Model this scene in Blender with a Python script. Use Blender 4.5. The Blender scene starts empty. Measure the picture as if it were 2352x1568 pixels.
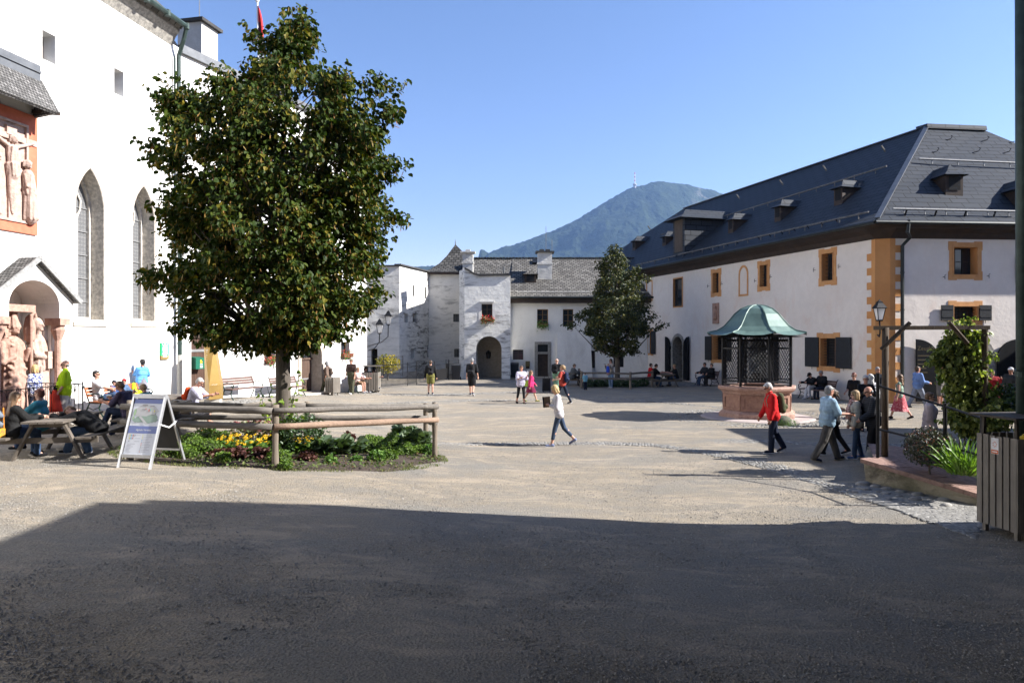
import bpy, math, random
import numpy as np
from mathutils import Vector, Matrix, geometry
random.seed(7); RNG = np.random.default_rng(11)
R = math.radians
SC = bpy.context.scene
COL = SC.collection
# ------------------------------------------------------------------ camera
F, U0, V0, CH = 1633.0, 1176.0, 775.0, 2.85      # focal length and centre in photo units, camera height
cam = bpy.data.cameras.new('camera'); co = bpy.data.objects.new('camera', cam); COL.objects.link(co)
co.location = (0, 0, CH); co.rotation_euler = (R(90), 0, 0)
cam.sensor_width = 36; cam.lens = 36*F/2352; cam.shift_y = -9/2352
cam.clip_start = .1; cam.clip_end = 30000
SC.camera = co
# ------------------------------------------------------------------ sky, sun, exposure
SUN_EL, SUN_AZ = 34.0, 96.5                      # azimuth clockwise from +Y
W = bpy.data.worlds.new('World'); SC.world = W; W.use_nodes = True
nt = W.node_tree; nt.nodes.clear()
sky = nt.nodes.new('ShaderNodeTexSky'); sky.sky_type = 'NISHITA'; sky.sun_disc = False
sky.sun_elevation = R(SUN_EL); sky.sun_rotation = R(SUN_AZ)
sky.air_density = 1.0; sky.dust_density = .25; sky.ozone_density = 3.5; sky.altitude = 500
bg = nt.nodes.new('ShaderNodeBackground'); bg.inputs['Strength'].default_value = .068
wo = nt.nodes.new('ShaderNodeOutputWorld')
hs = nt.nodes.new('ShaderNodeHueSaturation'); hs.inputs['Saturation'].default_value = 1.15
nt.links.new(sky.outputs[0], hs.inputs['Color']); wb = nt.nodes.new('ShaderNodeMixRGB'); wb.blend_type = 'MULTIPLY'; wb.inputs[0].default_value = 1; wb.inputs[2].default_value = (1.45, 1.04, 1.0, 1)   # the warm white balance of the picture
nt.links.new(hs.outputs[0], wb.inputs[1]); nt.links.new(wb.outputs[0], bg.inputs[0]); nt.links.new(bg.outputs[0], wo.inputs[0])
SD = Vector((math.sin(R(SUN_AZ))*math.cos(R(SUN_EL)), math.cos(R(SUN_AZ))*math.cos(R(SUN_EL)), math.sin(R(SUN_EL))))
sl = bpy.data.lights.new('sun', 'SUN'); sl.energy = 5.0; sl.angle = R(.53); sl.color = (1, .965, .92)
so = bpy.data.objects.new('sun', sl); COL.objects.link(so); so.rotation_euler = SD.to_track_quat('Z', 'Y').to_euler()
SC.view_settings.view_transform = 'Standard'; SC.view_settings.look = 'None'
SC.view_settings.exposure = 1.66; SC.view_settings.gamma = 1
SC.render.engine = 'CYCLES'
SC.cycles.max_bounces = 6; SC.cycles.transparent_max_bounces = 12; SC.cycles.volume_bounces = 0

# ------------------------------------------------------------------ helpers
def smooth01(t):
    t = min(1, max(0, t)); return t*t*(3-2*t)
def zg(x, y):                                    # the court rises gently to the near left
    return .48*smooth01((.45-.045*((x+7)+.45*(y-14)))/.5)
def P(u, v, y):                                  # point of the photo at depth y
    return Vector(((u-U0)*y/F, y, CH-(v-V0)*y/F))
def G(u, v):                                     # point of the photo on the ground
    y = F*CH/(v-V0)
    for _ in range(30):
        y = .5*y+.5*F*(CH-zg((u-U0)*y/F, y))/(v-V0)
    x = (u-U0)*y/F
    return Vector((x, y, zg(x, y)))
def GX(u, y):
    x = (u-U0)*y/F
    return Vector((x, y, zg(x, y)))
def tag(o, label=None, cat=None, group=None, kind=None):
    if label: o['label'] = label
    if cat: o['category'] = cat
    if group: o['group'] = group
    if kind: o['kind'] = kind
    return o
def thing(name, label, cat, loc=(0, 0, 0), rz=0, group=None):
    o = bpy.data.objects.new(name, None); COL.objects.link(o); o.empty_display_size = .2
    o.location = loc; o.rotation_euler = (0, 0, rz)
    return tag(o, label, cat, group)
def npmesh(name, V, Fl, mats=None, mi=None, smooth=False, uv=True):
    """Fl: list of faces or an (m,k) array"""
    me = bpy.data.meshes.new(name)
    V = np.asarray(V, dtype=np.float32).reshape(-1, 3)
    if isinstance(Fl, np.ndarray):
        k = Fl.shape[1]; m = Fl.shape[0]
        flat = Fl.astype(np.int32).ravel(); tot = np.full(m, k, np.int32)
    else:
        tot = np.array([len(f) for f in Fl], np.int32); flat = np.array([i for f in Fl for i in f], np.int32); m = len(Fl)
    st = np.zeros(m, np.int32)
    if m: st[1:] = np.cumsum(tot)[:-1]
    me.vertices.add(len(V)); me.vertices.foreach_set('co', V.ravel())
    me.loops.add(len(flat)); me.loops.foreach_set('vertex_index', flat)
    me.polygons.add(m); me.polygons.foreach_set('loop_start', st); me.polygons.foreach_set('loop_total', tot)
    if mi is not None: me.polygons.foreach_set('material_index', np.asarray(mi, np.int32))
    me.polygons.foreach_set('use_smooth', np.full(m, smooth, bool))
    me.update(calc_edges=True); me.validate()
    if mats:
        for x in (mats if isinstance(mats, (list, tuple)) else [mats]): me.materials.append(x)
    if uv: autouv(me)
    return me
def autouv(me):
    m = len(me.polygons); nl = len(me.loops)
    if not m: return
    N = np.empty(m*3, np.float32); me.polygons.foreach_get('normal', N); N = N.reshape(-1, 3)
    tot = np.empty(m, np.int32); me.polygons.foreach_get('loop_total', tot)
    vi = np.empty(nl, np.int32); me.loops.foreach_get('vertex_index', vi)
    V = np.empty(len(me.vertices)*3, np.float32); me.vertices.foreach_get('co', V); V = V.reshape(-1, 3)
    T = np.stack([-N[:, 1], N[:, 0], np.zeros(m)], 1); L = np.linalg.norm(T, axis=1)
    fl = L < 1e-3; T[fl] = (1, 0, 0); L[fl] = 1; T /= L[:, None]
    B = np.cross(N, T); fp = np.repeat(np.arange(m), tot); pts = V[vi]
    u = (pts*T[fp]).sum(1); v = (pts*B[fp]).sum(1)
    lay = me.uv_layers.new(name='UVMap'); lay.data.foreach_set('uv', np.stack([u, v], 1).astype(np.float32).ravel())
def link(name, me, parent=None, local=False, cat=None, label=None, group=None, kind=None):
    o = bpy.data.objects.new(name, me); COL.objects.link(o)
    if parent is not None:
        o.parent = parent
        if not local:
            pm = Matrix.Identity(4); q = parent
            ch = []
            while q is not None: ch.append(q); q = q.parent
            for q in reversed(ch): pm = pm @ q.matrix_parent_inverse @ q.matrix_basis
            o.matrix_parent_inverse = pm.inverted()
    return tag(o, label, cat, group, kind)
class MB:
    def __init__(s): s.V = []; s.F = []; s.M = []
    def add(s, V, Fc, m=0):
        b = len(s.V); s.V += [tuple(v) for v in V]; s.F += [tuple(i+b for i in f) for f in Fc]; s.M += [m]*len(Fc); return s
    def quad(s, *p, m=0): return s.add(p, [tuple(range(len(p)))], m)
    def box(s, a, b, m=0):
        x0, y0, z0 = a; x1, y1, z1 = b
        return s.hexa([(x0, y0, z0), (x1, y0, z0), (x1, y1, z0), (x0, y1, z0)], [(x0, y0, z1), (x1, y0, z1), (x1, y1, z1), (x0, y1, z1)], m)
    def hexa(s, lo, hi, m=0):
        n = len(lo)
        return s.add(list(lo)+list(hi), [tuple(reversed(range(n))), tuple(range(n, 2*n))]+[(i, (i+1) % n, n+(i+1) % n, n+i) for i in range(n)], m)
    def obox(s, c, ax, ay, az, hx, hy, hz, m=0):
        c = Vector(c); ax = Vector(ax)*hx; ay = Vector(ay)*hy; az = Vector(az)*hz
        lo = [c-ax-ay-az, c+ax-ay-az, c+ax+ay-az, c-ax+ay-az]
        return s.hexa(lo, [p+2*az for p in lo], m)
    def beam(s, a, b, w, h, m=0, up=(0, 0, 1)):
        a = Vector(a); b = Vector(b); d = (b-a); L = d.length; d.normalize()
        x = d.cross(Vector(up))
        if x.length < 1e-4: x = Vector((1, 0, 0))
        x.normalize(); z = x.cross(d)
        return s.obox((a+b)/2, d, x, z, L/2, w/2, h/2, m)
    def tube(s, pts, r, n=8, m=0, cap=True):
        pts = [Vector(p) for p in pts]; rs = r if isinstance(r, (list, tuple)) else [r]*len(pts)
        b = len(s.V); prev = None
        for i, p in enumerate(pts):
            d = (pts[min(i+1, len(pts)-1)]-pts[max(i-1, 0)])
            if d.length < 1e-9: d = Vector((0, 0, 1))
            d.normalize()
            if prev is None:
                x = d.cross(Vector((0, 0, 1)))
                if x.length < .05: x = d.cross(Vector((0, 1, 0)))
            else: x = prev-d*prev.dot(d)
            if x.length < 1e-6: x = Vector((1, 0, 0))
            x.normalize(); prev = x; y = d.cross(x)
            for k in range(n):
                a = 2*math.pi*k/n; s.V.append(tuple(p+(x*math.cos(a)+y*math.sin(a))*rs[i]))
        for i in range(len(pts)-1):
            for k in range(n):
                k2 = (k+1) % n; s.F.append((b+i*n+k, b+i*n+k2, b+(i+1)*n+k2, b+(i+1)*n+k)); s.M.append(m)
        if cap:
            s.F.append(tuple(b+k for k in reversed(range(n)))); s.M.append(m)
            e = b+(len(pts)-1)*n; s.F.append(tuple(e+k for k in range(n))); s.M.append(m)
        return s
    def caps(s, a, b, r0, r1, n=10, m=0):        # capsule with round ends
        a = Vector(a); b = Vector(b); d = b-a
        if d.length < 1e-5: d = Vector((0, 0, 1e-4)); b = a+d
        u = d.normalized(); pts = []; rs = []
        for k in (0, .35, .7, .93): pts.append(a-u*r0*math.cos(math.asin(k))); rs.append(max(r0*k, 1e-4))
        pts.append(a); rs.append(r0); pts.append(b); rs.append(r1)
        for k in (.93, .7, .35, 0): pts.append(b+u*r1*math.cos(math.asin(k))); rs.append(max(r1*k, 1e-4))
        return s.tube(pts, rs, n, m)
    def ell(s, c, rx, ry, rz, n=12, k=8, m=0, rot=None):
        b = len(s.V); c = Vector(c)
        for j in range(k+1):
            t = math.pi*j/k; zr = -math.cos(t); rr = math.sin(t)
            for i in range(n):
                a = 2*math.pi*i/n; p = Vector((rx*rr*math.cos(a), ry*rr*math.sin(a), rz*zr))
                if rot: p = rot @ p
                s.V.append(tuple(c+p))
        for j in range(k):
            for i in range(n):
                i2 = (i+1) % n; s.F.append((b+j*n+i, b+j*n+i2, b+(j+1)*n+i2, b+(j+1)*n+i)); s.M.append(m)
        return s
    def lathe(s, prof, c=(0, 0, 0), n=16, ph=0, m=0):
        b = len(s.V)
        for r, z in prof:
            for i in range(n):
                a = ph+2*math.pi*i/n; s.V.append((c[0]+r*math.cos(a), c[1]+r*math.sin(a), c[2]+z))
        for j in range(len(prof)-1):
            for i in range(n):
                i2 = (i+1) % n; s.F.append((b+j*n+i, b+j*n+i2, b+(j+1)*n+i2, b+(j+1)*n+i)); s.M.append(m)
        return s
    def mesh(s, name, mats, smooth=False): return npmesh(name, s.V, s.F, mats, s.M, smooth)
    def build(s, name, mats, parent=None, local=False, smooth=False, label=None, cat=None, group=None, kind=None):
        return link(name, s.mesh(name, mats, smooth), parent, local, cat, label, group, kind)
    def remesh(s, name, mats, vox, it=2, parent=None, local=True, fac=.5):
        me = s.mesh(name, mats); o = bpy.data.objects.new('tmp', me); COL.objects.link(o)
        r = o.modifiers.new('r', 'REMESH'); r.mode = 'VOXEL'; r.voxel_size = vox; r.use_smooth_shade = True
        if it: q = o.modifiers.new('s', 'SMOOTH'); q.factor = fac; q.iterations = it
        dg = bpy.context.evaluated_depsgraph_get(); m2 = bpy.data.meshes.new_from_object(o.evaluated_get(dg))
        m2.name = name
        bpy.data.objects.remove(o); bpy.data.meshes.remove(me)
        m2.polygons.foreach_set('use_smooth', np.ones(len(m2.polygons), bool))
        return link(name, m2, parent, local)
def copy_tree(o, parent=None):
    c = o.copy(); COL.objects.link(c)
    if parent is not None: c.parent = parent
    for ch in list(o.children): copy_tree(ch, c)
    return c
def inside(p, poly):
    x, y = p; r = False; j = len(poly)-1
    for i in range(len(poly)):
        xi, yi = poly[i]; xj, yj = poly[j]
        if (yi > y) != (yj > y) and x < (xj-xi)*(y-yi)/(yj-yi)+xi: r = not r
        j = i
    return r
class Wall:                                      # a vertical plane; s runs to the viewer's right, off points outwards
    def __init__(s, ox, oy, dx, dy):
        L = math.hypot(dx, dy); s.o = (ox, oy); s.d = (dx/L, dy/L); s.n = (dy/L, -dx/L)
    def pt(s, S, z, off=0): return Vector((s.o[0]+s.d[0]*S+s.n[0]*off, s.o[1]+s.d[1]*S+s.n[1]*off, z))
    def sz(s, u, v, off=0):
        a = (u-U0)/F; t = (s.n[0]*s.o[0]+s.n[1]*s.o[1]+off)/(s.n[0]*a+s.n[1])
        return (s.d[0]*(a*t-s.o[0])+s.d[1]*(t-s.o[1]), CH-(v-V0)*t/F)
    def rect(s, u0, u1, v0, v1, off=0):
        s0 = s.sz(u0, V0, off)[0]; s1 = s.sz(u1, V0, off)[0]; um = (u0+u1)/2
        return (s0, s.sz(um, v1, off)[1], s1, s.sz(um, v0, off)[1])
    def box(s, mb, s0, s1, z0, z1, o0, o1, m=0):
        lo = [s.pt(s0, z0, o0), s.pt(s1, z0, o0), s.pt(s1, z0, o1), s.pt(s0, z0, o1)]
        hi = [s.pt(s0, z1, o0), s.pt(s1, z1, o0), s.pt(s1, z1, o1), s.pt(s0, z1, o1)]
        return mb.hexa(lo, hi, m)
    def face(s, mb, outline, holes=(), off=0, m=0, mr=None):
        """outline, holes: polygons in (s,z); a hole is (poly, depth) and gets its reveals"""
        vs = []; es = []
        for poly in [outline]+[h[0] for h in holes]:
            b = len(vs); vs += [Vector(p) for p in poly]; es += [(b+i, b+(i+1) % len(poly)) for i in range(len(poly))]
        ov, _, of = geometry.delaunay_2d_cdt(vs, es, [], 0, 1e-5)[:3]
        keep = []
        for f in of:
            c = (sum(ov[i][0] for i in f)/len(f), sum(ov[i][1] for i in f)/len(f))
            if inside(c, outline) and not any(inside(c, h[0]) for h in holes): keep.append(tuple(f))
        mb.add([s.pt(v[0], v[1], off) for v in ov], keep, m)
        for poly, dep in holes:
            n = len(poly)
            mb.add([s.pt(p[0], p[1], off) for p in poly]+[s.pt(p[0], p[1], off-dep) for p in poly],
                   [(i, (i+1) % n, n+(i+1) % n, n+i) for i in range(n)], m if mr is None else mr)
        return mb
    def prism(s, mb, poly, o0, o1, m=0, inner=None):  # extruded polygon, or a ring if inner is given
        n = len(poly)
        if inner is None:
            return mb.add([s.pt(p[0], p[1], o0) for p in poly]+[s.pt(p[0], p[1], o1) for p in poly],
                          [tuple(reversed(range(n))), tuple(range(n, 2*n))]+[(i, (i+1) % n, n+(i+1) % n, n+i) for i in range(n)], m)
        V = [s.pt(p[0], p[1], o) for o in (o0, o1) for pl in (poly, inner) for p in pl]
        Fc = []
        for i in range(n):
            j = (i+1) % n
            Fc += [(2*n+i, 2*n+j, 3*n+j, 3*n+i), (i, j, 2*n+j, 2*n+i), (n+i, n+j, 3*n+j, 3*n+i)]
        return mb.add(V, Fc, m)
def rp(r): return [(r[0], r[1]), (r[2], r[1]), (r[2], r[3]), (r[0], r[3])]
def archp(s0, s1, z0, zs, zt, n=10, pointed=False):
    pts = [(s0, z0), (s1, z0)]; c = (s0+s1)/2; a = (s1-s0)/2
    if pointed:
        h = zt-zs; m = ((h/a)**2-1)/2; rr = a*(1+m); ta = math.asin(min(1, h/rr))
        for i in range(n+1): t = ta*i/n; pts.append((c-a*m+rr*math.cos(t) if i < n else c, zs+rr*math.sin(t)))
        for i in range(n-1, -1, -1): q = pts[2+i]; pts.append((2*c-q[0], q[1]))
    else:
        for i in range(2*n+1): t = math.pi*i/(2*n); pts.append((c+a*math.cos(t), zs+(zt-zs)*math.sin(t)))
    return pts
def grow(poly, d, bottom=True):                  # outset of a convex-ish polygon
    n = len(poly); A = sum(poly[i][0]*poly[(i+1) % n][1]-poly[(i+1) % n][0]*poly[i][1] for i in range(n)); sg = 1 if A > 0 else -1
    out = []
    for i in range(n):
        p0 = Vector(poly[i-1]); p = Vector(poly[i]); p1 = Vector(poly[(i+1) % n])
        e0 = (p-p0); e1 = (p1-p)
        if e0.length < 1e-6: e0 = e1
        if e1.length < 1e-6: e1 = e0
        e0.normalize(); e1.normalize()
        n0 = Vector((e0.y, -e0.x))*sg; n1 = Vector((e1.y, -e1.x))*sg; b = n0+n1
        if b.length < 1e-4: b = n0
        b.normalize(); k = d/max(.35, b.dot(n0)); q = p+b*k
        out.append((q.x, q.y if bottom or abs(q.y-p.y) < 1e-9 or poly[i][1] > min(a[1] for a in poly)+1e-6 else p.y))
    return out

# ------------------------------------------------------------------ materials
def lin(r, g, b): return tuple(((c/255)/12.92 if c/255 <= .04045 else ((c/255+.055)/1.055)**2.4) for c in (r, g, b))
class NT:
    def __init__(s, name):
        s.m = bpy.data.materials.new(name); s.m.use_nodes = True; s.t = s.m.node_tree; s.n = s.t.nodes; s.n.clear()
        s.out = s.n.new('ShaderNodeOutputMaterial'); s.b = s.n.new('ShaderNodeBsdfPrincipled'); s.l(s.b.outputs[0], s.out.inputs[0])
    def l(s, a, b): s.t.links.new(a, b)
    def new(s, t, **k):
        n = s.n.new(t)
        for a, v in k.items():
            if a.startswith('i_'):
                key = a[2:]; n.inputs[int(key) if key.isdigit() else key.replace('_', ' ')].default_value = v
            else: setattr(n, a, v)
        return n
    def coord(s, scale=(1, 1, 1), kind='Object'):
        c = s.new('ShaderNodeTexCoord'); mp = s.new('ShaderNodeMapping'); mp.inputs['Scale'].default_value = scale
        s.l(c.outputs[kind], mp.inputs[0]); return mp.outputs[0]
    def noise(s, vec, scale, det=5, rough=.6, dist=0):
        n = s.new('ShaderNodeTexNoise'); n.inputs['Scale'].default_value = scale; n.inputs['Detail'].default_value = det
        n.inputs['Roughness'].default_value = rough; n.inputs['Distortion'].default_value = dist; s.l(vec, n.inputs['Vector']); return n.outputs['Fac']
    def ramp(s, fac, stops):
        r = s.new('ShaderNodeValToRGB'); e = r.color_ramp.elements
        while len(e) < len(stops): e.new(.5)
        for i, (p, c) in enumerate(stops):
            e[i].position = p; e[i].color = (tuple(c)+(1,))[:4] if not isinstance(c, (int, float)) else (c, c, c, 1)
        s.l(fac, r.inputs[0]); return r.outputs[0]
    def mix(s, fac, a, b, mode='MIX'):
        m = s.new('ShaderNodeMixRGB', blend_type=mode)
        for i, x in enumerate((fac, a, b)):
            if hasattr(x, 'is_output') or isinstance(x, bpy.types.NodeSocket): s.l(x, m.inputs[i])
            else: m.inputs[i].default_value = x if i == 0 else (tuple(x)+(1,))[:4]
        return m.outputs[0]
    def bump(s, h, strength, dist=.02, prev=None):
        b = s.new('ShaderNodeBump'); b.inputs['Strength'].default_value = strength; b.inputs['Distance'].default_value = dist
        s.l(h, b.inputs['Height'])
        if prev is not None: s.l(prev, b.inputs['Normal'])
        return b.outputs[0]
    def fin(s, col, rough=.85, normal=None, spec=.3, metal=0):
        if isinstance(col, bpy.types.NodeSocket): s.l(col, s.b.inputs['Base Color'])
        else: s.b.inputs['Base Color'].default_value = (tuple(col)+(1,))[:4]
        if isinstance(rough, bpy.types.NodeSocket): s.l(rough, s.b.inputs['Roughness'])
        else: s.b.inputs['Roughness'].default_value = rough
        s.b.inputs['Specular IOR Level'].default_value = spec; s.b.inputs['Metallic'].default_value = metal
        if normal is not None: s.l(normal, s.b.inputs['Normal'])
        return s.m
_cache = {}
def M(name, c1, c2=None, rough=.8, sc=6, bump=0, bs=30, spec=.3, metal=0, stretch=(1, 1, 1)):
    if name in _cache: return _cache[name]
    t = NT(name)
    if c2 is None: c2 = tuple(x*.8 for x in c1)
    v = t.coord(stretch); f = t.noise(v, sc, 5, .6)
    col = t.ramp(f, [(.35, c2), (.65, c1)])
    nr = t.bump(t.noise(v, bs, 4, .6), bump, .02) if bump else None
    _cache[name] = t.fin(col, rough, nr, spec, metal); return _cache[name]
def plaster(name, base, dirt, stain=None, stain_amt=.0, bump=.35, stretch=2.6, low=None, soft=0):
    t = NT(name); v = t.coord(); vs = t.coord((1, 1, stretch))
    big = t.noise(v, .35, 6, .65); col = t.ramp(big, [(.36, dirt), (.62, base)])
    fine = t.noise(v, 3.5, 6, .7); col = t.mix(t.ramp(fine, [(.42, .18), (.6, 0.)]), col, tuple(x*.72 for x in base))
    if stain:
        a = t.noise(vs, .95, 8, .68, .6); mask = t.noise(v, .22, 3, .5)
        mm = t.mix(1., t.ramp(a, [(.56-stain_amt*.1, 0.), (.66, 1.)]), t.ramp(mask, [(.4, .25), (.56, 1.)]), 'MULTIPLY')
        mm = t.mix(1., mm, (stain_amt*1.5,)*3, 'MULTIPLY')
        col = t.mix(mm, col, stain)
    if low:                                      # rising damp: a dirty foot of the wall
        g = t.new('ShaderNodeSeparateXYZ'); t.l(t.coord(), g.inputs[0])
        ad = t.new('ShaderNodeMath', operation='MULTIPLY_ADD'); t.l(t.noise(v, 1.4, 6, .7), ad.inputs[0]); ad.inputs[1].default_value = 1.6; t.l(g.outputs[2], ad.inputs[2])
        col = t.mix(t.ramp(ad.outputs[0], [(.62, .75), (1., 0.)]), col, low)
    h = t.noise(v, 9, 6, .7); b = t.bump(h, bump, .03); b = t.bump(t.noise(v, 1.3, 4, .5), bump*.8, .12, b)
    return t.fin(col, .93, b, .15)
def shingle(name, c1, c2, mortar, w=.3, h=.2, rough=.7, bump=.6, mort=.012, spec=.3, tint=None):
    t = NT(name); c = t.new('ShaderNodeTexCoord'); b = t.new('ShaderNodeTexBrick')
    t.l(c.outputs['UV'], b.inputs['Vector']); b.offset = .5; b.inputs['Scale'].default_value = 1
    b.inputs['Brick Width'].default_value = w; b.inputs['Row Height'].default_value = h; b.inputs['Mortar Size'].default_value = mort
    b.inputs['Mortar Smooth'].default_value = .3; b.inputs['Bias'].default_value = 0
    b.inputs['Color1'].default_value = c1+(1,); b.inputs['Color2'].default_value = c2+(1,); b.inputs['Mortar'].default_value = mortar+(1,)
    v = t.coord(); col = t.mix(t.ramp(t.noise(v, .8, 6, .7), [(.35, .45), (.65, 0.)]), b.outputs['Color'], tint or tuple(x*.6 for x in c1))
    # each course tilts: height grows towards its lower edge
    sp = t.new('ShaderNodeSeparateXYZ'); t.l(c.outputs['UV'], sp.inputs[0])
    dv = t.new('ShaderNodeMath', operation='DIVIDE'); t.l(sp.outputs[1], dv.inputs[0]); dv.inputs[1].default_value = h
    fr = t.new('ShaderNodeMath', operation='FRACT'); t.l(dv.outputs[0], fr.inputs[0])
    sb = t.new('ShaderNodeMath', operation='SUBTRACT'); sb.inputs[0].default_value = 1; t.l(fr.outputs[0], sb.inputs[1])
    mu = t.mix(1., sb.outputs[0], t.ramp(b.outputs['Fac'], [(0, 1.), (1, 0.)]), 'MULTIPLY')
    n = t.bump(mu, bump, .03); n = t.bump(t.noise(v, 14, 4, .6), .25, .01, n)
    return t.fin(col, rough, n, spec)
def glassmat(name, c=(.02, .025, .03), rough=.08): return NT(name).fin(c, rough, None, .6)
def leafmat(name, cols, rough=.45, trans=.25, spec=.4, tint=(1.5, 1.7, .6)):
    t = NT(name); g = t.new('ShaderNodeNewGeometry'); r = t.ramp(g.outputs['Random Per Island'], cols)
    t.fin(r, rough, None, spec)
    if trans:
        tr = t.new('ShaderNodeBsdfTranslucent'); t.l(t.mix(1., r, tint, 'MULTIPLY'), tr.inputs[0])
        ms = t.new('ShaderNodeMixShader'); ms.inputs[0].default_value = trans
        t.l(t.b.outputs[0], ms.inputs[1]); t.l(tr.outputs[0], ms.inputs[2]); t.l(ms.outputs[0], t.out.inputs[0])
    return t.m
PL_CHURCH = plaster('church_plaster', (.80, .79, .765), (.71, .70, .675), (.55, .52, .47), .12, .3, low=(.6, .56, .48))
PL_WING = plaster('wing_plaster', (.78, .77, .74), (.66, .65, .62), (.45, .44, .40), .25, .5, low=(.58, .54, .46))
PL_OLD = plaster('weathered_plaster', (.70, .68, .63), (.52, .50, .46), (.10, .095, .085), .85, .5, 4)
PL_TOWER = plaster('tower_plaster', (.72, .69, .635), (.62, .595, .545), (.22, .21, .19), .45, .5, 3.0)
PL_GATE = plaster('gate_plaster', (.79, .775, .725), (.70, .685, .64), (.23, .22, .20), .7, .5, 5)
PL_HOUSE = plaster('house_plaster', (.76, .745, .70), (.67, .655, .615), (.46, .44, .40), .35, .3, .5, low=(.40, .39, .37))
PL_PINK = plaster('pale_pink_plaster', (.74, .68, .615), (.68, .61, .545), (.64, .46, .36), .3, .25, .45, low=(.42, .37, .35))
ORANGE = M('orange_paint', (.58, .305, .125), (.49, .24, .095), .85, 4, .3, 20)
SLATE = shingle('dark_slate', (.036, .040, .047), (.045, .049, .057), (.004, .004, .005), .8, .34, .62, 1., .022, .10, (.036, .041, .048))
SHINGLE = shingle('grey_shingle', (.085, .08, .074), (.19, .18, .165), (.02, .019, .017), .32, .24, .85, .8, .03, .15)
SHINGLE_L = shingle('weathered_wood_shingle', (.09, .087, .082), (.24, .23, .22), (.015, .015, .015), .11, .13, .85, 1, .014, .15)
SHINGLE_T = shingle('dark_tower_shingle', (.05, .048, .045), (.11, .105, .098), (.012, .012, .011), .36, .30, .85, .8, .04, .15)
DKWOOD = M('dark_brown_timber', (.05, .032, .022), (.03, .02, .015), .7, 5, .3, 30)
FASCIA = M('dark_eaves_timber', (.045, .03, .022), (.028, .02, .016), .75, 3, .3, 12)
COPPER = M('green_copper_pipe', (.042, .068, .06), (.024, .04, .035), .55, 5, .2, 20, .4, .3)
PATINA = M('copper_patina', (.125, .195, .165), (.07, .115, .097), .5, 1.6, .15, 9, .45, .15, (1, 1, .35))
PIPE_DK = M('dark_metal_pipe', (.03, .036, .034), (.02, .022, .022), .5, 6, .1, 20, .4, .4)
ZINC = M('zinc_flashing', (.16, .165, .17), (.11, .115, .12), .5, 3, .1, 10, .5, .4)
STONE_G = M('grey_tuff_stone', (.34, .32, .28), (.16, .15, .135), .9, 9, 1, 28)
TUFF = M('light_tuff_stone', (.74, .69, .61), (.40, .375, .335), .9, 9, 1, 28)
STONE_L = M('pale_stone', (.48, .43, .37), (.36, .32, .27), .9, 7, .6, 30)
MARBLE = M('pink_marble', (.42, .27, .21), (.30, .18, .14), .8, 9, .9, 14)
MARBLE_L = M('pale_pink_marble', (.46, .34, .285), (.34, .24, .20), .8, 9, 1., 14)
MARBLE_D = M('weathered_red_marble', (.36, .205, .145), (.24, .13, .095), .8, 7, .7, 22)
REDPAINT = M('red_ochre_paint', (.56, .165, .095), (.46, .13, .075), .9, 4, .2, 20)
IRON = M('black_iron', (.022, .022, .024), (.014, .014, .015), .5, 9, .1, 30, .4, .6)
BLACKP = M('black_painted_door', (.008, .0085, .010), (.005, .0055, .006), .8, 5, .1, 18, .1)
SHUTTER = M('black_shutter_paint', (.017, .019, .022), (.012, .013, .015), .6, 5, .1, 18)
GLASS = glassmat('dark_window_glass'); GLASS_G = glassmat('grey_leaded_glass', (.11, .115, .12), .25)
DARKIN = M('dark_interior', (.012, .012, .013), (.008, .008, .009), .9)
WINFRAME = M('brown_window_frame', (.10, .06, .035), (.07, .045, .03), .6)
WHITE = M('white_paint', (.75, .75, .74), (.68, .68, .67), .6)
def woodmat(name, c1, c2, grain=(18, 18, 1.2), rough=.85):
    t = NT(name); v = t.coord(grain); f = t.noise(v, 1.6, 8, .7, .4); col = t.ramp(f, [(.3, c2), (.68, c1)])
    col = t.mix(t.ramp(t.noise(t.coord(), 2.2, 4, .6), [(.4, .5), (.6, 0.)]), col, tuple(x*.55 for x in c1))
    return t.fin(col, rough, t.bump(f, .6, .012), .2)
WOOD_RAIL = woodmat('weathered_rail_wood', (.20, .18, .158), (.08, .07, .06), (1.2, 18, 18))
WOOD_POST = woodmat('weathered_post_wood', (.24, .20, .155), (.12, .096, .075))
WOOD_BARK = woodmat('fresh_peeled_rail', (.34, .235, .17), (.16, .11, .08), (1.2, 18, 18))
WOOD_TAB = woodmat('grey_picnic_wood', (.17, .145, .12), (.085, .072, .06), (3, 3, 3))
WOOD_BIN = woodmat('grey_slat_wood', (.25, .225, .19), (.15, .13, .11), (14, 14, 1.))
BARK = woodmat('lime_bark', (.135, .115, .095), (.055, .046, .038), (14, 14, 1.6))
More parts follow.
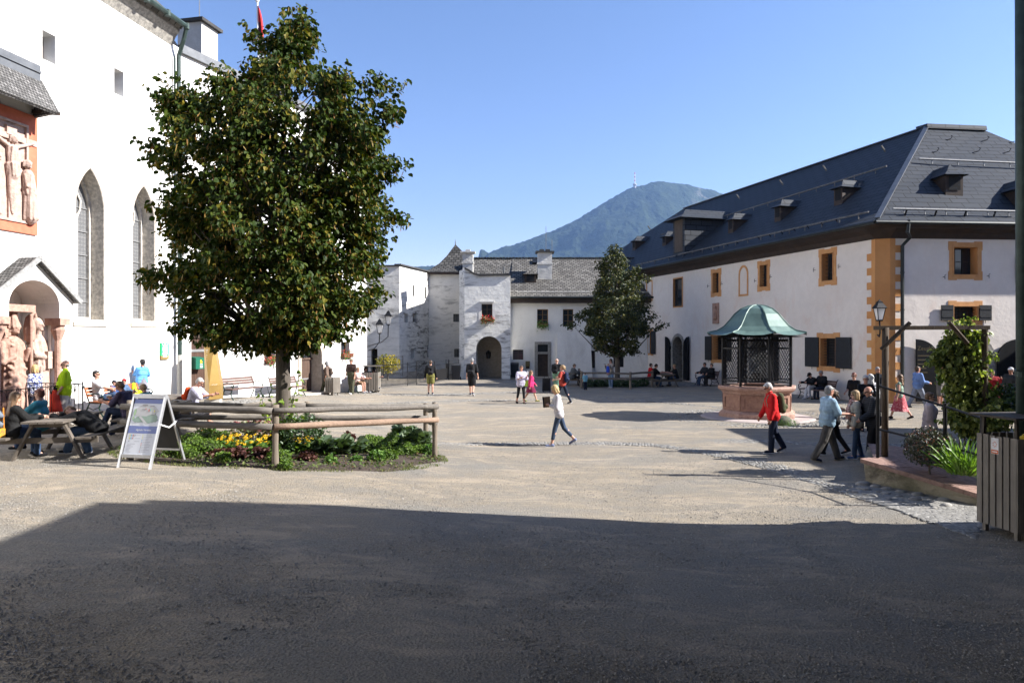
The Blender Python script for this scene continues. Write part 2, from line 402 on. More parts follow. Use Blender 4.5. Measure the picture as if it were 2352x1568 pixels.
# ------------------------------------------------------------------ ground
def ground_mat():
    t = NT('gravel_court'); v = t.coord()
    st = t.coord((.55, 1.3, 1))
    patch = t.noise(st, .42, 5, .6, .5)
    col = t.ramp(patch, [(.36, (.215, .202, .176)), (.50, (.248, .216, .170)), (.66, (.28, .236, .175))])
    sp = t.noise(v, 42, 4, .75); col = t.mix(t.ramp(sp, [(.38, .75), (.52, 0.)]), col, (.09, .08, .068))
    sp2 = t.noise(v, 75, 2, .6); col = t.mix(t.ramp(sp2, [(.62, 0.), (.72, .6)]), col, (.40, .39, .365))
    med = t.noise(v, 3.2, 7, .75); col = t.mix(t.ramp(med, [(.38, .7), (.54, 0.)]), col, (.19, .176, .155))
    m2 = t.noise(st, 1.3, 6, .7, .8); col = t.mix(t.ramp(m2, [(.5, 0.), (.64, .55)]), col, (.38, .315, .235))
    vo = t.new('ShaderNodeTexVoronoi'); vo.inputs['Scale'].default_value = 38; t.l(v, vo.inputs['Vector'])
    b = t.bump(vo.outputs['Distance'], .6, .02); b = t.bump(sp, .8, .02, b); b = t.bump(med, .18, .03, b)
    return t.fin(col, .95, b, .12)
def vnoise(x, y, s):
    xi = np.floor(x/s); yi = np.floor(y/s); fx = x/s-xi; fy = y/s-yi; fx = fx*fx*(3-2*fx); fy = fy*fy*(3-2*fy)
    h = lambda a, b: np.modf(np.abs(np.sin(a*127.1+b*311.7)*43758.5453))[0]
    return (h(xi, yi)*(1-fx)+h(xi+1, yi)*fx)*(1-fy)+(h(xi, yi+1)*(1-fx)+h(xi+1, yi+1)*fx)*fy
vn2 = vnoise
GRAVEL = ground_mat()
xs = np.concatenate([[-9000, -3000, -800, -200, -80], np.arange(-40, 40.1, .5), [80, 200, 800, 3000, 9000]])
ys = np.concatenate([[-3000, -800, -200, -60, -25], np.arange(-10, 75.1, .5), [110, 200, 500, 1500, 4000, 12000]])
V = []
for yy in ys:
    for xx in xs:
        n = .012*(math.sin(xx*1.7+yy*.6)+math.sin(yy*1.3-xx*.7)+.7*math.sin(xx*3.1+yy*2.7)) if (abs(xx) < 39 and -9 < yy < 70) else 0
        V.append((xx, yy, zg(xx, yy)+n*.6))
nx = len(xs); A = np.arange(len(V)).reshape(len(ys), nx)
Fq = np.stack([A[:-1, :-1], A[:-1, 1:], A[1:, 1:], A[1:, :-1]], -1).reshape(-1, 4)
tag(link('ground', npmesh('ground', V, Fq, GRAVEL, smooth=True, uv=False)), kind='structure')

def scatter(name, tv, tf, pos, rz, sc, mats, mi=None, tilt=None, smooth=False, **k):
    """copies of one small template in a single mesh (numpy)"""
    tv = np.asarray(tv, float); tf = np.asarray(tf); n = len(pos)
    c, s = np.cos(rz), np.sin(rz); sc = np.asarray(sc, float)
    if sc.ndim == 1: sc = np.stack([sc]*3, 1)
    q = tv[None]*sc[:, None, :]
    if tilt is not None:
        ct, st_ = np.cos(tilt)[:, None], np.sin(tilt)[:, None]
        y = q[..., 1]*ct-q[..., 2]*st_; z = q[..., 1]*st_+q[..., 2]*ct; q = np.stack([q[..., 0], y, z], -1)
    x = q[..., 0]*c[:, None]-q[..., 1]*s[:, None]; y = q[..., 0]*s[:, None]+q[..., 1]*c[:, None]
    Vv = np.stack([x, y, q[..., 2]], -1)+np.asarray(pos)[:, None, :]
    Ff = tf[None]+(np.arange(n)*len(tv))[:, None, None]
    mm = None if mi is None else np.repeat(mi, len(tf))
    o = link(name, npmesh(name, Vv.reshape(-1, 3), Ff.reshape(-1, tf.shape[1]), mats, mm, smooth, uv=False))
    return o
OCT_V = [(1, 0, 0), (0, 1, 0), (-1, 0, 0), (0, -1, 0), (0, 0, 1), (.1, .1, -.6), ]
OCT_F = [(0, 1, 4), (1, 2, 4), (2, 3, 4), (3, 0, 4)]
def pebtpl(n=7):                                 # rounded cobble: two rings and a top
    V = []
    for r, z in ((1, -.2), (.93, .45), (.6, .85)):
        for i in range(n):
            a = 2*math.pi*i/n; V.append((r*math.cos(a)*(1+.08*math.sin(3*a)), r*math.sin(a), z))
    V.append((0, 0, 1)); Fc = []
    for j in range(2):
        for i in range(n):
            k = (i+1) % n; Fc += [(j*n+i, j*n+k, (j+1)*n+k), (j*n+i, (j+1)*n+k, (j+1)*n+i)]
    for i in range(n): Fc.append((2*n+i, 2*n+(i+1) % n, 3*n))
    return V, Fc
def stonemat(name, cols, rough=.8):
    t = NT(name); g = t.new('ShaderNodeNewGeometry'); c = t.ramp(g.outputs['Random Per Island'], cols)
    c = t.mix(t.ramp(t.noise(t.coord(), 14, 4, .7), [(.4, .5), (.6, 0.)]), c, (.16, .15, .135))
    return t.fin(c, rough, t.bump(t.noise(t.coord(), 40, 3, .6), .3, .01), .25)
PEB = stonemat('loose_gravel', [(0, (.12, .115, .105)), (.4, (.24, .215, .18)), (.85, (.29, .265, .23)), (1, (.38, .365, .34))])
COB = stonemat('cobbles', [(0, (.13, .127, .118)), (.4, (.19, .184, .17)), (.8, (.25, .24, .22)), (1, (.33, .32, .295))])
n = 120000
yy = 4.6+(RNG.random(n)**1.5)*13.5; xx = (RNG.random(n)*1.5-.75)*yy
kp = (vn2(xx, yy, 1.1)*.6+vn2(xx+9, yy, .37)*.4+RNG.random(n)*.5) > .62; xx = xx[kp]; yy = yy[kp]; n = len(xx)
zz = np.array([zg(a, b) for a, b in zip(xx, yy)])+.004
sz = .004+.010*RNG.random(n)**4+.003*RNG.random(n)
tag(scatter('loose_gravel', OCT_V, OCT_F, np.stack([xx, yy, zz], 1), RNG.random(n)*6.28, np.stack([sz*1.3, sz, sz*.8], 1), PEB), kind='stuff')

CV, CF = pebtpl()
cp = []
def cob_strip(path, w, size=.075, fade=0):
    """path of (x,y); rows of rounded stones across a band of width w (w may be a function of t)"""
    pts = [Vector((p[0], p[1])) for p in path]; seg = [(pts[i+1]-pts[i]).length for i in range(len(pts)-1)]; L = sum(seg)
    s = 0
    while s < L:
        a = s; i = 0
        while i < len(seg)-1 and a > seg[i]: a -= seg[i]; i += 1
        d = (pts[i+1]-pts[i]).normalized(); p = pts[i]+d*a; nn = Vector((-d.y, d.x)); ww = w(s/L) if callable(w) else w
        k = -ww/2+random.uniform(-.04, .04)
        while k < ww/2+random.uniform(-.06, .1):
            r = size*.72*random.uniform(.65, 1.3)
            if random.random() > fade:
                q = p+nn*k+d*random.uniform(-.02, .02); cp.append((q.x, q.y, r*random.uniform(.8, 1.25), r*random.uniform(.62, .9), random.uniform(-.5, .5)+math.atan2(d.y, d.x)))
            k += r*1.75
        s += size*1.15
gp = lambda pl: [G(*p).xy for p in pl]
cob_strip(gp([(960, 1019), (1100, 1019), (1250, 1018), (1400, 1018), (1500, 1021), (1600, 1034), (1700, 1053), (1800, 1078), (1900, 1107), (2000, 1137), (2100, 1164), (2190, 1184), (2300, 1215)]), lambda t: .42+.75*max(0, t-.45), .07)
cob_strip(gp([(1640, 1015), (1760, 1012), (1900, 1020), (2060, 1022), (2200, 1020)]), .5, .075)
cob_strip(gp([(870, 905), (1000, 908), (1100, 903), (1200, 900)]), .7, .09, .45)
cob_strip(gp([(880, 925), (1050, 921), (1200, 918), (1400, 913), (1600, 930), (1700, 940)]), .45, .09, .5)
cob_strip(gp([(600, 912), (700, 905), (860, 902)]), 1.1, .1, .15)
cob_strip(gp([(430, 935), (520, 925), (600, 917)]), 1.0, .1, .3)
cob_strip(gp([(1160, 876), (1240, 877), (1340, 876)]), 1.2, .1, .1)
cob_strip(gp([(1560, 882), (1700, 894), (1850, 912), (1980, 930), (2200, 935)]), .9, .1, .1)
cob_strip(gp([(1850, 998), (2000, 1000), (2100, 985)]), .3, .07, .3)
WELL = Vector((8.75, 25.4, 0))
for rr in np.arange(1.95, 2.95, .13):
    cob_strip([(WELL.x+rr*1.12*math.cos(a), WELL.y+rr*math.sin(a)) for a in np.linspace(0, 2*math.pi, 60)], .01, .07, .04)
for i in range(2600):                            # rough cobbles along the raised bed
    t = random.random(); o = random.random()**1.2
    a = G(1985, 1114).lerp(G(2262, 1168), t); b = G(1940, 1128).lerp(G(2240, 1236), t); q = a.lerp(b, o); r = random.uniform(.03, .062)
    cp.append((q.x, q.y, r*1.2, r*.85, random.uniform(0, 3)))
cp = np.array(cp); zz = np.array([zg(a, b) for a, b in cp[:, :2]])
tag(scatter('cobblestones', CV, CF, np.stack([cp[:, 0], cp[:, 1], zz], 1), cp[:, 4], np.stack([cp[:, 2], cp[:, 3], np.full(len(cp), .014)], 1), COB, smooth=True), kind='stuff')
for i in range(46):                              # big river stones at the foot of the bed wall
    pass
bs = []
for row in range(3):
    t = 0
    while t < 1:
        r = random.uniform(.06, .12)*(1.15-.2*row); a = G(1990, 1112).lerp(G(2245, 1160), t); q = a+Vector((-.30*row-.12, -.26*row-.05, 0)); t += r*2.1/ (a-G(2245, 1160)).length if (a-G(2245, 1160)).length > .3 else 1
        bs.append((q.x+random.uniform(-.03, .03), q.y+random.uniform(-.05, .05), r*1.2, r*.85, random.uniform(-.6, .6)))
bs = np.array(bs)
RSTONE = stonemat('river_stone', [(0, (.2, .19, .18)), (.5, (.24, .23, .21)), (1, (.33, .315, .29))])
tag(scatter('river_stones', *pebtpl(10), np.array([(a, b, zg(a, b)) for a, b in bs[:, :2]]), bs[:, 4], np.stack([bs[:, 2], bs[:, 3], bs[:, 3]*.75], 1), RSTONE, smooth=True), kind='stuff')
# stone platform of the well
mb = MB(); mb.lathe([(1.95, -.02), (1.95, .02), (1.85, .05), (0.2, .07)], (WELL.x, WELL.y, 0), 40)
tag(mb.build('well_platform', [M('pink_paving', (.40, .33, .305), (.33, .28, .26), .85, 2.5, .4, 15)], None, smooth=False), kind='structure')

# ------------------------------------------------------------------ mountain and haze
def K5(x, y): return ((1850+x/2.138)/1.7415, (600+y/2.138)/1.7415)
prof = [K5(*p) for p in [(-400, 1000), (60, 960), (137, 915), (145, 858), (165, 846), (190, 850), (203, 868), (220, 882), (260, 862), (330, 832), (420, 815), (560, 770), (690, 715), (800, 680), (960, 605), (1110, 510), (1230, 440), (1330, 380), (1430, 325), (1470, 312), (1540, 305), (1600, 280), (1650, 265), (1740, 273), (1860, 288), (1950, 300), (2050, 330), (2150, 345), (2260, 385), (2352, 430), (2600, 560), (3000, 740), (3600, 900), (4200, 1000)]]
us = np.arange(900, 2500, 2.5); pv = np.interp(us, [p[0] for p in prof], [p[1] for p in prof])
YM = 4500.; rows = 70; V = []
rs = np.random.RandomState(3)
for j in range(rows):
    t = j/(rows-1); y = YM-1700*t
    for i, u in enumerate(us):
        x = (u-U0)*YM/F; ztop = CH-(pv[i]-V0)*YM/F
        crag = 137 < (u*1.7415-1850)*2.138 < 220
        z = ztop*(1-t)**(1.15) if not crag else ztop*max(0, 1-t*4)
        amp = 1 if t < .99 else 0
        x2 = x*1.0
        z += amp*((vnoise(x, y, 420)-.5)*110*min(1, t*6)+(vnoise(x+50, y, 150)-.5)*60*min(1, t*8)+(vnoise(x, y+9, 45)-.5)*16*min(1, t*20+.25)+(vnoise(x, y, 13)-.5)*7)
        V.append((x2, y, max(z, -1.0)))
nxm = len(us); A = np.arange(len(V)).reshape(rows, nxm)
Fq = np.stack([A[:-1, :-1], A[:-1, 1:], A[1:, 1:], A[1:, :-1]], -1).reshape(-1, 4)
# back side down to the ground
bv = [(V[i][0], YM+900, -1.) for i in range(nxm)]; b0 = len(V); V += bv
Fb = np.array([(i, b0+i, b0+i+1, i+1) for i in range(nxm-1)]); Fq = np.concatenate([Fq, Fb])
t = NT('mountain_forest'); v = t.coord(); f = t.noise(v, .012, 8, .75)
col = t.ramp(f, [(.35, (.016, .024, .014)), (.6, (.034, .048, .024)), (.8, (.06, .07, .038))])
g = t.new('ShaderNodeSeparateXYZ'); t.l(v, g.inputs[0])
mx = t.new('ShaderNodeMapRange'); mx.inputs['From Min'].default_value = 950; mx.inputs['From Max'].default_value = 1500; t.l(g.outputs[0], mx.inputs[0])
rk = t.ramp(t.noise(t.coord((1, 1, .35)), .009, 7, .7), [(.52, 0.), (.60, 1.)])
rr_ = t.mix(1., rk, t.ramp(mx.outputs[0], [(.2, 0.), (.5, 1.), (.95, .4)]), 'MULTIPLY')
col = t.mix(rr_, col, (.17, .165, .14))
mt = t.fin(col, .95, t.bump(t.noise(v, .05, 5, .7), 1., 12.), .05)
tag(link('mountain', npmesh('mountain', V, Fq, mt, smooth=False, uv=False)), kind='structure')
mast = thing('transmitter_mast', 'red and white transmitter mast on the mountain top', 'mast', P(1458, 425, 4480))
mb = MB(); b = P(1458, 432, 4480); top = P(1458, 396, 4480); mb.tube([b, b.lerp(top, .25)], [9, 7], 8); mb.build('tower', [M('mast_grey', (.35, .35, .36))], mast)
mb = MB(); q = b.lerp(top, .22); mb.lathe([(0, -8), (12, -6), (14, 2), (5, 10), (0, 12)], q, 10); mb.build('platform', [M('mast_grey', (.35, .35, .36))], mast)
mb = MB()
for k in range(6):
    a = b.lerp(top, .3+.7*k/6); c = b.lerp(top, .3+.7*(k+1)/6); mb.tube([a, c], 2.6, 6, m=k % 2)
mb.build('antenna', [WHITE, M('mast_red', (.5, .05, .04))], mast)
hz = MB().box((-5200, -300, -3), (5200, 5600, 1250))
t = NT('haze_air'); t.n.remove(t.b); pv_ = t.new('ShaderNodeVolumePrincipled')
pv_.inputs['Color'].default_value = (.33, .56, 1, 1); pv_.inputs['Density'].default_value = .75e-4; pv_.inputs['Anisotropy'].default_value = .3
t.l(pv_.outputs[0], t.out.inputs['Volume'])
HAZE = tag(hz.build('haze', [t.m]), kind='stuff')
# ------------------------------------------------------------------ building helpers
def window(b, w, r, depth=.25, nx=2, nz=3, mat=WINFRAME, glass=GLASS, fr=.055, bar=.03, trim=None, tw=.15, ears=False, grille=None, shut=None, name='window', label=None):
    s0, z0, s1, z1 = r; mb = MB(); o0, o1 = -depth-.01, -depth+.045
    w.prism(mb, rp(r), o0, o1, inner=rp((s0+fr, z0+fr, s1-fr, z1-fr)))
    for i in range(1, nx):
        c = s0+(s1-s0)*i/nx; w.box(mb, c-bar*.8, c+bar*.8, z0+fr, z1-fr, o0+.005, o1-.01)
    for i in range(1, nz):
        c = z0+(z1-z0)*i/nz; w.box(mb, s0+fr, s1-fr, c-bar*.5, c+bar*.5, o0+.008, o1-.015)
    win = mb.build(name, [mat], b, label=label)
    MB().quad(*[w.pt(p[0], p[1], -depth+.004) for p in rp((s0+.01, z0+.01, s1-.01, z1-.01))]).build('pane', [glass], win)
    if trim is not None:
        mb = MB(); w.prism(mb, rp((s0-tw, z0-tw, s1+tw, z1+tw)), .003, .022, inner=rp(r))
        w.prism(mb, rp((s0-tw*.28, z0-tw*.28, s1+tw*.28, z1+tw*.28)), .0235, .045, inner=rp(r))
        if ears:
            e = .045; q = tw*1.7
            for a, bb in ((s0-tw-e, s0-tw+q), (s1+tw-q, s1+tw+e)):
                for c, d in ((z0-tw-e, z0-tw+q), (z1+tw-q, z1+tw+e)):
                    if True:
                        sa, sb = (a, s0-tw) if a < s0 else (s1+tw, bb); w.box(mb, sa, sb, c, d, .001, .0205)
                        ca, cb = (c, z0-tw) if c < z0 else (z1+tw, d); w.box(mb, max(a, s0-tw), min(bb, s1+tw), ca, cb, .001, .0205)
        mb.build('surround', [trim], win)
    if grille:
        mb = MB(); gx, gz = grille; o = -depth*.45
        for i in range(1, gx): c = s0+(s1-s0)*i/gx; mb.tube([w.pt(c, z0, o), w.pt(c, z1, o)], .011, 5)
        for i in range(1, gz): c = z0+(z1-z0)*i/gz; mb.tube([w.pt(s0, c, o-.012), w.pt(s1, c, o-.012)], .011, 5)
        mb.build('grille', [IRON], win)
    if shut:
        for side, ww in shut:
            mb = MB(); a = s0-tw*.3-ww if side < 0 else s1+tw*.3; w.box(mb, a, a+ww, z0-.05, z1+.05, .055, .095)
            for k in (.2, .8): w.box(mb, a+.02, a+ww-.02, z0+(z1-z0)*k-.03, z0+(z1-z0)*k+.03, .095, .108)
            mb.tube([w.pt(a+ww/2, z0-.05, .07), w.pt(a+ww/2, z0-.17, .07)], .012, 5)
            mb.build('shutter', [SHUTTER], win)
    return (rp(r), depth)
def hooks(w, pts, b):
    for u, v in pts:
        s, z = w.sz(u, v); mb = MB(); mb.tube([w.pt(s, z, 0), w.pt(s, z, .12)], .012, 5); mb.tube([w.pt(s-.0, z-.1, .12), w.pt(s, z+.07, .12), w.pt(s+.06, z+.1, .12)], .012, 5); mb.build('shutter_hook', [IRON], b)
def plane_roof(mb, pts, th=.12, m=0):
    pts = [Vector(p) for p in pts]; n = (pts[1]-pts[0]).cross(pts[2]-pts[0]).normalized()
    if n.z < 0: n = -n
    return mb.hexa([p-n*th for p in pts], pts, m)
# ------------------------------------------------------------------ church on the left
C0 = Vector((-12.6, 27.0)); WA = Wall(C0.x, C0.y, .165, 1)
church = thing('church', 'tall bright white church with pointed windows at the left of the court', 'church', (C0.x, C0.y, 0))
ze = WA.sz(413, 112)[1]; holes = []
def gothic(u0, u1, va, vb, mul):
    s0 = WA.sz(u0, V0)[0]; s1 = WA.sz(u1, V0)[0]; um = (u0+u1)/2; zb = WA.sz(um, vb)[1]; zt = WA.sz(um, va)[1]
    poly = archp(s0+.1, s1-.1, zb+.1, zt-(s1-s0)*1.0, zt-.1, 9, True); holes.append((poly, .62))
    mb = MB(); out = archp(s0-.02, s1+.02, zb-.03, zt-(s1-s0)*1.0, zt+.04, 9, True)
    WA.prism(mb, out, .002, .012, inner=poly)
    g = mb.build('gothic_window', [STONE_L], church)
    mb = MB(); WA.prism(mb, poly, -.55, -.001, inner=grow(poly, -.012)); mb.build('reveal', [TUFF], g)
    mb = MB(); mb.quad(*[WA.pt(s0+.1, zb+.1, -.7)+Vector((0, 0, .02)), WA.pt(s1-.1, zb+.1, -.7)+Vector((0, 0, .02)), WA.pt(s1-.1, zb+.02, .05), WA.pt(s0+.1, zb+.02, .05)]); WA.box(mb, s0-.02, s1+.02, zb-.1, zb+.02, .001, .05); mb.build('sill', [STONE_L], g)
    ins = grow(poly, -.10); mb = MB(); WA.prism(mb, poly, -.58, -.46, inner=ins)
    c = (s0+s1)/2; zm = zt-(s1-s0)*1.1; WA.box(mb, c-.045, c+.045, zb+.12, zm, -.58, -.48)
    for sg in (-1, 1):
        mb.tube([WA.pt(c, zm-.15, -.52), WA.pt(c+sg*(s1-s0)*.12, zm+.15, -.52), WA.pt(c+sg*(s1-s0)*.14, zm+.45, -.52), WA.pt(c, zm+.75, -.52)], .035, 6)
    mb.build('tracery', [TUFF], g)
    t = MB(); WA.face(t, poly, off=-.56); t.build('pane', [GLASS_LEAD], g)
    mb = MB(); k = zb+.7
    while k < zt-1: WA.box(mb, s0+.15, s1-.15, k-.015, k+.015, -.54, -.52); k += .75
    mb.build('saddle_bar', [M('bar_grey', (.22, .22, .22))], g)
def leadglass():
    t = NT('bullseye_glass'); c = t.new('ShaderNodeTexCoord'); vo = t.new('ShaderNodeTexVoronoi'); vo.inputs['Scale'].default_value = 8; vo.inputs['Randomness'].default_value = .12
    t.l(c.outputs['UV'], vo.inputs['Vector']); col = t.ramp(vo.outputs['Distance'], [(.0, (.15, .152, .155)), (.35, (.105, .108, .112)), (.52, (.17, .17, .17))])
    return t.fin(col, .3, t.bump(vo.outputs['Distance'], .5, .02), .5)
GLASS_LEAD = leadglass()
gothic(168, 244, 378, 742, 1); gothic(300, 359, 420, 744, 1)
for r in ((97, 127, 76, 142), (262, 284, 161, 219)):
    rr = WA.rect(*r); holes.append(window(church, WA, rr, .45, 1, 2, WINFRAME))
    mb = MB(); WA.prism(mb, rp((rr[0]-.16, rr[1]-.16, rr[2]+.16, rr[3]+.16)), .001, .007, inner=rp((rr[0]-.15, rr[1]-.15, rr[2]+.15, rr[3]+.15))); mb.build('plaster_line', [M('line_grey', (.5, .49, .47))], church)
# the shrine niche cut into the wall
sA = WA.sz(45, V0)[0]; zA = WA.sz(45, 593)[1]; PO = .5
sTip, zTip = WA.sz(183, 690, PO+.12); hw = sTip-sA
cs0 = WA.sz(140, V0, PO)[0]; ch = cs0-sA-.05; zsp = WA.sz(150, 706, PO)[1]; ztop = zA-.62
niche = archp(sA-ch, sA+ch, 0, zsp, ztop, 10); holes.append((niche, .75))
mb = MB(); S0 = -27; WA.face(mb, [(S0, -1), (0, -1), (0, ze), (S0, ze)], holes)
WA.face(mb, niche, off=-.75)
mb.quad(WA.pt(0, -1), WA.pt(0, -1, -9), WA.pt(0, 20, -4.5), WA.pt(0, ze), m=0)
mb.quad(WA.pt(S0, -1), WA.pt(S0, -1, -12), WA.pt(S0, ze, -12), WA.pt(S0, ze)); mb.quad(WA.pt(S0, -1, -12), WA.pt(0, -1, -12), WA.pt(0, ze, -12), WA.pt(S0, ze, -12))
mb.build('wall', [PL_CHURCH], church)
mb = MB(); pr = [(0, 0), (.06, .12), (.16, .32), (.32, .52), (.34, .72)]
for i in range(4):
    a, b = pr[i], pr[i+1]; mb.quad(WA.pt(S0, ze-.1+a[1], a[0]), WA.pt(-.5, ze-.1+a[1], a[0]), WA.pt(-.5, ze-.1+b[1], b[0]), WA.pt(S0, ze-.1+b[1], b[0]))
mb.add([WA.pt(-.5, ze-.1, 0)]+[WA.pt(-.5, ze-.1+p[1], p[0]) for p in pr]+[WA.pt(-.5, ze+.62, 0)], [tuple(range(7))])
mb.build('cornice', [STONE_G], church)
zr = ze+.62; mb = MB(); plane_roof(mb, [WA.pt(S0, zr, .5), WA.pt(-.5, zr, .5), WA.pt(-.5, zr+6, -6), WA.pt(S0, zr+6, -6)], .18); plane_roof(mb, [WA.pt(-.5, zr, -12.5), WA.pt(S0, zr, -12.5), WA.pt(S0, zr+6, -6), WA.pt(-.5, zr+6, -6)], .18)
mb.build('roof', [SHINGLE], church)
mb = MB(); mb.tube([WA.pt(S0, zr-.02, .60), WA.pt(-.45, zr-.02, .60)], .09, 8)
for k in range(12): mb.tube([WA.pt(-.5-k*1.1, zr-.13, .60), WA.pt(-.5-k*1.1, zr+.08, .60)], .105, 8)
mb.build('gutter', [COPPER], church)
mb = MB(); sp = -.32; pts = [WA.pt(-.5, zr-.08, .6), WA.pt(-.45, zr-.5, .45), WA.pt(sp, zr-1.0, .16), WA.pt(sp, 10.3, .16), WA.pt(sp, 9.9, .16)]
mb.tube(pts, .075, 8); mb.lathe([(.08, 10.35), (.24, 10.3), (.25, 9.9), (.17, 9.55), (.08, 9.3)], WA.pt(sp, 0, .2), 10)
mb.tube([WA.pt(sp, 9.6, .2), WA.pt(sp, 2.2, .2)], .085, 8); mb.tube([WA.pt(sp-.14, zr-1.1, .1), WA.pt(sp-.14, 9.9, .1)], .03, 6)
mb.tube([WA.pt(sp, 10.1, .2), WA.pt(sp+1.5, 10.4, .2)], .07, 8)
for k in (8, 6, 4, 2.6): mb.tube([WA.pt(sp, k, .2), WA.pt(sp, k+.06, .2)], .098, 8)
mb.build('downpipe', [COPPER], church)
mb = MB(); mb.tube([WA.pt(sp, 2.2, .2), WA.pt(sp, .1, .2)], .09, 8); mb.build('pipe_foot', [M('grey_pipe', (.42, .41, .38), rough=.6)], church)
# ------------------------------------------------------------------ statue helper
def figure(name, parts, mat, parent, vox=.03, it=1):
    mb = MB(); vox = min(vox, .02); rnd = random.Random(len(parts)*7+3)
    for p in list(parts):
        if p[0] == 'c' and p[3] > .11:           # carved drapery: ridges down the round forms
            a, b = Vector(p[1]), Vector(p[2]); r0, r1 = p[3], p[4]; ax = (b-a).normalized() if (b-a).length > .01 else Vector((0, 0, 1)); x = ax.cross(Vector((.3, .9, .1))).normalized(); y = ax.cross(x)
            for k in range(11):
                an = k*.571+rnd.uniform(-.2, .2); a2 = an+rnd.uniform(-.5, .5); q0 = a-ax*r0*.3+(x*math.cos(an)+y*math.sin(an))*r0*1.0; q1 = b+(x*math.cos(a2)+y*math.sin(a2))*r1*1.0
                parts = parts+[('c', q0, q1, rnd.uniform(.02, .034), rnd.uniform(.014, .024))]
        if p[0] == 'e':                          # a face: brow, nose, chin and locks of hair
            c = Vector(p[1]); R_ = p[2]; n_ = Vector((WA.n[0], WA.n[1], 0)); t_ = Vector((WA.d[0], WA.d[1], 0)); z_ = Vector((0, 0, 1))
            parts = parts+[('c', c+n_*R_*.95+z_*.03, c+n_*R_*1.12-z_*.03, .014, .022), ('c', c+n_*R_*.85-t_*.05+z_*.045, c+n_*R_*.85+t_*.05+z_*.045, .018, .018), ('c', c+n_*R_*.8-z_*R_*.85, c+n_*R_*.8-z_*R_*.85+t_*.01, .035, .035)]
            for k in range(8): an = k*.45-1.6; parts = parts+[('c', c+t_*R_*.95*math.sin(an)+z_*R_*.8-n_*.02, c+t_*R_*1.1*math.sin(an)-z_*R_*.7-n_*.03, .022, .02)]
    for p in parts:
        if p[0] == 'c': mb.caps(*p[1:], n=9)
        elif p[0] == 'e': mb.ell(*p[1:])
    return mb.remesh(name, [mat], vox, it, parent, False)
# crucifixion relief with its red frame and little shingle roof
relief = thing('wall_relief', 'red framed stone relief of a cross under a small shingle roof on the church wall', 'relief', WA.pt(WA.sz(0, V0)[0], WA.sz(40, 540)[1]))
sr, zr1 = WA.sz(82, 270); _, zb1 = WA.sz(82, 541); sl_ = sr-3.1; fw = .34
mb = MB(); WA.prism(mb, [(sl_, zb1), (sr, zb1), (sr, zr1), (sl_, zr1)], .001, .06, inner=[(sl_+fw, zb1+fw*.8), (sr-fw, zb1+fw*.8), (sr-fw, zr1-fw), (sl_+fw, zr1-fw)]); mb.build('frame', [REDPAINT], relief)
mb = MB(); WA.prism(mb, [(sl_+fw, zb1+fw*.8), (sr-fw, zb1+fw*.8), (sr-fw, zr1-fw), (sl_+fw, zr1-fw)], .002, .10, inner=[(sl_+fw+.07, zb1+fw*.8+.07), (sr-fw-.07, zb1+fw*.8+.07), (sr-fw-.07, zr1-fw-.07), (sl_+fw+.07, zr1-fw-.07)])
WA.box(mb, sl_+fw+.05, sr-fw-.05, zb1+fw*.8+.05, zr1-fw-.05, .003, .03); mb.build('panel', [MARBLE_L], relief)
cx, cz = WA.sz(20, 372); q = lambda ds, dz, o=.1: WA.pt(cx+ds, cz+dz, o)
H_ = zr1-fw-(zb1+fw*.8); zt_ = zr1-fw-cz
mb = MB(); WA.box(mb, cx-.09, cx+.09, zb1+fw, zr1-fw-.25, .03, .09); WA.box(mb, cx-.95, cx+.85, cz+.62, cz+.78, .03, .09); WA.box(mb, cx-.16, cx+.16, zr1-fw-.42, zr1-fw-.16, .03, .11); mb.build('cross', [MARBLE_L], relief)
figure('hanging_figure', [('c', q(0, .35), q(0, -.1), .13, .11), ('c', q(-.1, .42), q(-.7, .68), .06, .045), ('c', q(.1, .42), q(.7, .68), .06, .045), ('e', q(.03, .62, .14), .1, .1, .13), ('c', q(0, -.1), q(.02, -.38), .16, .15), ('c', q(-.05, -.3), q(-.04, -.85), .085, .07), ('c', q(.06, -.3), q(.02, -.85, .14), .085, .07), ('c', q(-.04, -.85), q(0, -1.35), .07, .045), ('c', q(.02, -.85, .14), q(.02, -1.4), .07, .045)], MARBLE_L, relief, .035)
for ds, tilt in ((-.62, .1), (.62, -.1), (-1.0, .0)):
    zb_ = zb1+fw-cz+.12
    figure('standing_figure', [('c', q(ds, zb_), q(ds+tilt*.5, zb_+.75), .2, .16), ('c', q(ds+tilt*.5, zb_+.7), q(ds+tilt, zb_+1.2), .17, .15), ('e', q(ds+tilt*1.3, zb_+1.48, .13), .11, .1, .14), ('c', q(ds+tilt+.1, zb_+1.15, .16), q(ds+tilt-.12, zb_+.85, .2), .06, .05), ('c', q(ds-.12, zb_, .16), q(ds-.05, zb_+.8, .16), .05, .04), ('c', q(ds+.1, zb_, .18), q(ds+.02, zb_+.8, .18), .05, .04)], MARBLE_L, relief, .035)
ua, ub = WA.sz(132, 258, .95); mb = MB(); za = WA.sz(87, 172)[1]; sa_ = WA.sz(87, 190)[0]
plane_roof(mb, [WA.pt(sl_-.6, ub, .95), WA.pt(ua, ub, .95), WA.pt(sa_+.03, za-.12, .02), WA.pt(sl_-.1, za-.12, .02)], .1)
plane_roof(mb, [WA.pt(ua, ub, .95), WA.pt(ua+.15, ub-.05, .0), WA.pt(sa_+.03, za-.12, .02)], .08)
mb.build('canopy_roof', [SHINGLE_L], relief)
mb = MB(); WA.box(mb, sl_, sa_, za-.2, za+.25, .015, .09); WA.box(mb, sl_, sa_, za+.02, za+.08, .09, .13); mb.build('flashing', [ZINC], relief)
mb = MB()
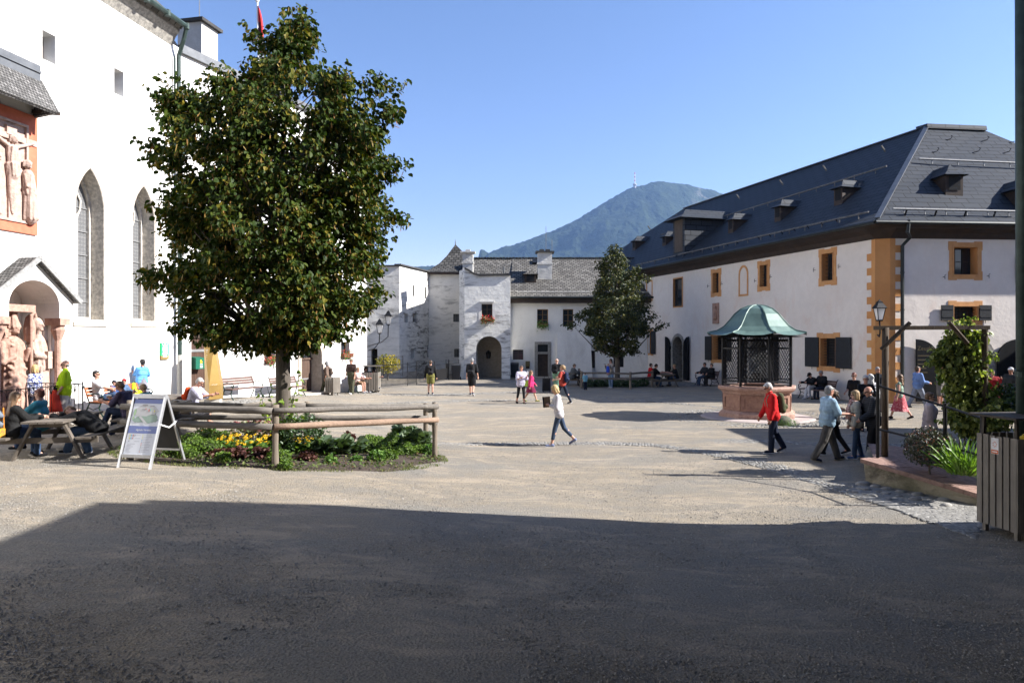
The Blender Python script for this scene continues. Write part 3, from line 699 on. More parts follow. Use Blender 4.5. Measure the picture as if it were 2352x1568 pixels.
for k in (0, 1): mb.beam(WA.pt(sr-.1-2.2*k, ub+.12, 0), WA.pt(sr-.1-2.2*k, ub+.02, .85), .1, .1)
mb.build('bracket', [DKWOOD], relief)
tab = thing('inscription_tablet', 'faint pinkish tablet of carved lines under the red framed relief', 'tablet', WA.pt(*WA.sz(35, 562)))
r_ = WA.rect(-70, 70, 551, 576); mb = MB(); WA.box(mb, r_[0], r_[2], r_[1], r_[3], .001, .02); mb.build('slab', [M('faded_stone', (.66, .59, .55), (.6, .53, .49))], tab)
mb = MB()
for k in range(5):
    s = r_[0]+.1; z = r_[3]-.06-(r_[3]-r_[1]-.06)*k/5
    while s < r_[2]-.2: L = random.uniform(.08, .3); WA.box(mb, s, s+L, z-.035, z-.008, .0205, .023); s += L+.05
mb.build('carved_lines', [M('carved_line', (.45, .33, .29))], tab)
# the gabled shrine
shr = thing('shrine', 'white gabled shrine porch with grey shingle roof built on the church wall', 'shrine', WA.pt(sA, 0, PO))
mb = MB(); lx, rx = sA-hw+.12, sA+hw-.12; zl = zTip+.08
out = [(lx, zsp-.32), (sA-ch-.0, zsp-.32), (sA-ch, zsp)]+archp(sA-ch, sA+ch, zsp, zsp, ztop, 10)[2:][::-1]+[(sA+ch, zsp), (sA+ch, zsp-.32), (rx, zsp-.32), (rx, zl), (sA, zA-.12), (lx, zl)]
cl = []
for p in out:
    if not cl or (abs(p[0]-cl[-1][0])+abs(p[1]-cl[-1][1])) > 1e-4: cl.append(p)
WA.prism(mb, cl, .0015, PO); mb.build('gable_wall', [PL_CHURCH], shr)
mb = MB()
for sg in (-1, 1):
    e = sA+sg*hw; plane_roof(mb, [WA.pt(sA, zA+.02, .002), WA.pt(sA, zA+.02, PO+.14), WA.pt(e, zTip-.02, PO+.14), WA.pt(e, zTip-.02, .002)], .09)
mb.build('roof', [SHINGLE_L], shr)
mb = MB()
for sg in (-1, 1):
    e = sA+sg*(hw+.02); mb.beam(WA.pt(sA, zA+.0, PO+.17), WA.pt(e, zTip-.06, PO+.17), .05, .13)
mb.build('verge_board', [M('verge_grey', (.32, .32, .31), (.2, .2, .195), .7, 12)], shr)
for sg in (-1, 1):
    c = sA+sg*(ch+.17); mb = MB(); WA.box(mb, c-.17, c+.2, zsp-.52, zsp-.325, .002, PO+.02)
    mb.lathe([(.18, 0), (.16, -.06), (.19, -.14), (.14, -.3), (.10, -.42)], WA.pt(c, zsp-.52, PO-.2), 10)
    mb.build('capital', [MARBLE], shr)
    mb = MB(); mb.tube([WA.pt(c, zsp-.9, PO-.2), WA.pt(c, .25, PO-.2)], .095, 10); WA.box(mb, c-.18, c+.18, .2, .6, PO-.38, PO-.02); mb.build('column', [MARBLE], shr)
    mb = MB(); WA.box(mb, c-.06, c+.22, .2, zsp-.53, .002, .12); mb.build('pilaster', [PL_CHURCH], shr)
mb = MB(); WA.box(mb, sA-ch-.5, sA+ch+.5, .1, .72, -.7, PO+.25); mb.build('plinth', [MARBLE_L], shr)
def st(ds, z, o=-.15): return WA.pt(sA+ds, z, o)
bs_ = thing('bishop_statue', 'pink stone relief of a bishop with mitre and staff inside the shrine', 'statue', st(0, .72)); w_ = WA.sz(30, V0, -.1)[0]-sA
w_ = min(w_, .1)
z0 = .72; D_ = w_
figure('robed_body', [('c', st(D_, z0+.25), st(D_, z0+1.3), .36, .27), ('c', st(D_, z0+1.2), st(D_, z0+1.95), .27, .25), ('c', st(D_-.12, z0+1.95), st(D_+.12, z0+1.95), .2, .2), ('e', st(D_, z0+2.38, -.05), .13, .13, .17), ('c', st(D_, z0+2.45, -.07), st(D_, z0+2.8, -.1), .15, .05),
    ('c', st(D_-.3, z0+1.95), st(D_-.36, z0+1.45, -.05), .1, .09), ('c', st(D_-.36, z0+1.45, -.05), st(D_-.15, z0+1.6, .1), .08, .06), ('c', st(D_+.3, z0+1.95), st(D_+.38, z0+1.5, -.05), .1, .09), ('c', st(D_+.38, z0+1.5, -.05), st(D_+.34, z0+1.8, .08), .08, .06)]
    +[('c', st(D_-.22+.11*k, z0+.1, .12), st(D_-.12+.07*k, z0+1.4+.1*(k % 2), .08), .055, .04) for k in range(5)]+[('c', st(D_-.25, z0+1.5-.2*k, .05), st(D_+.2, z0+1.25-.22*k, .12), .045, .045) for k in range(4)], MARBLE, bs_, .03)
mb = MB(); mb.tube([st(D_+.4, z0, .1), st(D_+.4, z0+2.4, .1)], .045, 7); mb.tube([st(D_+.4, z0+2.4, .1), st(D_+.4, z0+2.75, .1), st(D_+.5, z0+2.85, .1), st(D_+.55, z0+2.7, .1)], .05, 7); mb.build('staff', [MARBLE], bs_)
mb = MB(); WA.box(mb, sA+D_-.95, sA+D_+.55, z0+2.85, z0+3.05, -.6, .1); WA.box(mb, sA+D_-.95, sA+D_+.55, z0, z0+2.85, -.62, -.48)
for ds in (-.75, .5): mb.lathe([(.05, 0), (.14, .05), (.16, .4), (.1, .7), (.02, .8)], st(D_+ds, z0+2.0, -.05), 8)
mb.build('canopy', [MARBLE], bs_)
for ds, h in ((-.75, 1.6),):
    figure('side_figure', [('c', st(D_+ds, z0+.2), st(D_+ds, z0+h*.6), .26, .2), ('c', st(D_+ds, z0+h*.6), st(D_+ds, z0+h*.95), .2, .17), ('e', st(D_+ds, z0+h+.3), .13, .13, .16)], MARBLE, bs_, .03)
k_ = WA.sz(93, V0, -.1)[0]-sA
sts = thing('saint_statue', 'pale stone figure holding a book beside the bishop statue', 'statue', st(k_, .72))
figure('robed_body', [('c', st(k_, .95), st(k_, 2.0), .26, .24), ('c', st(k_, 2.0), st(k_-.02, 2.75), .28, .2), ('e', st(k_+.02, 3.2), .15, .15, .19), ('e', st(k_-.02, 3.24, -.2), .19, .17, .2), ('c', st(k_-.24, 2.7), st(k_-.28, 2.35, 0), .12, .1), ('c', st(k_-.28, 2.35, 0), st(k_+.08, 2.25, .15), .09, .07), ('c', st(k_+.2, 2.7), st(k_+.3, 2.35, .0), .12, .1), ('c', st(k_, 2.8), st(k_, 3.05), .09, .09)]
    +[('c', st(k_-.18+.1*k, .85, .08), st(k_-.15+.08*k, 2.0, .06), .045, .04) for k in range(5)], MARBLE_L, sts, .03)
mb = MB(); WA.box(mb, sA+k_-.05, sA+k_+.32, 1.95, 2.45, -.02, .2); mb.build('book', [MARBLE_L], sts)
# iron railing of the shrine
def railing(name, label, pts, h, gap, parent=None, top=.02, bars=.008, post=.022, cat='railing', z=None, mid=(), mat=None, arches=False, postgap=None):
    mat = mat or IRON
    r = thing(name, label, cat, (pts[0][0], pts[0][1], z if z is not None else zg(pts[0][0], pts[0][1])))
    for i in range(len(pts)-1):
        a, b = Vector(pts[i][:2]), Vector(pts[i+1][:2]); L = (b-a).length
        za, zb = (z, z) if z is not None else (zg(*a), zg(*b))
        f = lambda t, zz: Vector((a.x+(b.x-a.x)*t, a.y+(b.y-a.y)*t, za+(zb-za)*t+zz))
        mb = MB(); mb.beam(f(0, h), f(1, h), .045, .02); mb.beam(f(0, .12), f(1, .12), .03, .02)
        for q in mid: mb.beam(f(0, q), f(1, q), .03, .02)
        n = max(1, int(L/gap))
        for k in range(1, n): mb.tube([f(k/n, .12), f(k/n, mid[-1] if mid else h)], bars, 4, cap=False)
        if arches:
            for k in range(0, n-1, 2): mb.tube([f(k/n, h-.22), f((k+.3)/n, h-.08), f((k+1)/n, h-.02), f((k+1.7)/n, h-.08), f((k+2)/n, h-.22)], bars, 4, cap=False)
        mb.build('railing_panel', [mat], r)
        m = max(1, int(L/(postgap or 99)))
        for k in range(m+(1 if i == len(pts)-2 else 0)):
            mb = MB(); mb.tube([f(k/m, -.05), f(k/m, h+.06)], post, 6); mb.build('post', [mat], r)
    return r
o_ = 2.0; e1 = WA.pt(*WA.sz(190, V0, o_), o_); e1 = (e1.x, e1.y)
e0 = WA.pt(WA.sz(-30, V0, o_)[0], 0, o_); ew = WA.pt(WA.sz(190, V0, o_)[0]+.1, 0, .1)
railing('iron_railing', 'black wrought iron railing enclosing the stone shrine', [(e0.x, e0.y), e1, (ew.x, ew.y)], 1.1, .13, arches=True, postgap=2.4)

# ------------------------------------------------------------------ white wing behind the lime tree
WB = Wall(C0.x, C0.y, 4.7, 11.7); LB = math.hypot(4.7, 11.7)
wing = thing('wing_building', 'white rough plastered wing with arched doorway behind the large tree', 'building', (C0.x, C0.y, 0))
zB = WB.sz(480, 150)[1]; holes = []
rD = WB.rect(439, 482, 700, 888); rD = (rD[0], .35, rD[2], rD[3]); holes.append((rp(rD), .3))
mb = MB(); zt2 = WB.sz(460, 776)[1]; WB.box(mb, rD[0], rD[2], rD[1], zt2, -.26, -.2)
for s in np.linspace(rD[0], rD[2], 9)[1:-1]: WB.box(mb, s-.006, s+.006, rD[1], zt2, -.2, -.195)
d = mb.build('door', [M('reddish_brown_door', (.085, .045, .03), (.05, .028, .02), .6, 3, .2, 20, .3, 0, (4, 4, .5))], wing)
mb = MB()
for k in (.18, .8): z = rD[1]+(zt2-rD[1])*k; WB.box(mb, rD[0]+.05, rD[2]-.1, z-.05, z+.05, -.195, -.17)
mb.build('hinge', [M('grey_iron', (.2, .2, .2))], d)
mb = MB(); WB.prism(mb, rp((rD[0], zt2, rD[2], rD[3])), -.24, -.12, inner=rp((rD[0]+.1, zt2+.12, rD[2]-.1, rD[3]-.1))); WB.box(mb, (rD[0]+rD[2])/2-.03, (rD[0]+rD[2])/2+.03, zt2+.12, rD[3]-.1, -.22, -.15)
tr_ = mb.build('transom', [DKWOOD], wing); MB().quad(*[WB.pt(p[0], p[1], -.2) for p in rp((rD[0], zt2, rD[2], rD[3]))]).build('pane', [GLASS], tr_)
for (a, b, c, d_), kw in (((494, 522, 745, 793), dict(grille=(6, 8))), ((608, 632, 792, 836), {}), ((783, 803, 785, 822), {})):
    rr = WB.rect(a, b, c, d_); holes.append(window(wing, WB, rr, .3, 2, 2, WINFRAME, **kw))
    mb = MB(); WB.prism(mb, rp((rr[0]-.16, rr[1]-.2, rr[2]+.16, rr[3]+.16)), .001, .006, inner=rp((rr[0]-.15, rr[1]-.19, rr[2]+.15, rr[3]+.15))); mb.build('plaster_line', [M('line_grey', (.5, .49, .47))], wing)
for rr in ((600, 622, 560, 600), (700, 722, 540, 590), (640, 660, 420, 460), (760, 780, 480, 520)):
    holes.append(window(wing, WB, WB.rect(*rr), .3, 2, 2))
sa0, _, sa1, za1 = WB.rect(684, 744, 772, 897); hole = archp(sa0+.22, sa1-.22, .2, za1-.95, za1-.2, 8); holes.append((hole, .75))
mb = MB(); outp = archp(sa0, sa1, .2, za1-.95, za1, 8); WB.prism(mb, outp, .001, .05, inner=hole); ar = mb.build('arched_doorway', [STONE_L], wing)
mb = MB(); WB.prism(mb, hole, -.7, -.001, inner=grow(hole, -.012)); mb.build('reveal', [STONE_L], ar)
mb = MB(); zl_ = za1-1.15; WB.box(mb, sa0+.25, sa1-.25, .25, zl_, -.62, -.56); WB.box(mb, sa0+.22, sa1-.22, zl_, zl_+.1, -.62, -.5)
for s in np.linspace(sa0+.3, sa1-.3, 6)[1:-1]: WB.box(mb, s-.005, s+.005, .25, zl_, -.56, -.556)
dd = mb.build('door', [M('plank_door', (.105, .065, .045), (.06, .038, .028), .7, 4, .2, 20, .3, 0, (5, 5, .5))], ar)
mb = MB()
for z in (.8, 2.0): WB.box(mb, sa0+.3, sa1-.5, z, z+.07, -.556, -.54)
mb.build('hinge', [M('grey_iron', (.2, .2, .2))], dd)
MB_ = MB(); WB.face(MB_, hole, off=-.6); MB_.build('fanlight', [GLASS], ar)
mb = MB(); WB.box(mb, sa0-.1, sa1+.1, -.05, .2, -.2, .45); mb.build('doorstep', [STONE_L], ar)
mb = MB(); WB.face(mb, [(0, -1), (LB, -1), (LB, zB), (0, zB)], holes)
e = WB.pt(LB, 0); mb.quad((e.x, e.y, -1), (e.x-9, e.y+1.5, -1), (e.x-9, e.y+1.5, zB), (e.x, e.y, zB))
mb.build('wall', [PL_WING], wing)
mb = MB(); WB.box(mb, 0, LB+.05, zB+.002, zB+.28, -.6, .1); WB.box(mb, 0, LB+.05, zB-.06, zB-.0, .005, .14); mb.build('coping', [ZINC], wing)
mb = MB(); mb.quad(WB.pt(0, zB, -.3), WB.pt(LB, zB, -.3), WB.pt(LB, zB+1.2, -7), WB.pt(0, zB+1.2, -7)); mb.build('roof', [SHINGLE], wing)
def chimney(name, c, hx, hy, z0, z1, d, parent, mat, cap=.12, capmat=None, pots=0, rod=0, collar=False):
    dx = Vector((d[0], d[1], 0)).normalized(); dy = Vector((-dx.y, dx.x, 0)); up = Vector((0, 0, 1))
    mb = MB(); mb.obox((c[0], c[1], (z0+z1)/2), dx, dy, up, hx, hy, (z1-z0)/2)
    if collar: mb.obox((c[0], c[1], z0+(z1-z0)*.62), dx, dy, up, hx+.05, hy+.05, .06)
    ch_ = mb.build(name, [mat], parent)
    mb = MB(); mb.obox((c[0], c[1], z1+cap/2+.002), dx, dy, up, hx+.16, hy+.16, cap/2)
    for k in range(pots): mb.obox((c[0]+(k-.5*(pots-1))*.45*dx.x, c[1]+(k-.5*(pots-1))*.45*dx.y, z1+cap+.1), dx, dy, up, .17, .17, .06)
    mb.build('cap', [capmat or M('dark_cap', (.06, .058, .055), (.035, .034, .033))], ch_)
    for k in range(rod):
        mb = MB(); mb.tube([(c[0]+dx.x*(.1+.45*k), c[1]+dx.y*(.1+.45*k), z1+cap), (c[0]+dx.x*(.1+.45*k), c[1]+dx.y*(.1+.45*k), z1+cap+(1.9 if k == 0 else .9))], .018, 5); mb.build('lightning_rod', [M('grey_iron', (.2, .2, .2))], ch_)
    return ch_
CHP = plaster('chimney_plaster', (.62, .60, .565), (.46, .45, .42), (.22, .215, .2), .45, .9, 1.2)
q = P(441, 160, 31.5); z1 = P(457, 40, 31.0).z
chimney('chimney', (q.x-.0, q.y+.6), .58, .60, 12.5, z1, (.22, 1), wing, CHP, .14, rod=1)
fl = thing('flagpole', 'white flagpole with a red and white flag hanging above the treetop', 'flagpole', P(597, 330, 42))
b = P(597, 330, 42); tp = P(591, 2, 42); mb = MB(); mb.tube([b, tp], [.09, .05], 8); mb.ell(tp, .12, .12, .12, 8, 5); mb.build('pole', [WHITE], fl)
V = []; Fc = []; n = 24
for j in range(n):
    t = j/(n-1); p = tp.lerp(b, .03+t*.42)
    for i in range(7):
        s = i/6; V.append((p.x+s*(.12+.42*t**.8)+.03*math.sin(9*t+i), p.y+.09*math.sin(i*2.2+t*4), p.z-.2*s))
Fc = [(j*7+i, j*7+i+1, (j+1)*7+i+1, (j+1)*7+i) for j in range(n-1) for i in range(6)]
link('flag', npmesh('flag', V, Fc, [M('flag_red', (.55, .03, .03)), WHITE, M('flag_dark', (.06, .02, .03))], [(0, 2, 0, 1)[(k//6*4)//(n-1) if (k//6*4)//(n-1) < 4 else 3] if k % 6 < 3 else (0, 0, 1, 1)[min(3, (k//6*4)//(n-1))] for k in range(len(Fc))], True), fl)

# ------------------------------------------------------------------ far buildings
hb = thing('bastion_building', 'old weathered white building with bright lit upper corner behind the iron fence', 'building', (-7.93, 50, 0))
W1 = Wall(-13.5, 50, 1, 0); W2 = Wall(-7.93, 50, 1.45, 5.4); W3 = Wall(-6.48, 55.4, 1, 0)
zD = P(917, 612, 50).z; holes = []
rr = W1.rect(852, 867, 801, 850); rr = (rr[0], 0.0, rr[2], rr[3]); holes = [(rp(rr), .5)]
mb = MB(); W1.face(mb, [(0, -2), (5.57, -2), (5.57, zD), (0, zD)], holes); W1.face(mb, rp(rr), off=-.5, m=1)
h2 = []
for a in ((929, 937, 720, 740), (948, 957, 720, 740), (944, 951, 800, 822), (981, 984.4, 793, 820)):
    r2 = W2.rect(*a); h2.append(window(hb, W2, r2, .3, 1, 2, WINFRAME))
W2.face(mb, [(0, -2), (5.6, -2), (5.6, zD), (0, zD)], h2)
mb.quad((-6.48, 55.4, -2), (-9, 60, -2), (-9, 60, zD), (-6.48, 55.4, zD))
mb.build('wall', [PL_OLD, DARKIN], hb)
mb = MB(); W1.box(mb, -2, 5.62, zD+.001, zD+.1, -.4, .1); W2.box(mb, .05, 5.6, zD+.101, zD+.2, -.4, .1); mb.build('coping', [M('dark_cap', (.06, .058, .055))], hb)
for a in ((913, 914.5, 655, 680), (980, 981, 660, 684)):
    pass
mb = MB(); r2 = W2.rect(948, 949.5, 655, 680); W2.box(mb, *[r2[0], r2[2]], r2[1], r2[3], .0, .05); r2 = W2.rect(976, 977.5, 660, 685); W2.box(mb, r2[0], r2[2], r2[1], r2[3], .0, .05); mb.build('tie_anchor', [IRON], hb)
tw = thing('tower_building', 'stocky pale tower with a steep pointed shingle roof left of the gateway', 'tower', (-6.48, 55.4, 0))
zT = P(1030, 629, 55.4).z; h3 = []
for a, kw in (((1041, 1057, 721, 739), {}), ((1043, 1058, 801, 820), {})):
    r3 = W3.rect(*a); h3.append(window(tw, W3, r3, .2, 2, 3, M('dark_window_frame', (.03, .028, .026)), GLASS_G, **kw))
    mb = MB(); W3.prism(mb, rp((r3[0]-.2, r3[1]-.2, r3[2]+.2, r3[3]+.2)), .001, .006, inner=rp((r3[0]-.19, r3[1]-.19, r3[2]+.19, r3[3]+.19))); mb.build('plaster_line', [M('line_grey', (.5, .49, .47))], tw)
mb = MB(); W3.face(mb, [(0, -2), (5, -2), (5, zT), (0, zT)], h3); mb.quad((-1.48, 55.4, -2), (-1.48, 61, -2), (-1.48, 61, zT), (-1.48, 55.4, zT)); mb.build('wall', [PL_TOWER], tw)
ap = P(1046, 562, 58.3); mb = MB(); lo = [(-6.9, 55.0, zT+.12), (-1.0, 55.0, zT+.12), (-1.0, 61.4, zT+.12), (-6.9, 61.4, zT+.12)]
cx_, cy_ = ap.x, ap.y
for lv0, lv1, z0_, z1_ in ((1, .76, zT+.12, zT+.12+(ap.z-zT)*.12), (.76, .50, zT+.12+(ap.z-zT)*.12, zT+.12+(ap.z-zT)*.32), (.50, .27, zT+.12+(ap.z-zT)*.32, zT+.12+(ap.z-zT)*.58), (.27, .0, zT+.12+(ap.z-zT)*.58, ap.z)):
    a = [(cx_+(p[0]-cx_)*lv0, cy_+(p[1]-cy_)*lv0, z0_) for p in lo]; c = [(cx_+(p[0]-cx_)*max(lv1, .01), cy_+(p[1]-cy_)*max(lv1, .01), z1_) for p in lo]
    for i in range(4): j = (i+1) % 4; mb.quad(a[i], a[j], c[j], c[i])
mb.build('roof', [SHINGLE_T], tw)
mb = MB(); W3.box(mb, -.42, 5.3, zT-.06, zT+.11, -.3, .38); mb.build('eaves', [FASCIA], tw); mb = MB(); mb.tube([ap, ap+Vector((0, 0, .45))], [.05, .01], 6); mb.build('finial', [ZINC], tw)
# gatehouse
WG = Wall(-3.26, 48.8, 1, 0); LG = 3.14; gate = thing('gatehouse', 'white gatehouse with round arched passage and flower box window', 'gatehouse', (-1.7, 48.8, 0))
gs0, _, gs1, gz = WG.rect(1093, 1152, 772, 870); hole = archp(gs0, gs1, -.02, gz-.9, gz, 10); r1 = WG.rect(1106, 1131, 698, 735)
holes = [(hole, 2.4), window(gate, WG, r1, .18, 2, 3, WINFRAME)]
mb = MB(); WG.box(mb, r1[0]-.12, r1[2]+.12, r1[3]+.12, r1[3]+.2, .001, .12); WG.prism(mb, rp((r1[0]-.2, r1[1]-.2, r1[2]+.2, r1[3]+.11)), .001, .012, inner=rp((r1[0]-.01, r1[1]-.01, r1[2]+.01, r1[3]+.01))); mb.build('window_surround', [PL_HOUSE], gate)
zg_ = lambda u, v: WG.sz(u, v)
tp_ = [(0, zg_(1067, 618)[1]), (.25, zg_(1073, 622)[1]), (.62, zg_(1090, 630)[1]), (1.0, zg_(1108, 634)[1]), (LG, zg_(1172, 633)[1])]
mb = MB(); WG.face(mb, [(0, -1), (LG, -1)]+tp_[::-1], holes)
mb.quad(WG.pt(0, -1), WG.pt(-.45, -1, -1.2), WG.pt(-.45, tp_[0][1], -1.2), WG.pt(0, tp_[0][1])); mb.quad(WG.pt(-.45, -1, -1.2), WG.pt(-.45, -1, -8), WG.pt(-.45, tp_[0][1], -8), WG.pt(-.45, tp_[0][1], -1.2))
mb.quad(WG.pt(LG, -1), WG.pt(LG, -1, -2.2), WG.pt(LG, tp_[-1][1], -2.2), WG.pt(LG, tp_[-1][1])); WG.face(mb, hole, off=-5.5, m=1)
WG.face(mb, hole, off=-2.39, m=1)
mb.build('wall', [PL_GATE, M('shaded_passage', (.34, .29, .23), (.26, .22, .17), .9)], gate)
mb = MB()
for i in range(len(tp_)-1): a, b = tp_[i], tp_[i+1]; mb.hexa([WG.pt(a[0]-.0, a[1]+.001, .12), WG.pt(b[0], b[1]+.001, .12), WG.pt(b[0], b[1]+.001, -2), WG.pt(a[0], a[1]+.001, -2)], [WG.pt(a[0], a[1]+.13, .12), WG.pt(b[0], b[1]+.13, .12), WG.pt(b[0], b[1]+.13, -2), WG.pt(a[0], a[1]+.13, -2)])
mb.build('coping', [M('dark_cap', (.06, .058, .055))], gate)
mb = MB(); c = WG.pt((gs0+gs1)/2-.1, 1.6, -2.25); mb.tube([c+Vector((0, 0, -.25)), c+Vector((0, 0, .15))], [.13, .18], 6); mb.tube([c+Vector((0, 0, .15)), c+Vector((0, 0, .35))], [.2, .03], 6); mb.build('passage_lantern', [IRON], gate)
q = P(1075, 600, 50.3); chimney('chimney', (q.x, q.y), .36, .36, P(1075, 640, 50.3).z, P(1075, 582, 50.3).z, (1, 0), gate, CHP, .1, M('pale_cap', (.5, .49, .46)), pots=1, collar=True)
# long house under the mountain
WM = Wall(-.12, 51, 1, 0); LM = 10.0; house = thing('long_house', 'pale two storey house with grey shingle roof under the mountain', 'house', (4.8, 51, 0))
zM = WM.sz(1300, 696)[1]; holes = []
for a, kw in (((1234, 1259, 710, 747), dict(nx=2, nz=3)), ((1293, 1317, 710, 750), dict(nx=2, nz=3)), ((1355, 1379, 710, 750), dict(nx=2, nz=3)), ((1178, 1202, 803, 826), dict(nx=2, nz=2)), ((1342, 1367, 805, 845), dict(nx=2, nz=4, grille=(5, 8))), ((1409, 1433, 805, 843), dict(nx=2, nz=4, grille=(5, 8)))):
    r1 = WM.rect(*a); holes.append(window(house, WM, r1, .2, mat=M('ochre_window_frame', (.20, .115, .05), (.15, .09, .04)) if a[2] < 760 else M('dark_window_frame', (.03, .028, .026)), **kw))
    mb = MB(); WM.prism(mb, rp((r1[0]-.2, r1[1]-.14, r1[2]+.2, r1[3]+.2)), .001, .014, inner=rp((r1[0]-.01, r1[1]-.01, r1[2]+.01, r1[3]+.01))); mb.build('window_surround', [PL_HOUSE], house)
r1 = WM.rect(1235, 1259, 791, 868); r1 = (r1[0], .02, r1[2], r1[3]); holes.append((rp(r1), .25)); zt3 = WM.sz(1247, 808)[1]; zt4 = WM.sz(1247, 813)[1]
mb = MB(); WM.prism(mb, rp((r1[0]-.22, -.05, r1[2]+.22, r1[3]+.2)), .001, .05, inner=rp(r1)); WM.box(mb, r1[0]-.05, r1[2]+.05, zt4, zt3, -.2, .06); dr = mb.build('door_frame', [STONE_L if False else M('grey_door_stone', (.30, .29, .26), (.2, .19, .175), .9, 9, .8, 25)], house)
mb = MB(); WM.box(mb, r1[0], r1[2], .02, zt4, -.24, -.16)
for s in np.linspace(r1[0], r1[2], 7)[1:-1]: WM.box(mb, s-.006, s+.006, .05, zt4, -.16, -.155)
mb.build('door', [DKWOOD], dr); mb = MB(); mb.quad(*[WM.pt(p[0], p[1], -.2) for p in rp((r1[0], zt3, r1[2], r1[3]))]); mb.build('pane', [GLASS], dr); mb = MB(); WM.box(mb, r1[0]-.3, r1[2]+.3, -.02, .06, .0, .4); mb.build('doorstep', [STONE_L], dr)
mb = MB(); WM.face(mb, [(0, -1), (LM, -1), (LM, zM), (0, zM)], holes); mb.quad(WM.pt(0, -1, -.5), WM.pt(0, -1, -9), WM.pt(0, zM, -9), WM.pt(0, zM, -.5)); mb.build('wall', [PL_HOUSE], house)
# battered buttress beside the door
b0, _, b1, bz = WM.rect(1280, 1356, 760, 870); mb = MB(); mb.hexa([WM.pt(b0-.1, -.1, .55), WM.pt(b1+.1, -.1, .5), WM.pt(b1+.1, -.1, .002), WM.pt(b0-.1, -.1, .002)], [WM.pt(b0, bz-.1, .03), WM.pt(b1, bz-.1, .03), WM.pt(b1, bz-.1, .002), WM.pt(b0, bz-.1, .002)])
mb.build('buttress', [PL_HOUSE], house)
er = [WM.pt(-.05, P(1250, 681, 50.4).z, .6), WM.pt(LM+1, P(1250, 681, 50.4).z, .6)]; rz_ = P(1250, 593.5, 56).z
mb = MB(); plane_roof(mb, [er[0], er[1], (11.5, 56, rz_), (0.05, 56, rz_)], .12)
plane_roof(mb, [WM.pt(-3.5, tp_[0][1]-.9, -1.8), WM.pt(.0, er[0].z+.9, -1.3), (.1, 56, rz_), (-3.6, 56, rz_)], .1)
plane_roof(mb, [(12.5, 61.5, er[0].z), (-3.6, 61.5, er[0].z), (-3.6, 56, rz_), (12.5, 56, rz_)], .12)
mb.build('roof', [SHINGLE], house)
mb = MB()
for i in range(60): x = -3.5+i*.25; mb.box((x, 55.85, rz_+.0+.03*(i*7 % 3)/3), (x+.23, 56.1, rz_+.07+.03*(i*7 % 3)/3))
mb.build('ridge_tiles', [SHINGLE], house)
mb = MB(); WM.box(mb, 0, LM, zM, er[0].z-.14, -.05, .5); WM.box(mb, 0, LM, er[0].z-.14, er[0].z-.02, -.05, .58); mb.build('eaves', [FASCIA], house)
mb = MB(); mb.tube([er[0]+Vector((0, -.12, -.06)), er[1]+Vector((0, -.12, -.06))], .08, 7); mb.build('gutter', [PIPE_DK], house)
mb = MB(); k_ = Vector((0, .55, .36)); mb.tube([er[0]+k_+Vector((.5, 0, 0)), er[1]+k_], .05, 6)
for i in range(8): mb.beam(er[0]+k_+Vector((.6+i*1.25, 0, -.1)), er[0]+k_+Vector((.6+i*1.25, 0, .12)), .04, .04)
mb.build('snow_guard', [M('pale_pole', (.34, .33, .31))], house)
q = P(1251, 632, 53.2); chimney('chimney', (q.x, q.y), .53, .4, P(1251, 634, 53).z-.4, P(1251, 581, 53).z, (1, 0), house, CHP, .12, pots=2, rod=2, collar=True)
mb = MB(); a = P(1175, 626, 53); mb.tube([P(1157, 612, 53.5)+Vector((0, 0, -.5)), P(1157, 612, 53.5)], .05, 6); mb.build('vent_pipe', [ZINC], house)
mb = MB(); q = P(1232, 600, 55.3); mb.obox(q, (1, 0, 0), (0, .84, .5), (0, -.5, .84), .3, .35, .06); mb.build('skylight', [IRON], house)
def dormer(c, f, w, h, parent, slope, roofmat, wallmat, hood=.35, over=.25, dark=DARKIN, hip=.45):
    """c: bottom centre of the front on the roof, f: horizontal outward direction"""
    c = Vector(c); f = Vector((f[0], f[1], 0)).normalized(); x = Vector((-f.y, f.x, 0)); up = Vector((0, 0, 1)); dep = h/slope+.3
    mb = MB(); b = [c-x*w/2-up*.1, c+x*w/2-up*.1]; tz = up*h
    lo = [c-x*w/2-up*.3, c+x*w/2-up*.3, c+x*w/2-f*dep-up*.3, c-x*w/2-f*dep-up*.3]; hi = [p+up*(h+.3) for p in lo]
    mb.hexa(lo, hi); d = mb.build('dormer', [wallmat], parent)
    mb = MB(); fr = f*.02
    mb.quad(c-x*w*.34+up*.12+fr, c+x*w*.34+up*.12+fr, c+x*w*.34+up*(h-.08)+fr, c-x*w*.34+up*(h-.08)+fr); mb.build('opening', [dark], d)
    rh = hood; e0 = c+f*over+up*(h-.1); L = x*(w/2+over*.8); dep2 = (h+rh)/slope+.2
    A_, B_ = e0-L, e0+L; Rf = c-f*hip+up*(h+rh); Rb = c-f*dep2+up*(h+rh); Ab = c-L-f*dep+up*(h-.1); Bb = c+L-f*dep+up*(h-.1)
    mb = MB()
    mA, mB_ = (A_+Rf)/2-up*.07, (B_+Rf)/2-up*.07
    mb.quad(A_, B_, mB_, mA); mb.quad(mA, mB_, Rf)
    for e_, m_, eb in ((A_, mA, Ab), (B_, mB_, Bb)):
        mk = (eb+Rb)/2-up*.07; mb.quad(e_, m_, mk, eb); mb.quad(m_, Rf, Rb, mk)
    mb.quad(A_-up*.03, B_-up*.03, Bb-up*.03, Ab-up*.03)
    mb.build('dormer_roof', [roofmat], d)
    return d
q = P(1218, 655, 52.6); dormer((q.x, 52.3, er[0].z+(52.3-50.4)*.585), (0, -1), .85, .75, house, .585, SHINGLE, DKWOOD, .35, .18)
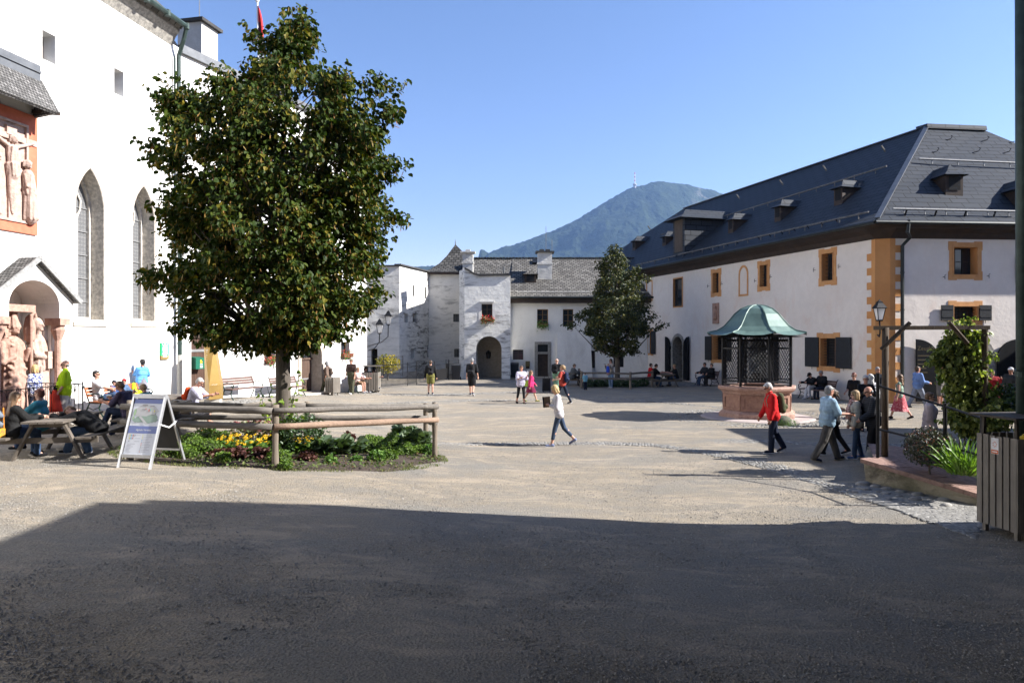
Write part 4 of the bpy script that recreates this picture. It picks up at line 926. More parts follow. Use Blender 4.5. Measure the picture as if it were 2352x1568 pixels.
# ------------------------------------------------------------------ arsenal building on the right
A1 = Vector((15.75, 30.8)); A2 = Vector((16.25, 30.6))
WR = Wall(A1.x, A1.y, .296, -1); WC = Wall(A1.x, A1.y, .5, -.2); WE = Wall(A2.x, A2.y, 1, .08); LC = (A2-A1).length
ars = thing('arsenal_building', 'long pale pink building with orange corner stones and a huge dark slate roof', 'building', (A1.x, A1.y, 0))
zW = P(2011, 548, 30.8).z; zE = 7.73; ZR = 13.65
hR = []; hE = []
kw = dict(mat=M('dark_window_frame', (.03, .028, .026)), trim=ORANGE, ears=True)
def rwin(w, hl, a, inset, depth=.3, **k):
    r = w.rect(*a); tw = inset; ri = (r[0]+tw, r[1]+tw, r[2]-tw, r[3]-tw); k2 = dict(kw); k2.update(k); hl.append(window(ars, w, ri, depth, tw=tw, **k2))
rwin(WR, hR, (1634, 1656, 619, 680), .2, grille=(4, 7)); rwin(WR, hR, (1741, 1768, 600, 667), .2, grille=(4, 7)); rwin(WR, hR, (1882, 1921, 572, 654), .2, .4, grille=(4, 7))
rwin(WR, hR, (1546, 1569, 637, 706), .08, .15, nx=1, nz=1, ears=False)
rwin(WR, hR, (1634, 1668, 767, 833), .18, .4, grille=(5, 9), shut=((-1, .72), (1, .72))); rwin(WR, hR, (1878, 1928, 766, 852), .22, .4, grille=(5, 10), shut=((-1, .95), (1, .95)))
rwin(WR, hR, (1487, 1499, 758, 815), .12, .3, shut=((1, .6),))
hooks(WR, [(1629, 657), (1660, 652), (1737, 645), (1773, 636), (1873, 620), (1930, 612)], ars)
for a, arch in (((1485, 1499, 644, 692), False), ((1697, 1719, 609, 680), True)):
    r = WR.rect(*a); mb = MB()
    if arch: po = archp(r[0], r[2], r[1], r[3]-.55, r[3], 8); pi = archp(r[0]+.11, r[2]-.11, r[1]+.11, r[3]-.55, r[3]-.13, 8)
    else: po = rp(r); pi = rp((r[0]+.11, r[1]+.11, r[2]-.11, r[3]-.11))
    WR.prism(mb, po, .002, .03, inner=pi); mb.build('blind_frame', [ORANGE], ars)
r = WR.rect(1638, 1652, 696, 743); mb = MB(); WR.box(mb, r[0], r[2], r[1], r[3], .002, .04); pq = mb.build('plaque', [M('plaque_stone', (.40, .25, .19), (.3, .19, .15), .85, 6, .6, 15)], ars)
c = (r[0]+r[2])/2; cc = lambda ds, z: WR.pt(c+ds, r[1]+z, .06); hh = r[3]-r[1]
figure('carved_figure', [('c', cc(0, .35), cc(0, .8*hh-.2), .14, .12), ('e', cc(0, .8*hh), .1, .1, .12), ('c', cc(-.12, .65*hh), cc(-.1, .4*hh), .05, .04), ('c', cc(.12, .65*hh), cc(.1, .4*hh), .05, .04)], M('plaque_stone', (.4, .25, .19)), pq, .03)
mb = MB(); WR.prism(mb, rp((r[0], r[1], r[2], r[3])), .04, .06, inner=rp((r[0]+.05, r[1]+.3, r[2]-.05, r[3]-.05))); mb.build('rim', [M('plaque_stone', (.4, .25, .19))], pq)
def portal(w, hl, s0, s1, zs, zt, sw, depth=.5, leaf=True, z0=.0, stone=STONE_G, lw=None, dark=DARKIN):
    hole = archp(s0+sw, s1-sw, z0, zs, zt-sw, 9); hl.append((hole, depth)); mb = MB(); w.prism(mb, archp(s0, s1, z0, zs, zt, 9), .002, .06, inner=hole)
    p = mb.build('portal', [stone], ars)
    mb = MB(); w.prism(mb, hole, -depth+.01, -.001, inner=grow(hole, -.012)); mb.build('reveal', [stone], p)
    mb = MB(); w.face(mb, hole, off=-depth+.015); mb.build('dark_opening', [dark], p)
    if leaf:
        for sg in (-1, 1):
            L = lw or (s1-s0)/2-sw; e = s0-.03 if sg < 0 else s1+.03; pts = [(e, z0+.1), (e+sg*L, z0+.1)]
            # open leaf: the tall side is the outer one
            for k in range(9): t = k/8*math.pi/2; pts.append((e+sg*L*math.cos(t) if False else e+sg*L-sg*L*math.sin(t), zs+(zt-sw-zs)*math.cos(t)))
            mb = MB(); w.prism(mb, pts, .09, .15); lf = mb.build('door_leaf', [BLACKP], p)
            mb = MB()
            for z in (z0+.7, zs-.2): mb.tube([w.pt(e+sg*.02, z, .06), w.pt(e+sg*.02, z+.2, .06)], .03, 6)
            mb.build('hinge', [IRON], lf)
    return p
r = WR.rect(1543, 1573, 766, 870); portal(WR, hR, r[0], r[2], r[3]-.85, r[3], .2, .7)
r = WR.rect(1718, 1768, 764, 890); portal(WR, hR, r[0], r[2], r[3]-1.0, r[3], .2, .7)
rwin(WE, hE, (2180, 2254, 557, 641), .2, .45, nx=3, nz=2); rwin(WE, hE, (2180, 2254, 693, 744), .2, .3, grille=(6, 4), shut=((-1, .55), (1, .55)))
hooks(WE, [(2166, 636), (2267, 634)], ars)
s0 = WE.sz(2152, V0)[0]; s1 = WE.sz(2284, V0)[0]; zt5 = WE.sz(2218, 764)[1]
pr_ = portal(WE, hE, s0, s1, zt5-1.1, zt5, .28, .8, lw=1.0)
mb = MB(); WE.box(mb, s0+.3, s0+1.05, .05, zt5-.6, -.55, -.3); WE.box(mb, s1-.9, s1-.3, .05, zt5-.75, -.55, -.3); mb.build('stone_infill', [STONE_G], pr_)
# faint lettering on the black door
def text(body, size, w, s, z, off, mat, parent, name='lettering', ext=.001, align='LEFT', rot=None):
    cu = bpy.data.curves.new('t', 'FONT'); cu.body = body; cu.size = size; cu.align_x = align; cu.extrude = ext; cu.resolution_u = 2
    o = bpy.data.objects.new('t', cu); COL.objects.link(o); dg = bpy.context.evaluated_depsgraph_get(); me = bpy.data.meshes.new_from_object(o.evaluated_get(dg)); bpy.data.objects.remove(o)
    me.name = name; me.materials.clear(); me.materials.append(mat)
    if isinstance(w, Wall): mw = Matrix(((w.d[0], 0, w.n[0], 0), (w.d[1], 0, w.n[1], 0), (0, 1, 0, 0), (0, 0, 0, 1))); mw.translation = w.pt(s, z, off)
    else: mw = w
    me.transform(mw); return link(name, me, parent)
dl = [o for o in bpy.data.objects if o.name.startswith('door_leaf')][-2]
text('Zeughaus', .26, WE, s0-1.0, 2.3, .153, M('faded_gold', (.09, .07, .035)), dl)
mb = MB()
for k in range(5): WE.box(mb, s0-.98, s0-.98+random.uniform(.3, .6), 2.05-.18*k, 2.09-.18*k, .151, .153)
mb.build('small_print', [M('faded_gold', (.09, .07, .035))], dl)
LR = 37.5; LE = 14.8
mb = MB(); WR.face(mb, [(-LR, -1), (0, -1), (0, zW), (-LR, zW)], hR, mr=1)
WC.face(mb, [(0, -1), (LC, -1), (LC, zW), (0, zW)], m=1)
WE.face(mb, [(0, -1), (LE, -1), (LE, zW), (0, zW)], hE, mr=1)
e = WE.pt(LE, 0); f = WR.pt(-LR, 0); mb.quad((e.x, e.y, -1), (e.x-8, e.y+34, -1), (e.x-8, e.y+34, zW), (e.x, e.y, zW)); mb.quad((f.x, f.y, -1), (e.x-8, e.y+34, -1), (e.x-8, e.y+34, zW), (f.x, f.y, zW))
ORW = plaster('orange_plaster', (.58, .285, .11), (.50, .23, .085), (.62, .38, .16), .5, .3, .6, low=(.56, .36, .15))
mb.build('wall', [PL_PINK, ORW], ars)
mb = MB(); p0 = WR.sz(2002, V0)[0]; p1 = WR.sz(1991.5, V0)[0]; q0 = WE.sz(2056, V0)[0]; q1 = WE.sz(2070, V0)[0]
WR.box(mb, p0, -.0, -.5, zW, .001, .018)
WE.box(mb, 0, q0, -.5, zW, .001, .018); z = zW-.62; k = 0
while z > -.3:
    WR.box(mb, p1, p0-.001, z-.32, z, .001, .018); WE.box(mb, q0+.001, q1, z+.0, z+.31, .001, .018); z -= .63
mb.build('quoin', [ORW], ars)
# roof
K = Vector((15.26, 29.82, zE)); N = Vector((21.3, 36.5, ZR)); N2 = Vector((24.4, 36.9, ZR)); Mr = Vector((31.2, 31.1, zE)); J = Vector((14.4, 59.8, ZR)); Q = Vector((4.6, 66, zE)); J2 = Vector((17.6, 60.2, ZR)); Q2 = Vector((23.4, 68, zE))
mb = MB(); th = Vector((0, 0, .0))
def flare(a, b, c, d):                            # roof plane a-b (eave) c-d (top): lowest course kicks out flatter
    k = .13; a2 = a.lerp(d, k)-Vector((0, 0, .16)); b2 = b.lerp(c, k)-Vector((0, 0, .16)); mb.quad(a, b, b2, a2)
    k3 = .3; a3 = a.lerp(d, k3)-Vector((0, 0, .10)); b3 = b.lerp(c, k3)-Vector((0, 0, .10)); mb.quad(a2, b2, b3, a3); mb.quad(a3, b3, c, d)
flare(Q, K, N, J); flare(K, Mr, N2, N); flare(Mr, Q2, J2, N2); flare(Q2, Q, J, J2); mb.quad(N, N2, J2, J)
mb.build('roof', [SLATE], ars)
def onroof(u, v, A=K, B=N, C=J):                 # pixel ray on the long roof plane
    n = (B-A).cross(C-A); d = Vector(((u-U0)/F, 1, -(v-V0)/F)); o = Vector((0, 0, CH)); return o+d*(n.dot(A-o)/n.dot(d))
def rail(name, mat, lines, r=.05):
    mb = MB()
    for a, b, posts in lines:
        mb.tube([a, b], r, 6)
        for k in range(posts): p = a.lerp(b, (k+.5)/posts); mb.tube([p-Vector((0, 0, .22)), p+Vector((0, 0, .06))], .03, 5)
    mb.build(name, [mat], ars)
up_ = Vector((0, 0, .14)); nv = (N-K).cross(J-K).normalized(); nv = nv if nv.z > 0 else -nv
POLE = M('pale_snow_pole', (.16, .155, .145), (.09, .085, .08), .8, 6)
lr = [(onroof(1560, 588)+nv*.12, onroof(1998, 492)+nv*.12, 14), (onroof(1462, 612)+nv*.12, onroof(1555, 590)+nv*.12, 3), (onroof(1660, 503)+nv*.16, onroof(2040, 388)+nv*.16, 10), (onroof(1520, 543)+nv*.16, onroof(1572, 529)+nv*.16, 2)]
for l_ in lr: rail('snow_guard', POLE, [l_], .045)
ne = (Mr-K).cross(N-K).normalized(); ne = ne if ne.z > 0 else -ne
oe = lambda u, v: onroof(u, v, K, Mr, N)
for l_ in ((oe(2048, 486)+ne*.14, oe(2336, 492)+ne*.14, 6), (oe(2108, 371)+ne*.14, oe(2345, 381)+ne*.14, 4)): rail('snow_guard', M('bright_snow_pole', (.24, .24, .235), (.16, .16, .16), .6), [l_], .05)
mb = MB()
for k in range(34):
    a = K.lerp(Q, .02+k*.028); p = a.lerp(J, .075)+Vector((0, 0, -.02)); mb.beam(p, p+nv*.16, .04, .04)
for k in range(10): p = K.lerp(Mr, .06+k*.09).lerp(N2, .07); mb.beam(p-Vector((0, 0, .1)), p+ne*.2, .05, .05)
for u, v in ((2145, 404-14), (2240, 402-12), (2310, 405-14), (2176, 350-8), (2260, 352-8), (2325, 355-8)):
    p = oe(u, v-45 if v > 370 else v-25); mb.tube([p+ne*.02+Vector((.18, 0, .1)), p+ne*.12+Vector((.2, 0, -.02)), p+ne*.12+Vector((.1, 0, -.16)), p+ne*.04+Vector((-.15, 0, -.16))], .02, 5)
mb.build('snow_hook', [IRON], ars)
mb = MB()
for a, b in ((K, N), (N, J), (N, N2)): mb.beam(a.lerp(b, .02)+Vector((0, 0, .03)), b+Vector((0, 0, .05)), .22, .05)
mb.build('ridge_cap', [M('hip_zinc', (.12, .125, .135), (.08, .085, .09), .4, 3, .1, 10, .6, .5)], ars)
mb = MB(); a = (N+N2)/2; mb.hexa([N+Vector((-.1, -.25, -.12)), N2+Vector((.1, -.25, -.12)), N2+Vector((0, 1, .02)), N+Vector((0, 1, .02))], [N+Vector((-.1, -.2, .12)), N2+Vector((.1, -.2, .12)), N2+Vector((0, 1, .3)), N+Vector((0, 1, .3))]); mb.build('ridge_cover', [SLATE], ars)
# cove under the eaves
mb = MB()
def cove(w, a, b, ea, eb):
    prof_ = [(.02, zW-.02), (.12, zW+.22), (.34, zW+.36), (.55, zW+.40)]
    P0 = [[w.pt(a, z, o) for o, z in prof_]+[ea-Vector((0, 0, .14)), ea-Vector((0, 0, .02))], [w.pt(b, z, o) for o, z in prof_]+[eb-Vector((0, 0, .14)), eb-Vector((0, 0, .02))]]
    for i in range(5): mb.quad(P0[0][i], P0[1][i], P0[1][i+1], P0[0][i+1])
cove(WR, -LR, 0, Q, K); cove(WE, 0, LE, K, Mr)
mb.quad(WR.pt(0, zW+.40, .55), WE.pt(0, zW+.4, .55), K-Vector((0, 0, .14))); mb.quad(WR.pt(0, zW-.02, .02), WE.pt(0, zW-.02, .02), WE.pt(0, zW+.4, .55), WR.pt(0, zW+.4, .55))
mb.build('eaves', [FASCIA], ars)
mb = MB(); mb.tube([Q+Vector((-.08, 0, -.05)), K+Vector((-.08, -.06, -.05))], .085, 8); mb.tube([K+Vector((-.06, -.08, -.05)), Mr+Vector((0, -.08, -.05))], .085, 8); mb.build('gutter', [PIPE_DK], ars)
s = WE.sz(2068, V0)[0]; mb = MB(); q = K.lerp(Mr, .085)+Vector((0, -.08, -.1)); mb.tube([q+Vector((.05, 0, .15)), q+Vector((0, 0, -.35)), WE.pt(s+.25, zW+.0, .3), WE.pt(s, zW-.35, .14), WE.pt(s, .1, .14)], .075, 8)
for z in (5.6, 4, 2.4, 1): mb.tube([WE.pt(s, z, .14), WE.pt(s, z+.07, .14)], .088, 8)
mb.build('downpipe', [PIPE_DK], ars)
s = WR.sz(1481, V0)[0]; mb = MB(); mb.tube([WR.pt(s-.7, zE-.2, .8), WR.pt(s-.3, zW-.2, .4), WR.pt(s, zW-.5, .12), WR.pt(s, .1, .12)], .09, 7); mb.build('downpipe', [PIPE_DK], ars)
fR = (-.959, -.284); sR = (ZR-zE)/7.69
for u, v, w_, h_ in ((1456, 572, .6, .8), (1525, 561, .55, .7), (1678, 531, .6, .85), (1786, 504, .6, .85), (1925, 466, .65, .9)):
    dormer(onroof(u, v), fR, w_*.88, h_*.92, ars, sR, SLATE, DKWOOD, .34, .18, hip=.3)
OLDW = woodmat('old_loft_boards', (.13, .10, .075), (.06, .045, .035))
q = onroof(1559, 583); c_ = q-Vector((fR[0], fR[1], 0))*0
dormer(q, fR, 1.5, 2.35, ars, sR, SLATE, SLATE, .62, .55, OLDW, hip=.5)
for u, v in ((1452, 542), (1577, 508), (1680, 487), (1783, 461), (1924, 416), (2155, 303+8)):
    pass
fE = (.04, -1); sE = (ZR-zE)/(6.75); dormer(oe(2192, 443), fE, .8, .9, ars, sE, SLATE, DKWOOD, .45, .2, hip=.35); dormer(oe(2366, 478), fE, .95, .95, ars, sE, SLATE, DKWOOD, .45, .2)
mb = MB()
for u, v in ((1495, 518), (1560, 497-4), (1700, 448), (1800, 416), (1900, 384), (2035, 340)):
    p = onroof(u, v+10); mb.tube([p+nv*.05, p+nv*.3+Vector((-.1, 0, .1))], .05, 5)
mb.build('roof_vent', [POLE], ars)
# dark vertical sign on the end wall
s_ = WE.sz(2334, V0)[0]; mb = MB(); WE.box(mb, s_-.02, s_+.3, WE.sz(2334, 646)[1], WE.sz(2334, 580)[1]-.1, .05, .1); mb.build('sign_board', [IRON], ars)

# ------------------------------------------------------------------ unseen blocks around the camera: shadow casters, and added ones that cut sky light
def hbox(name, label, pts, h, roof_h=1.5, top=None, cat='building', m=None, leave=False):
    m = m or M('dark_fortress_stone', (.22, .205, .18), (.16, .15, .13), .95, 2, .5, 6)
    t = thing(name, label, cat, (pts[0][0], pts[0][1], 0)); mb = MB(); tp = top or pts
    mb.hexa([(p[0], p[1], 6.6 if name == 'overhead_sky_blocker' else -1) for p in pts], [(p[0], p[1], h) for p in tp]); mb.build('wall' if name != 'overhead_sky_blocker' else 'blocker_slab', [m], t)
    if roof_h:
        c = (sum(p[0] for p in tp)/4, sum(p[1] for p in tp)/4); mb = MB(); a = [(p[0], p[1], h+.01) for p in tp]; b = [(c[0]+(p[0]-c[0])*.3, c[1]+(p[1]-c[1])*.5, h+roof_h) for p in tp]
        for i in range(4): j = (i+1) % 4; mb.quad(a[i], a[j], b[j], b[i])
        mb.quad(*b); mb.build('roof', [SHINGLE], t)
    return t
hbox('fortress_block', 'tall fortress block outside the picture to the right of the viewer', [(8.4, 11.1), (8.4, -26), (30, -26), (30, 11.1)], 9.7, 0, top=[(7.6, 8.7), (7.6, -26), (30, -26), (30, 8.7)])
hbox('rear_sky_blocker', 'unseen block behind the viewer, added to hold back sky light', [(8.3, -2.2), (-13, -4), (-13, -20), (8.3, -20)], 21, 0)  # added out of view; its height and nearness hide the rear sky
hbox('side_building', 'lower side building outside the picture beyond the raised bed', [(17.0, 11.5), (30, 11.5), (30, 21.2), (17.0, 21.2)], 7.0, 0)
hbox('east_building', 'tall building outside the picture beside the slate roofed building', [(34, 24.8), (50, 24.8), (50, 58), (34, 58)], 10.5, 0)

hbox('east_sky_blocker', 'unseen taller block on the right, added to darken the foreground', [(15, 10.5), (15, -26), (32, -26), (32, 10.5)], 13.4, 0, top=[(15, 8.4), (15, -26), (32, -26), (32, 8.4)])  # added step above the shadow-casting block, only to take away more sky light
hbox('overhead_sky_blocker', 'unseen broad slab over the viewer, added to darken the foreground', [(7.5, 7.0), (-9, 7.0), (-9, -2.1), (7.5, -2.1)], 7.2, 0)  # added slab overhead, keeps zenith light off the near ground
# ------------------------------------------------------------------ foliage helpers
LEAF_V = [(0, 0, 0), (.42, .28, .10), (.36, .72, .08), (0, 1.05, -.10), (-.36, .72, .08), (-.42, .28, .10)]
LEAF_F = [(0, 1, 2), (0, 2, 3), (0, 3, 4), (0, 4, 5)]
BLADE_V = [(-.06, 0, 0), (.06, 0, 0), (.07, .55, .25), (-.07, .55, .25), (0, 1, .12)]
BLADE_F = [(0, 1, 2), (0, 2, 3), (3, 2, 4)]
def leaves(name, pos, size, mats, parent=None, mi=None, droop=.9, tv=LEAF_V, tf=LEAF_F, outward=None, up=0, kind=None, label=None, cat=None, group=None):
    """one mesh of leaf faces with free rotations"""
    pos = np.asarray(pos, float); n = len(pos); tv = np.asarray(tv, float); tf = np.asarray(tf)
    rz = RNG.random(n)*6.283 if outward is None else np.arctan2(outward[:, 1], outward[:, 0])-math.pi/2+RNG.normal(0, .7, n)
    rx = (-droop+RNG.normal(0, .55, n)) if not up else (up+RNG.normal(0, .3, n))
    ry = RNG.normal(0, .6, n); s = size*(RNG.random(n)*.7+.6)
    q = tv[None]*s[:, None, None]
    cy, sy = np.cos(ry)[:, None], np.sin(ry)[:, None]; x = q[..., 0]*cy+q[..., 2]*sy; z = -q[..., 0]*sy+q[..., 2]*cy; y = q[..., 1]
    cx, sx = np.cos(rx)[:, None], np.sin(rx)[:, None]; y2 = y*cx-z*sx; z2 = y*sx+z*cx
    cz, sn = np.cos(rz)[:, None], np.sin(rz)[:, None]; X = x*cz-y2*sn; Y = x*sn+y2*cz
    V = (np.stack([X, Y, z2], -1)+pos[:, None, :]).reshape(-1, 3); Fc = (tf[None]+(np.arange(n)*len(tv))[:, None, None]).reshape(-1, tf.shape[1])
    mm = None if mi is None else np.repeat(mi, len(tf))
    return link(name, npmesh(name, V, Fc, mats, mm, False, uv=False), parent, False, cat, label, group, kind)
def ballpts(c, r, n, flat=1, shell=.5):
    d = RNG.normal(0, 1, (n, 3)); d /= np.linalg.norm(d, axis=1)[:, None]; rr = shell+(1-shell)*RNG.random(n)**.6
    if shell == 0: rr = RNG.random(n)**(1/3)
    return np.asarray(c)+d*rr[:, None]*np.array([r, r, r*flat]), d
L_LIME = leafmat('lime_leaves', [(0, (.016, .030, .005)), (.5, (.028, .048, .007)), (.8, (.055, .075, .010)), (1, (.15, .115, .015))], .55, .16, .12)
L_BRACT = leafmat('lime_bracts', [(0, (.20, .15, .04)), (.6, (.20, .09, .03)), (1, (.26, .20, .07))], .7, .25, .2)
L_TREE2 = leafmat('young_lime_leaves', [(0, (.020, .030, .009)), (.6, (.036, .048, .013)), (1, (.11, .10, .02))], .5, .15, .25)
L_GREEN = leafmat('fresh_green_leaves', [(0, (.05, .11, .02)), (.6, (.08, .16, .03)), (1, (.14, .22, .04))], .5, .25, .3)
L_YEL = leafmat('lime_yellow_leaves', [(0, (.14, .22, .03)), (1, (.28, .36, .06))], .5, .35, .3)
L_BOX = leafmat('box_leaves', [(0, (.05, .10, .01)), (.6, (.09, .16, .015)), (1, (.15, .22, .03))], .55, .15, .3)
L_DARKG = leafmat('dark_green_leaves', [(0, (.02, .045, .015)), (1, (.045, .085, .025))], .45, .15, .4)
L_RED = leafmat('wine_red_leaves', [(0, (.045, .018, .015)), (.6, (.09, .03, .025)), (1, (.12, .06, .04))], .6, .15, .3)
L_BLUE = leafmat('grey_green_leaves', [(0, (.06, .10, .055)), (1, (.12, .16, .09))], .5, .2, .3)
L_HOP = leafmat('hop_leaves', [(0, (.045, .07, .015)), (.45, (.10, .13, .03)), (1, (.28, .30, .08))], .5, .3, .35)
P_YEL = leafmat('yellow_petals', [(0, (.75, .42, .01)), (1, (.85, .55, .02))], .6, .15, .2)
P_RED = leafmat('red_petals', [(0, (.5, .02, .03)), (.6, (.62, .07, .06)), (.8, (.7, .25, .25)), (1, (.7, .6, .55))], .6, .15, .2)
P_PINK = leafmat('dusky_pink_heads', [(0, (.16, .04, .05)), (1, (.28, .08, .09))], .8, 0, .2)

def tree(name, label, base, prof, ncl, nleaf, lsize, mats, trunk_r, ztrunk, clr=.42, bract=0, lean=0, seed=1, ysq=1.0, lobes=()):
    """prof: (z, centre offset x, radius) of the crown"""
    global RNG
    RNG = np.random.default_rng(seed); random.seed(seed)
    t = thing(name, label, 'tree', base)
    bx, by, bz = base; zs = [p[0] for p in prof]; cxs = [p[1] for p in prof]; rs_ = [p[2] for p in prof]
    R_ = lambda z: np.interp(z, zs, rs_); CX = lambda z: np.interp(z, zs, cxs)
    cl = []
    while len(cl) < ncl:
        z = zs[0]+(zs[-1]-zs[0])*RNG.random(); rm = R_(z)
        if RNG.random() > (rm/max(rs_))**1.5+.06: continue
        a = RNG.random()*6.283; k = math.sqrt(RNG.random()); k = .28+.72*k
        wob = 1+.10*math.sin(3*a+z*1.3)+.07*math.sin(5*a-z*2.1)
        r = max(0, rm*wob-clr*1.0)*k
        cl.append((CX(z)+r*math.cos(a), r*math.sin(a)*ysq, z, a, k))
    for l in lobes: cl.append((l[0], l[1], l[2], 0, .9))
    pos = []; out = []
    for c in cl:
        m = int(nleaf*(.55+.9*RNG.random())); rr = clr*(.65+.6*RNG.random())
        d = RNG.normal(0, 1, (m, 3)); d /= np.linalg.norm(d, axis=1)[:, None]; q = d*(RNG.random(m)**.45)[:, None]*np.array([rr, rr, rr*.8])
        pos.append(q+np.array([bx+c[0], by+c[1], bz+c[2]])); o = q[:, :2]+np.array([c[0]-CX(c[2]), c[1]])*.8; out.append(o)
    # single sprigs that stand out of the outline
    for c in cl[::2]:
        if c[4] < .8: continue
        dr = Vector((c[0]-CX(c[2]), c[1]/ysq, (c[2]-zs[0])/(zs[-1]-zs[0])*1.5-.1)).normalized(); m = 16
        tt = RNG.random(m)*clr*1.3; q = np.array([bx+c[0], by+c[1], bz+c[2]])+np.outer(tt, np.array(dr))+RNG.normal(0, .045, (m, 3)); pos.append(q); out.append(np.tile([dr.x, dr.y], (m, 1)))
    pos = np.concatenate(pos); out = np.concatenate(out)
    leaves('crown', pos, lsize, [mats[0]], t, outward=out, droop=.75)
    if bract:
        idx = RNG.choice(len(pos), bract, replace=False); leaves('seed_bracts', pos[idx]+np.array([0, 0, -.03]), lsize*.95, [mats[1]], t, tv=[(-.09, 0, 0), (.09, 0, 0), (.13, .8, .05), (-.10, .8, -.05), (0, 1.3, 0)], tf=BLADE_F, droop=1.3)
    mb = MB(); pts = []; rad = []
    for k in range(9):
        f = k/8; z = -.1+(ztrunk+.1)*f; pts.append((bx+lean*f+.03*math.sin(3*f), by+.03*math.cos(4*f), bz+z)); rad.append(trunk_r*(1.28 if k == 0 else 1-.08*f))
    top = Vector((bx+lean+CX(zs[-1]*.8), by, bz+zs[-1]*.86)); pts.append(tuple(Vector(pts[-1]).lerp(top, .45))); rad.append(trunk_r*.5); pts.append(tuple(top)); rad.append(.025)
    mb.tube(pts, rad, 12); mb.build('trunk', [BARK], t, smooth=True)
    mb = MB()
    for c in cl[::4]:
        e = Vector((bx+c[0]*.96, by+c[1]*.96, bz+c[2])); zb = max(ztrunk*.86, c[2]-math.hypot(c[0], c[1])*.75); f = min(1, (zb-ztrunk*.86)/max(.1, (zs[-1]*.86-ztrunk*.86)))
        s = Vector((bx+lean, by, bz+ztrunk*.86)).lerp(top, f); m_ = s.lerp(e, .5)+Vector((0, 0, -.12*(e-s).length)); mb.tube([s, m_, e], [.05*(1-f)+.02, .03*(1-f)+.012, .006], 5, cap=False)
    mb.build('branches', [BARK], t)
    return t, cl
TY = 16.0; tb = GX(648, TY)
def tz(v): return CH-(v-V0)*TY/F-tb.z
def tx(u): return (u-U0)*TY/F-tb.x
pr = []
for v, ul, ur in ((795, 610, 680), (785, 480, 790), (765, 430, 850), (725, 385, 895), (660, 352, 912), (600, 356, 908), (520, 350, 928), (430, 342, 942), (360, 340, 940), (300, 352, 935), (260, 372, 925), (225, 410, 900), (200, 470, 850), (175, 540, 790), (130, 570, 750), (85, 600, 735), (62, 655, 712), (48, 672, 698)):
    pr.append((tz(v), (tx(ul)+tx(ur))/2, (tx(ur)-tx(ul))/2*.965))
big, bigcl = tree('lime_tree', 'large round crowned lime tree with dark leaves growing in the fenced flower bed', tuple(tb), pr, 560, 92, .106, [L_LIME, L_BRACT], .172, tz(745)+.2, .40, 11000, seed=5, ysq=.95,
     lobes=[(tx(u), random.uniform(-.8, .5), tz(v)) for u, v in ((400, 360), (388, 640), (400, 385), (905, 262), (885, 205), (620, 100), (590, 95), (690, 68), (688, 58), (430, 220), (400, 255), (875, 215), (392, 655), (900, 280))])
# shoots at the foot of the trunk
sh = thing('trunk_shoots', 'pale green leafy shoots growing up around the foot of the large tree', 'shoots', tuple(tb))
mb = MB(); pos = []
for u0, v0, u1, v1 in ((640, 1000, 612, 880), (636, 1000, 600, 900), (655, 1000, 690, 850), (660, 1005, 672, 890), (652, 1000, 655, 920), (640, 1010, 622, 935), (664, 1005, 684, 940)):
    a = P(u0, v0+15, 15.6); b = P(u1, v1, 15.5); m_ = a.lerp(b, .5)+Vector((random.uniform(-.1, .1), 0, 0)); mb.tube([a, m_, b], [.012, .009, .004], 5)
    for k in range(22): p = a.lerp(b, .15+.85*k/21)+Vector((random.uniform(-.13, .13), random.uniform(-.1, .1), random.uniform(-.05, .05))); pos.append(tuple(p))
mb.build('stem', [BARK], sh); leaves('foliage', pos, .105, [L_YEL], sh, droop=.4)
t2 = GX(1417, 42); Z2 = lambda v: CH-(v-V0)*42/F; X2 = lambda u: (u-U0)*42/F-t2.x
pr = [(Z2(v), (X2(a)+X2(b))/2, (X2(b)-X2(a))/2) for v, a, b in ((812, 1385, 1455), (800, 1350, 1492), (770, 1335, 1500), (745, 1318, 1508), (725, 1322, 1500), (690, 1352, 1496), (650, 1362, 1486), (622, 1358, 1472), (600, 1376, 1450), (582, 1388, 1436), (568, 1404, 1418))]
tree('small_lime_tree', 'smaller dark green lime tree in the shade before the far houses', tuple(t2), pr, 300, 62, .115, [L_TREE2, L_BRACT], .16, 1.9, .40, 500, seed=9, lobes=[(X2(u), 0, Z2(v)) for u, v in ((1518, 745), (1510, 752), (1490, 730), (1500, 725), (1312, 748), (1320, 745), (1484, 640))])
RNG = np.random.default_rng(21); random.seed(21)

# ------------------------------------------------------------------ flower bed in the middle of the court
BC = Vector((-5.0, 15.55)); BRX, BRY = 3.45, 2.35
def inbed(x, y, k=1): return ((x-BC.x)/BRX)**2+((y-BC.y)/BRY)**2 < k
V = [(BC.x, BC.y, zg(BC.x, BC.y)+.05)]
for r_k in (.4, .7, .9, 1.0):
    for i in range(48):
        a = 2*math.pi*i/48; w_ = 1+.04*math.sin(5*a)+.03*math.sin(9*a+1); x = BC.x+BRX*r_k*w_*math.cos(a); y = BC.y+BRY*r_k*w_*math.sin(a); V.append((x, y, zg(x, y)+(.05 if r_k < 1 else -.01)))
Fc = [(0, 1+i, 1+(i+1) % 48) for i in range(48)]
for j in range(3):
    for i in range(48): k = (i+1) % 48; Fc.append((1+j*48+i, 1+(j+1)*48+i, 1+(j+1)*48+k, 1+j*48+k))
tag(link('bed_soil', npmesh('bed_soil', V, Fc, M('dark_soil', (.075, .055, .042), (.04, .03, .024), .95, 14, .8, 50), smooth=True)), kind='structure')
n = 9000; a = RNG.random(n)*6.283; rr = 1.04-.22*RNG.random(n)**1.6; x = BC.x+BRX*rr*np.cos(a); y = BC.y+BRY*rr*np.sin(a)
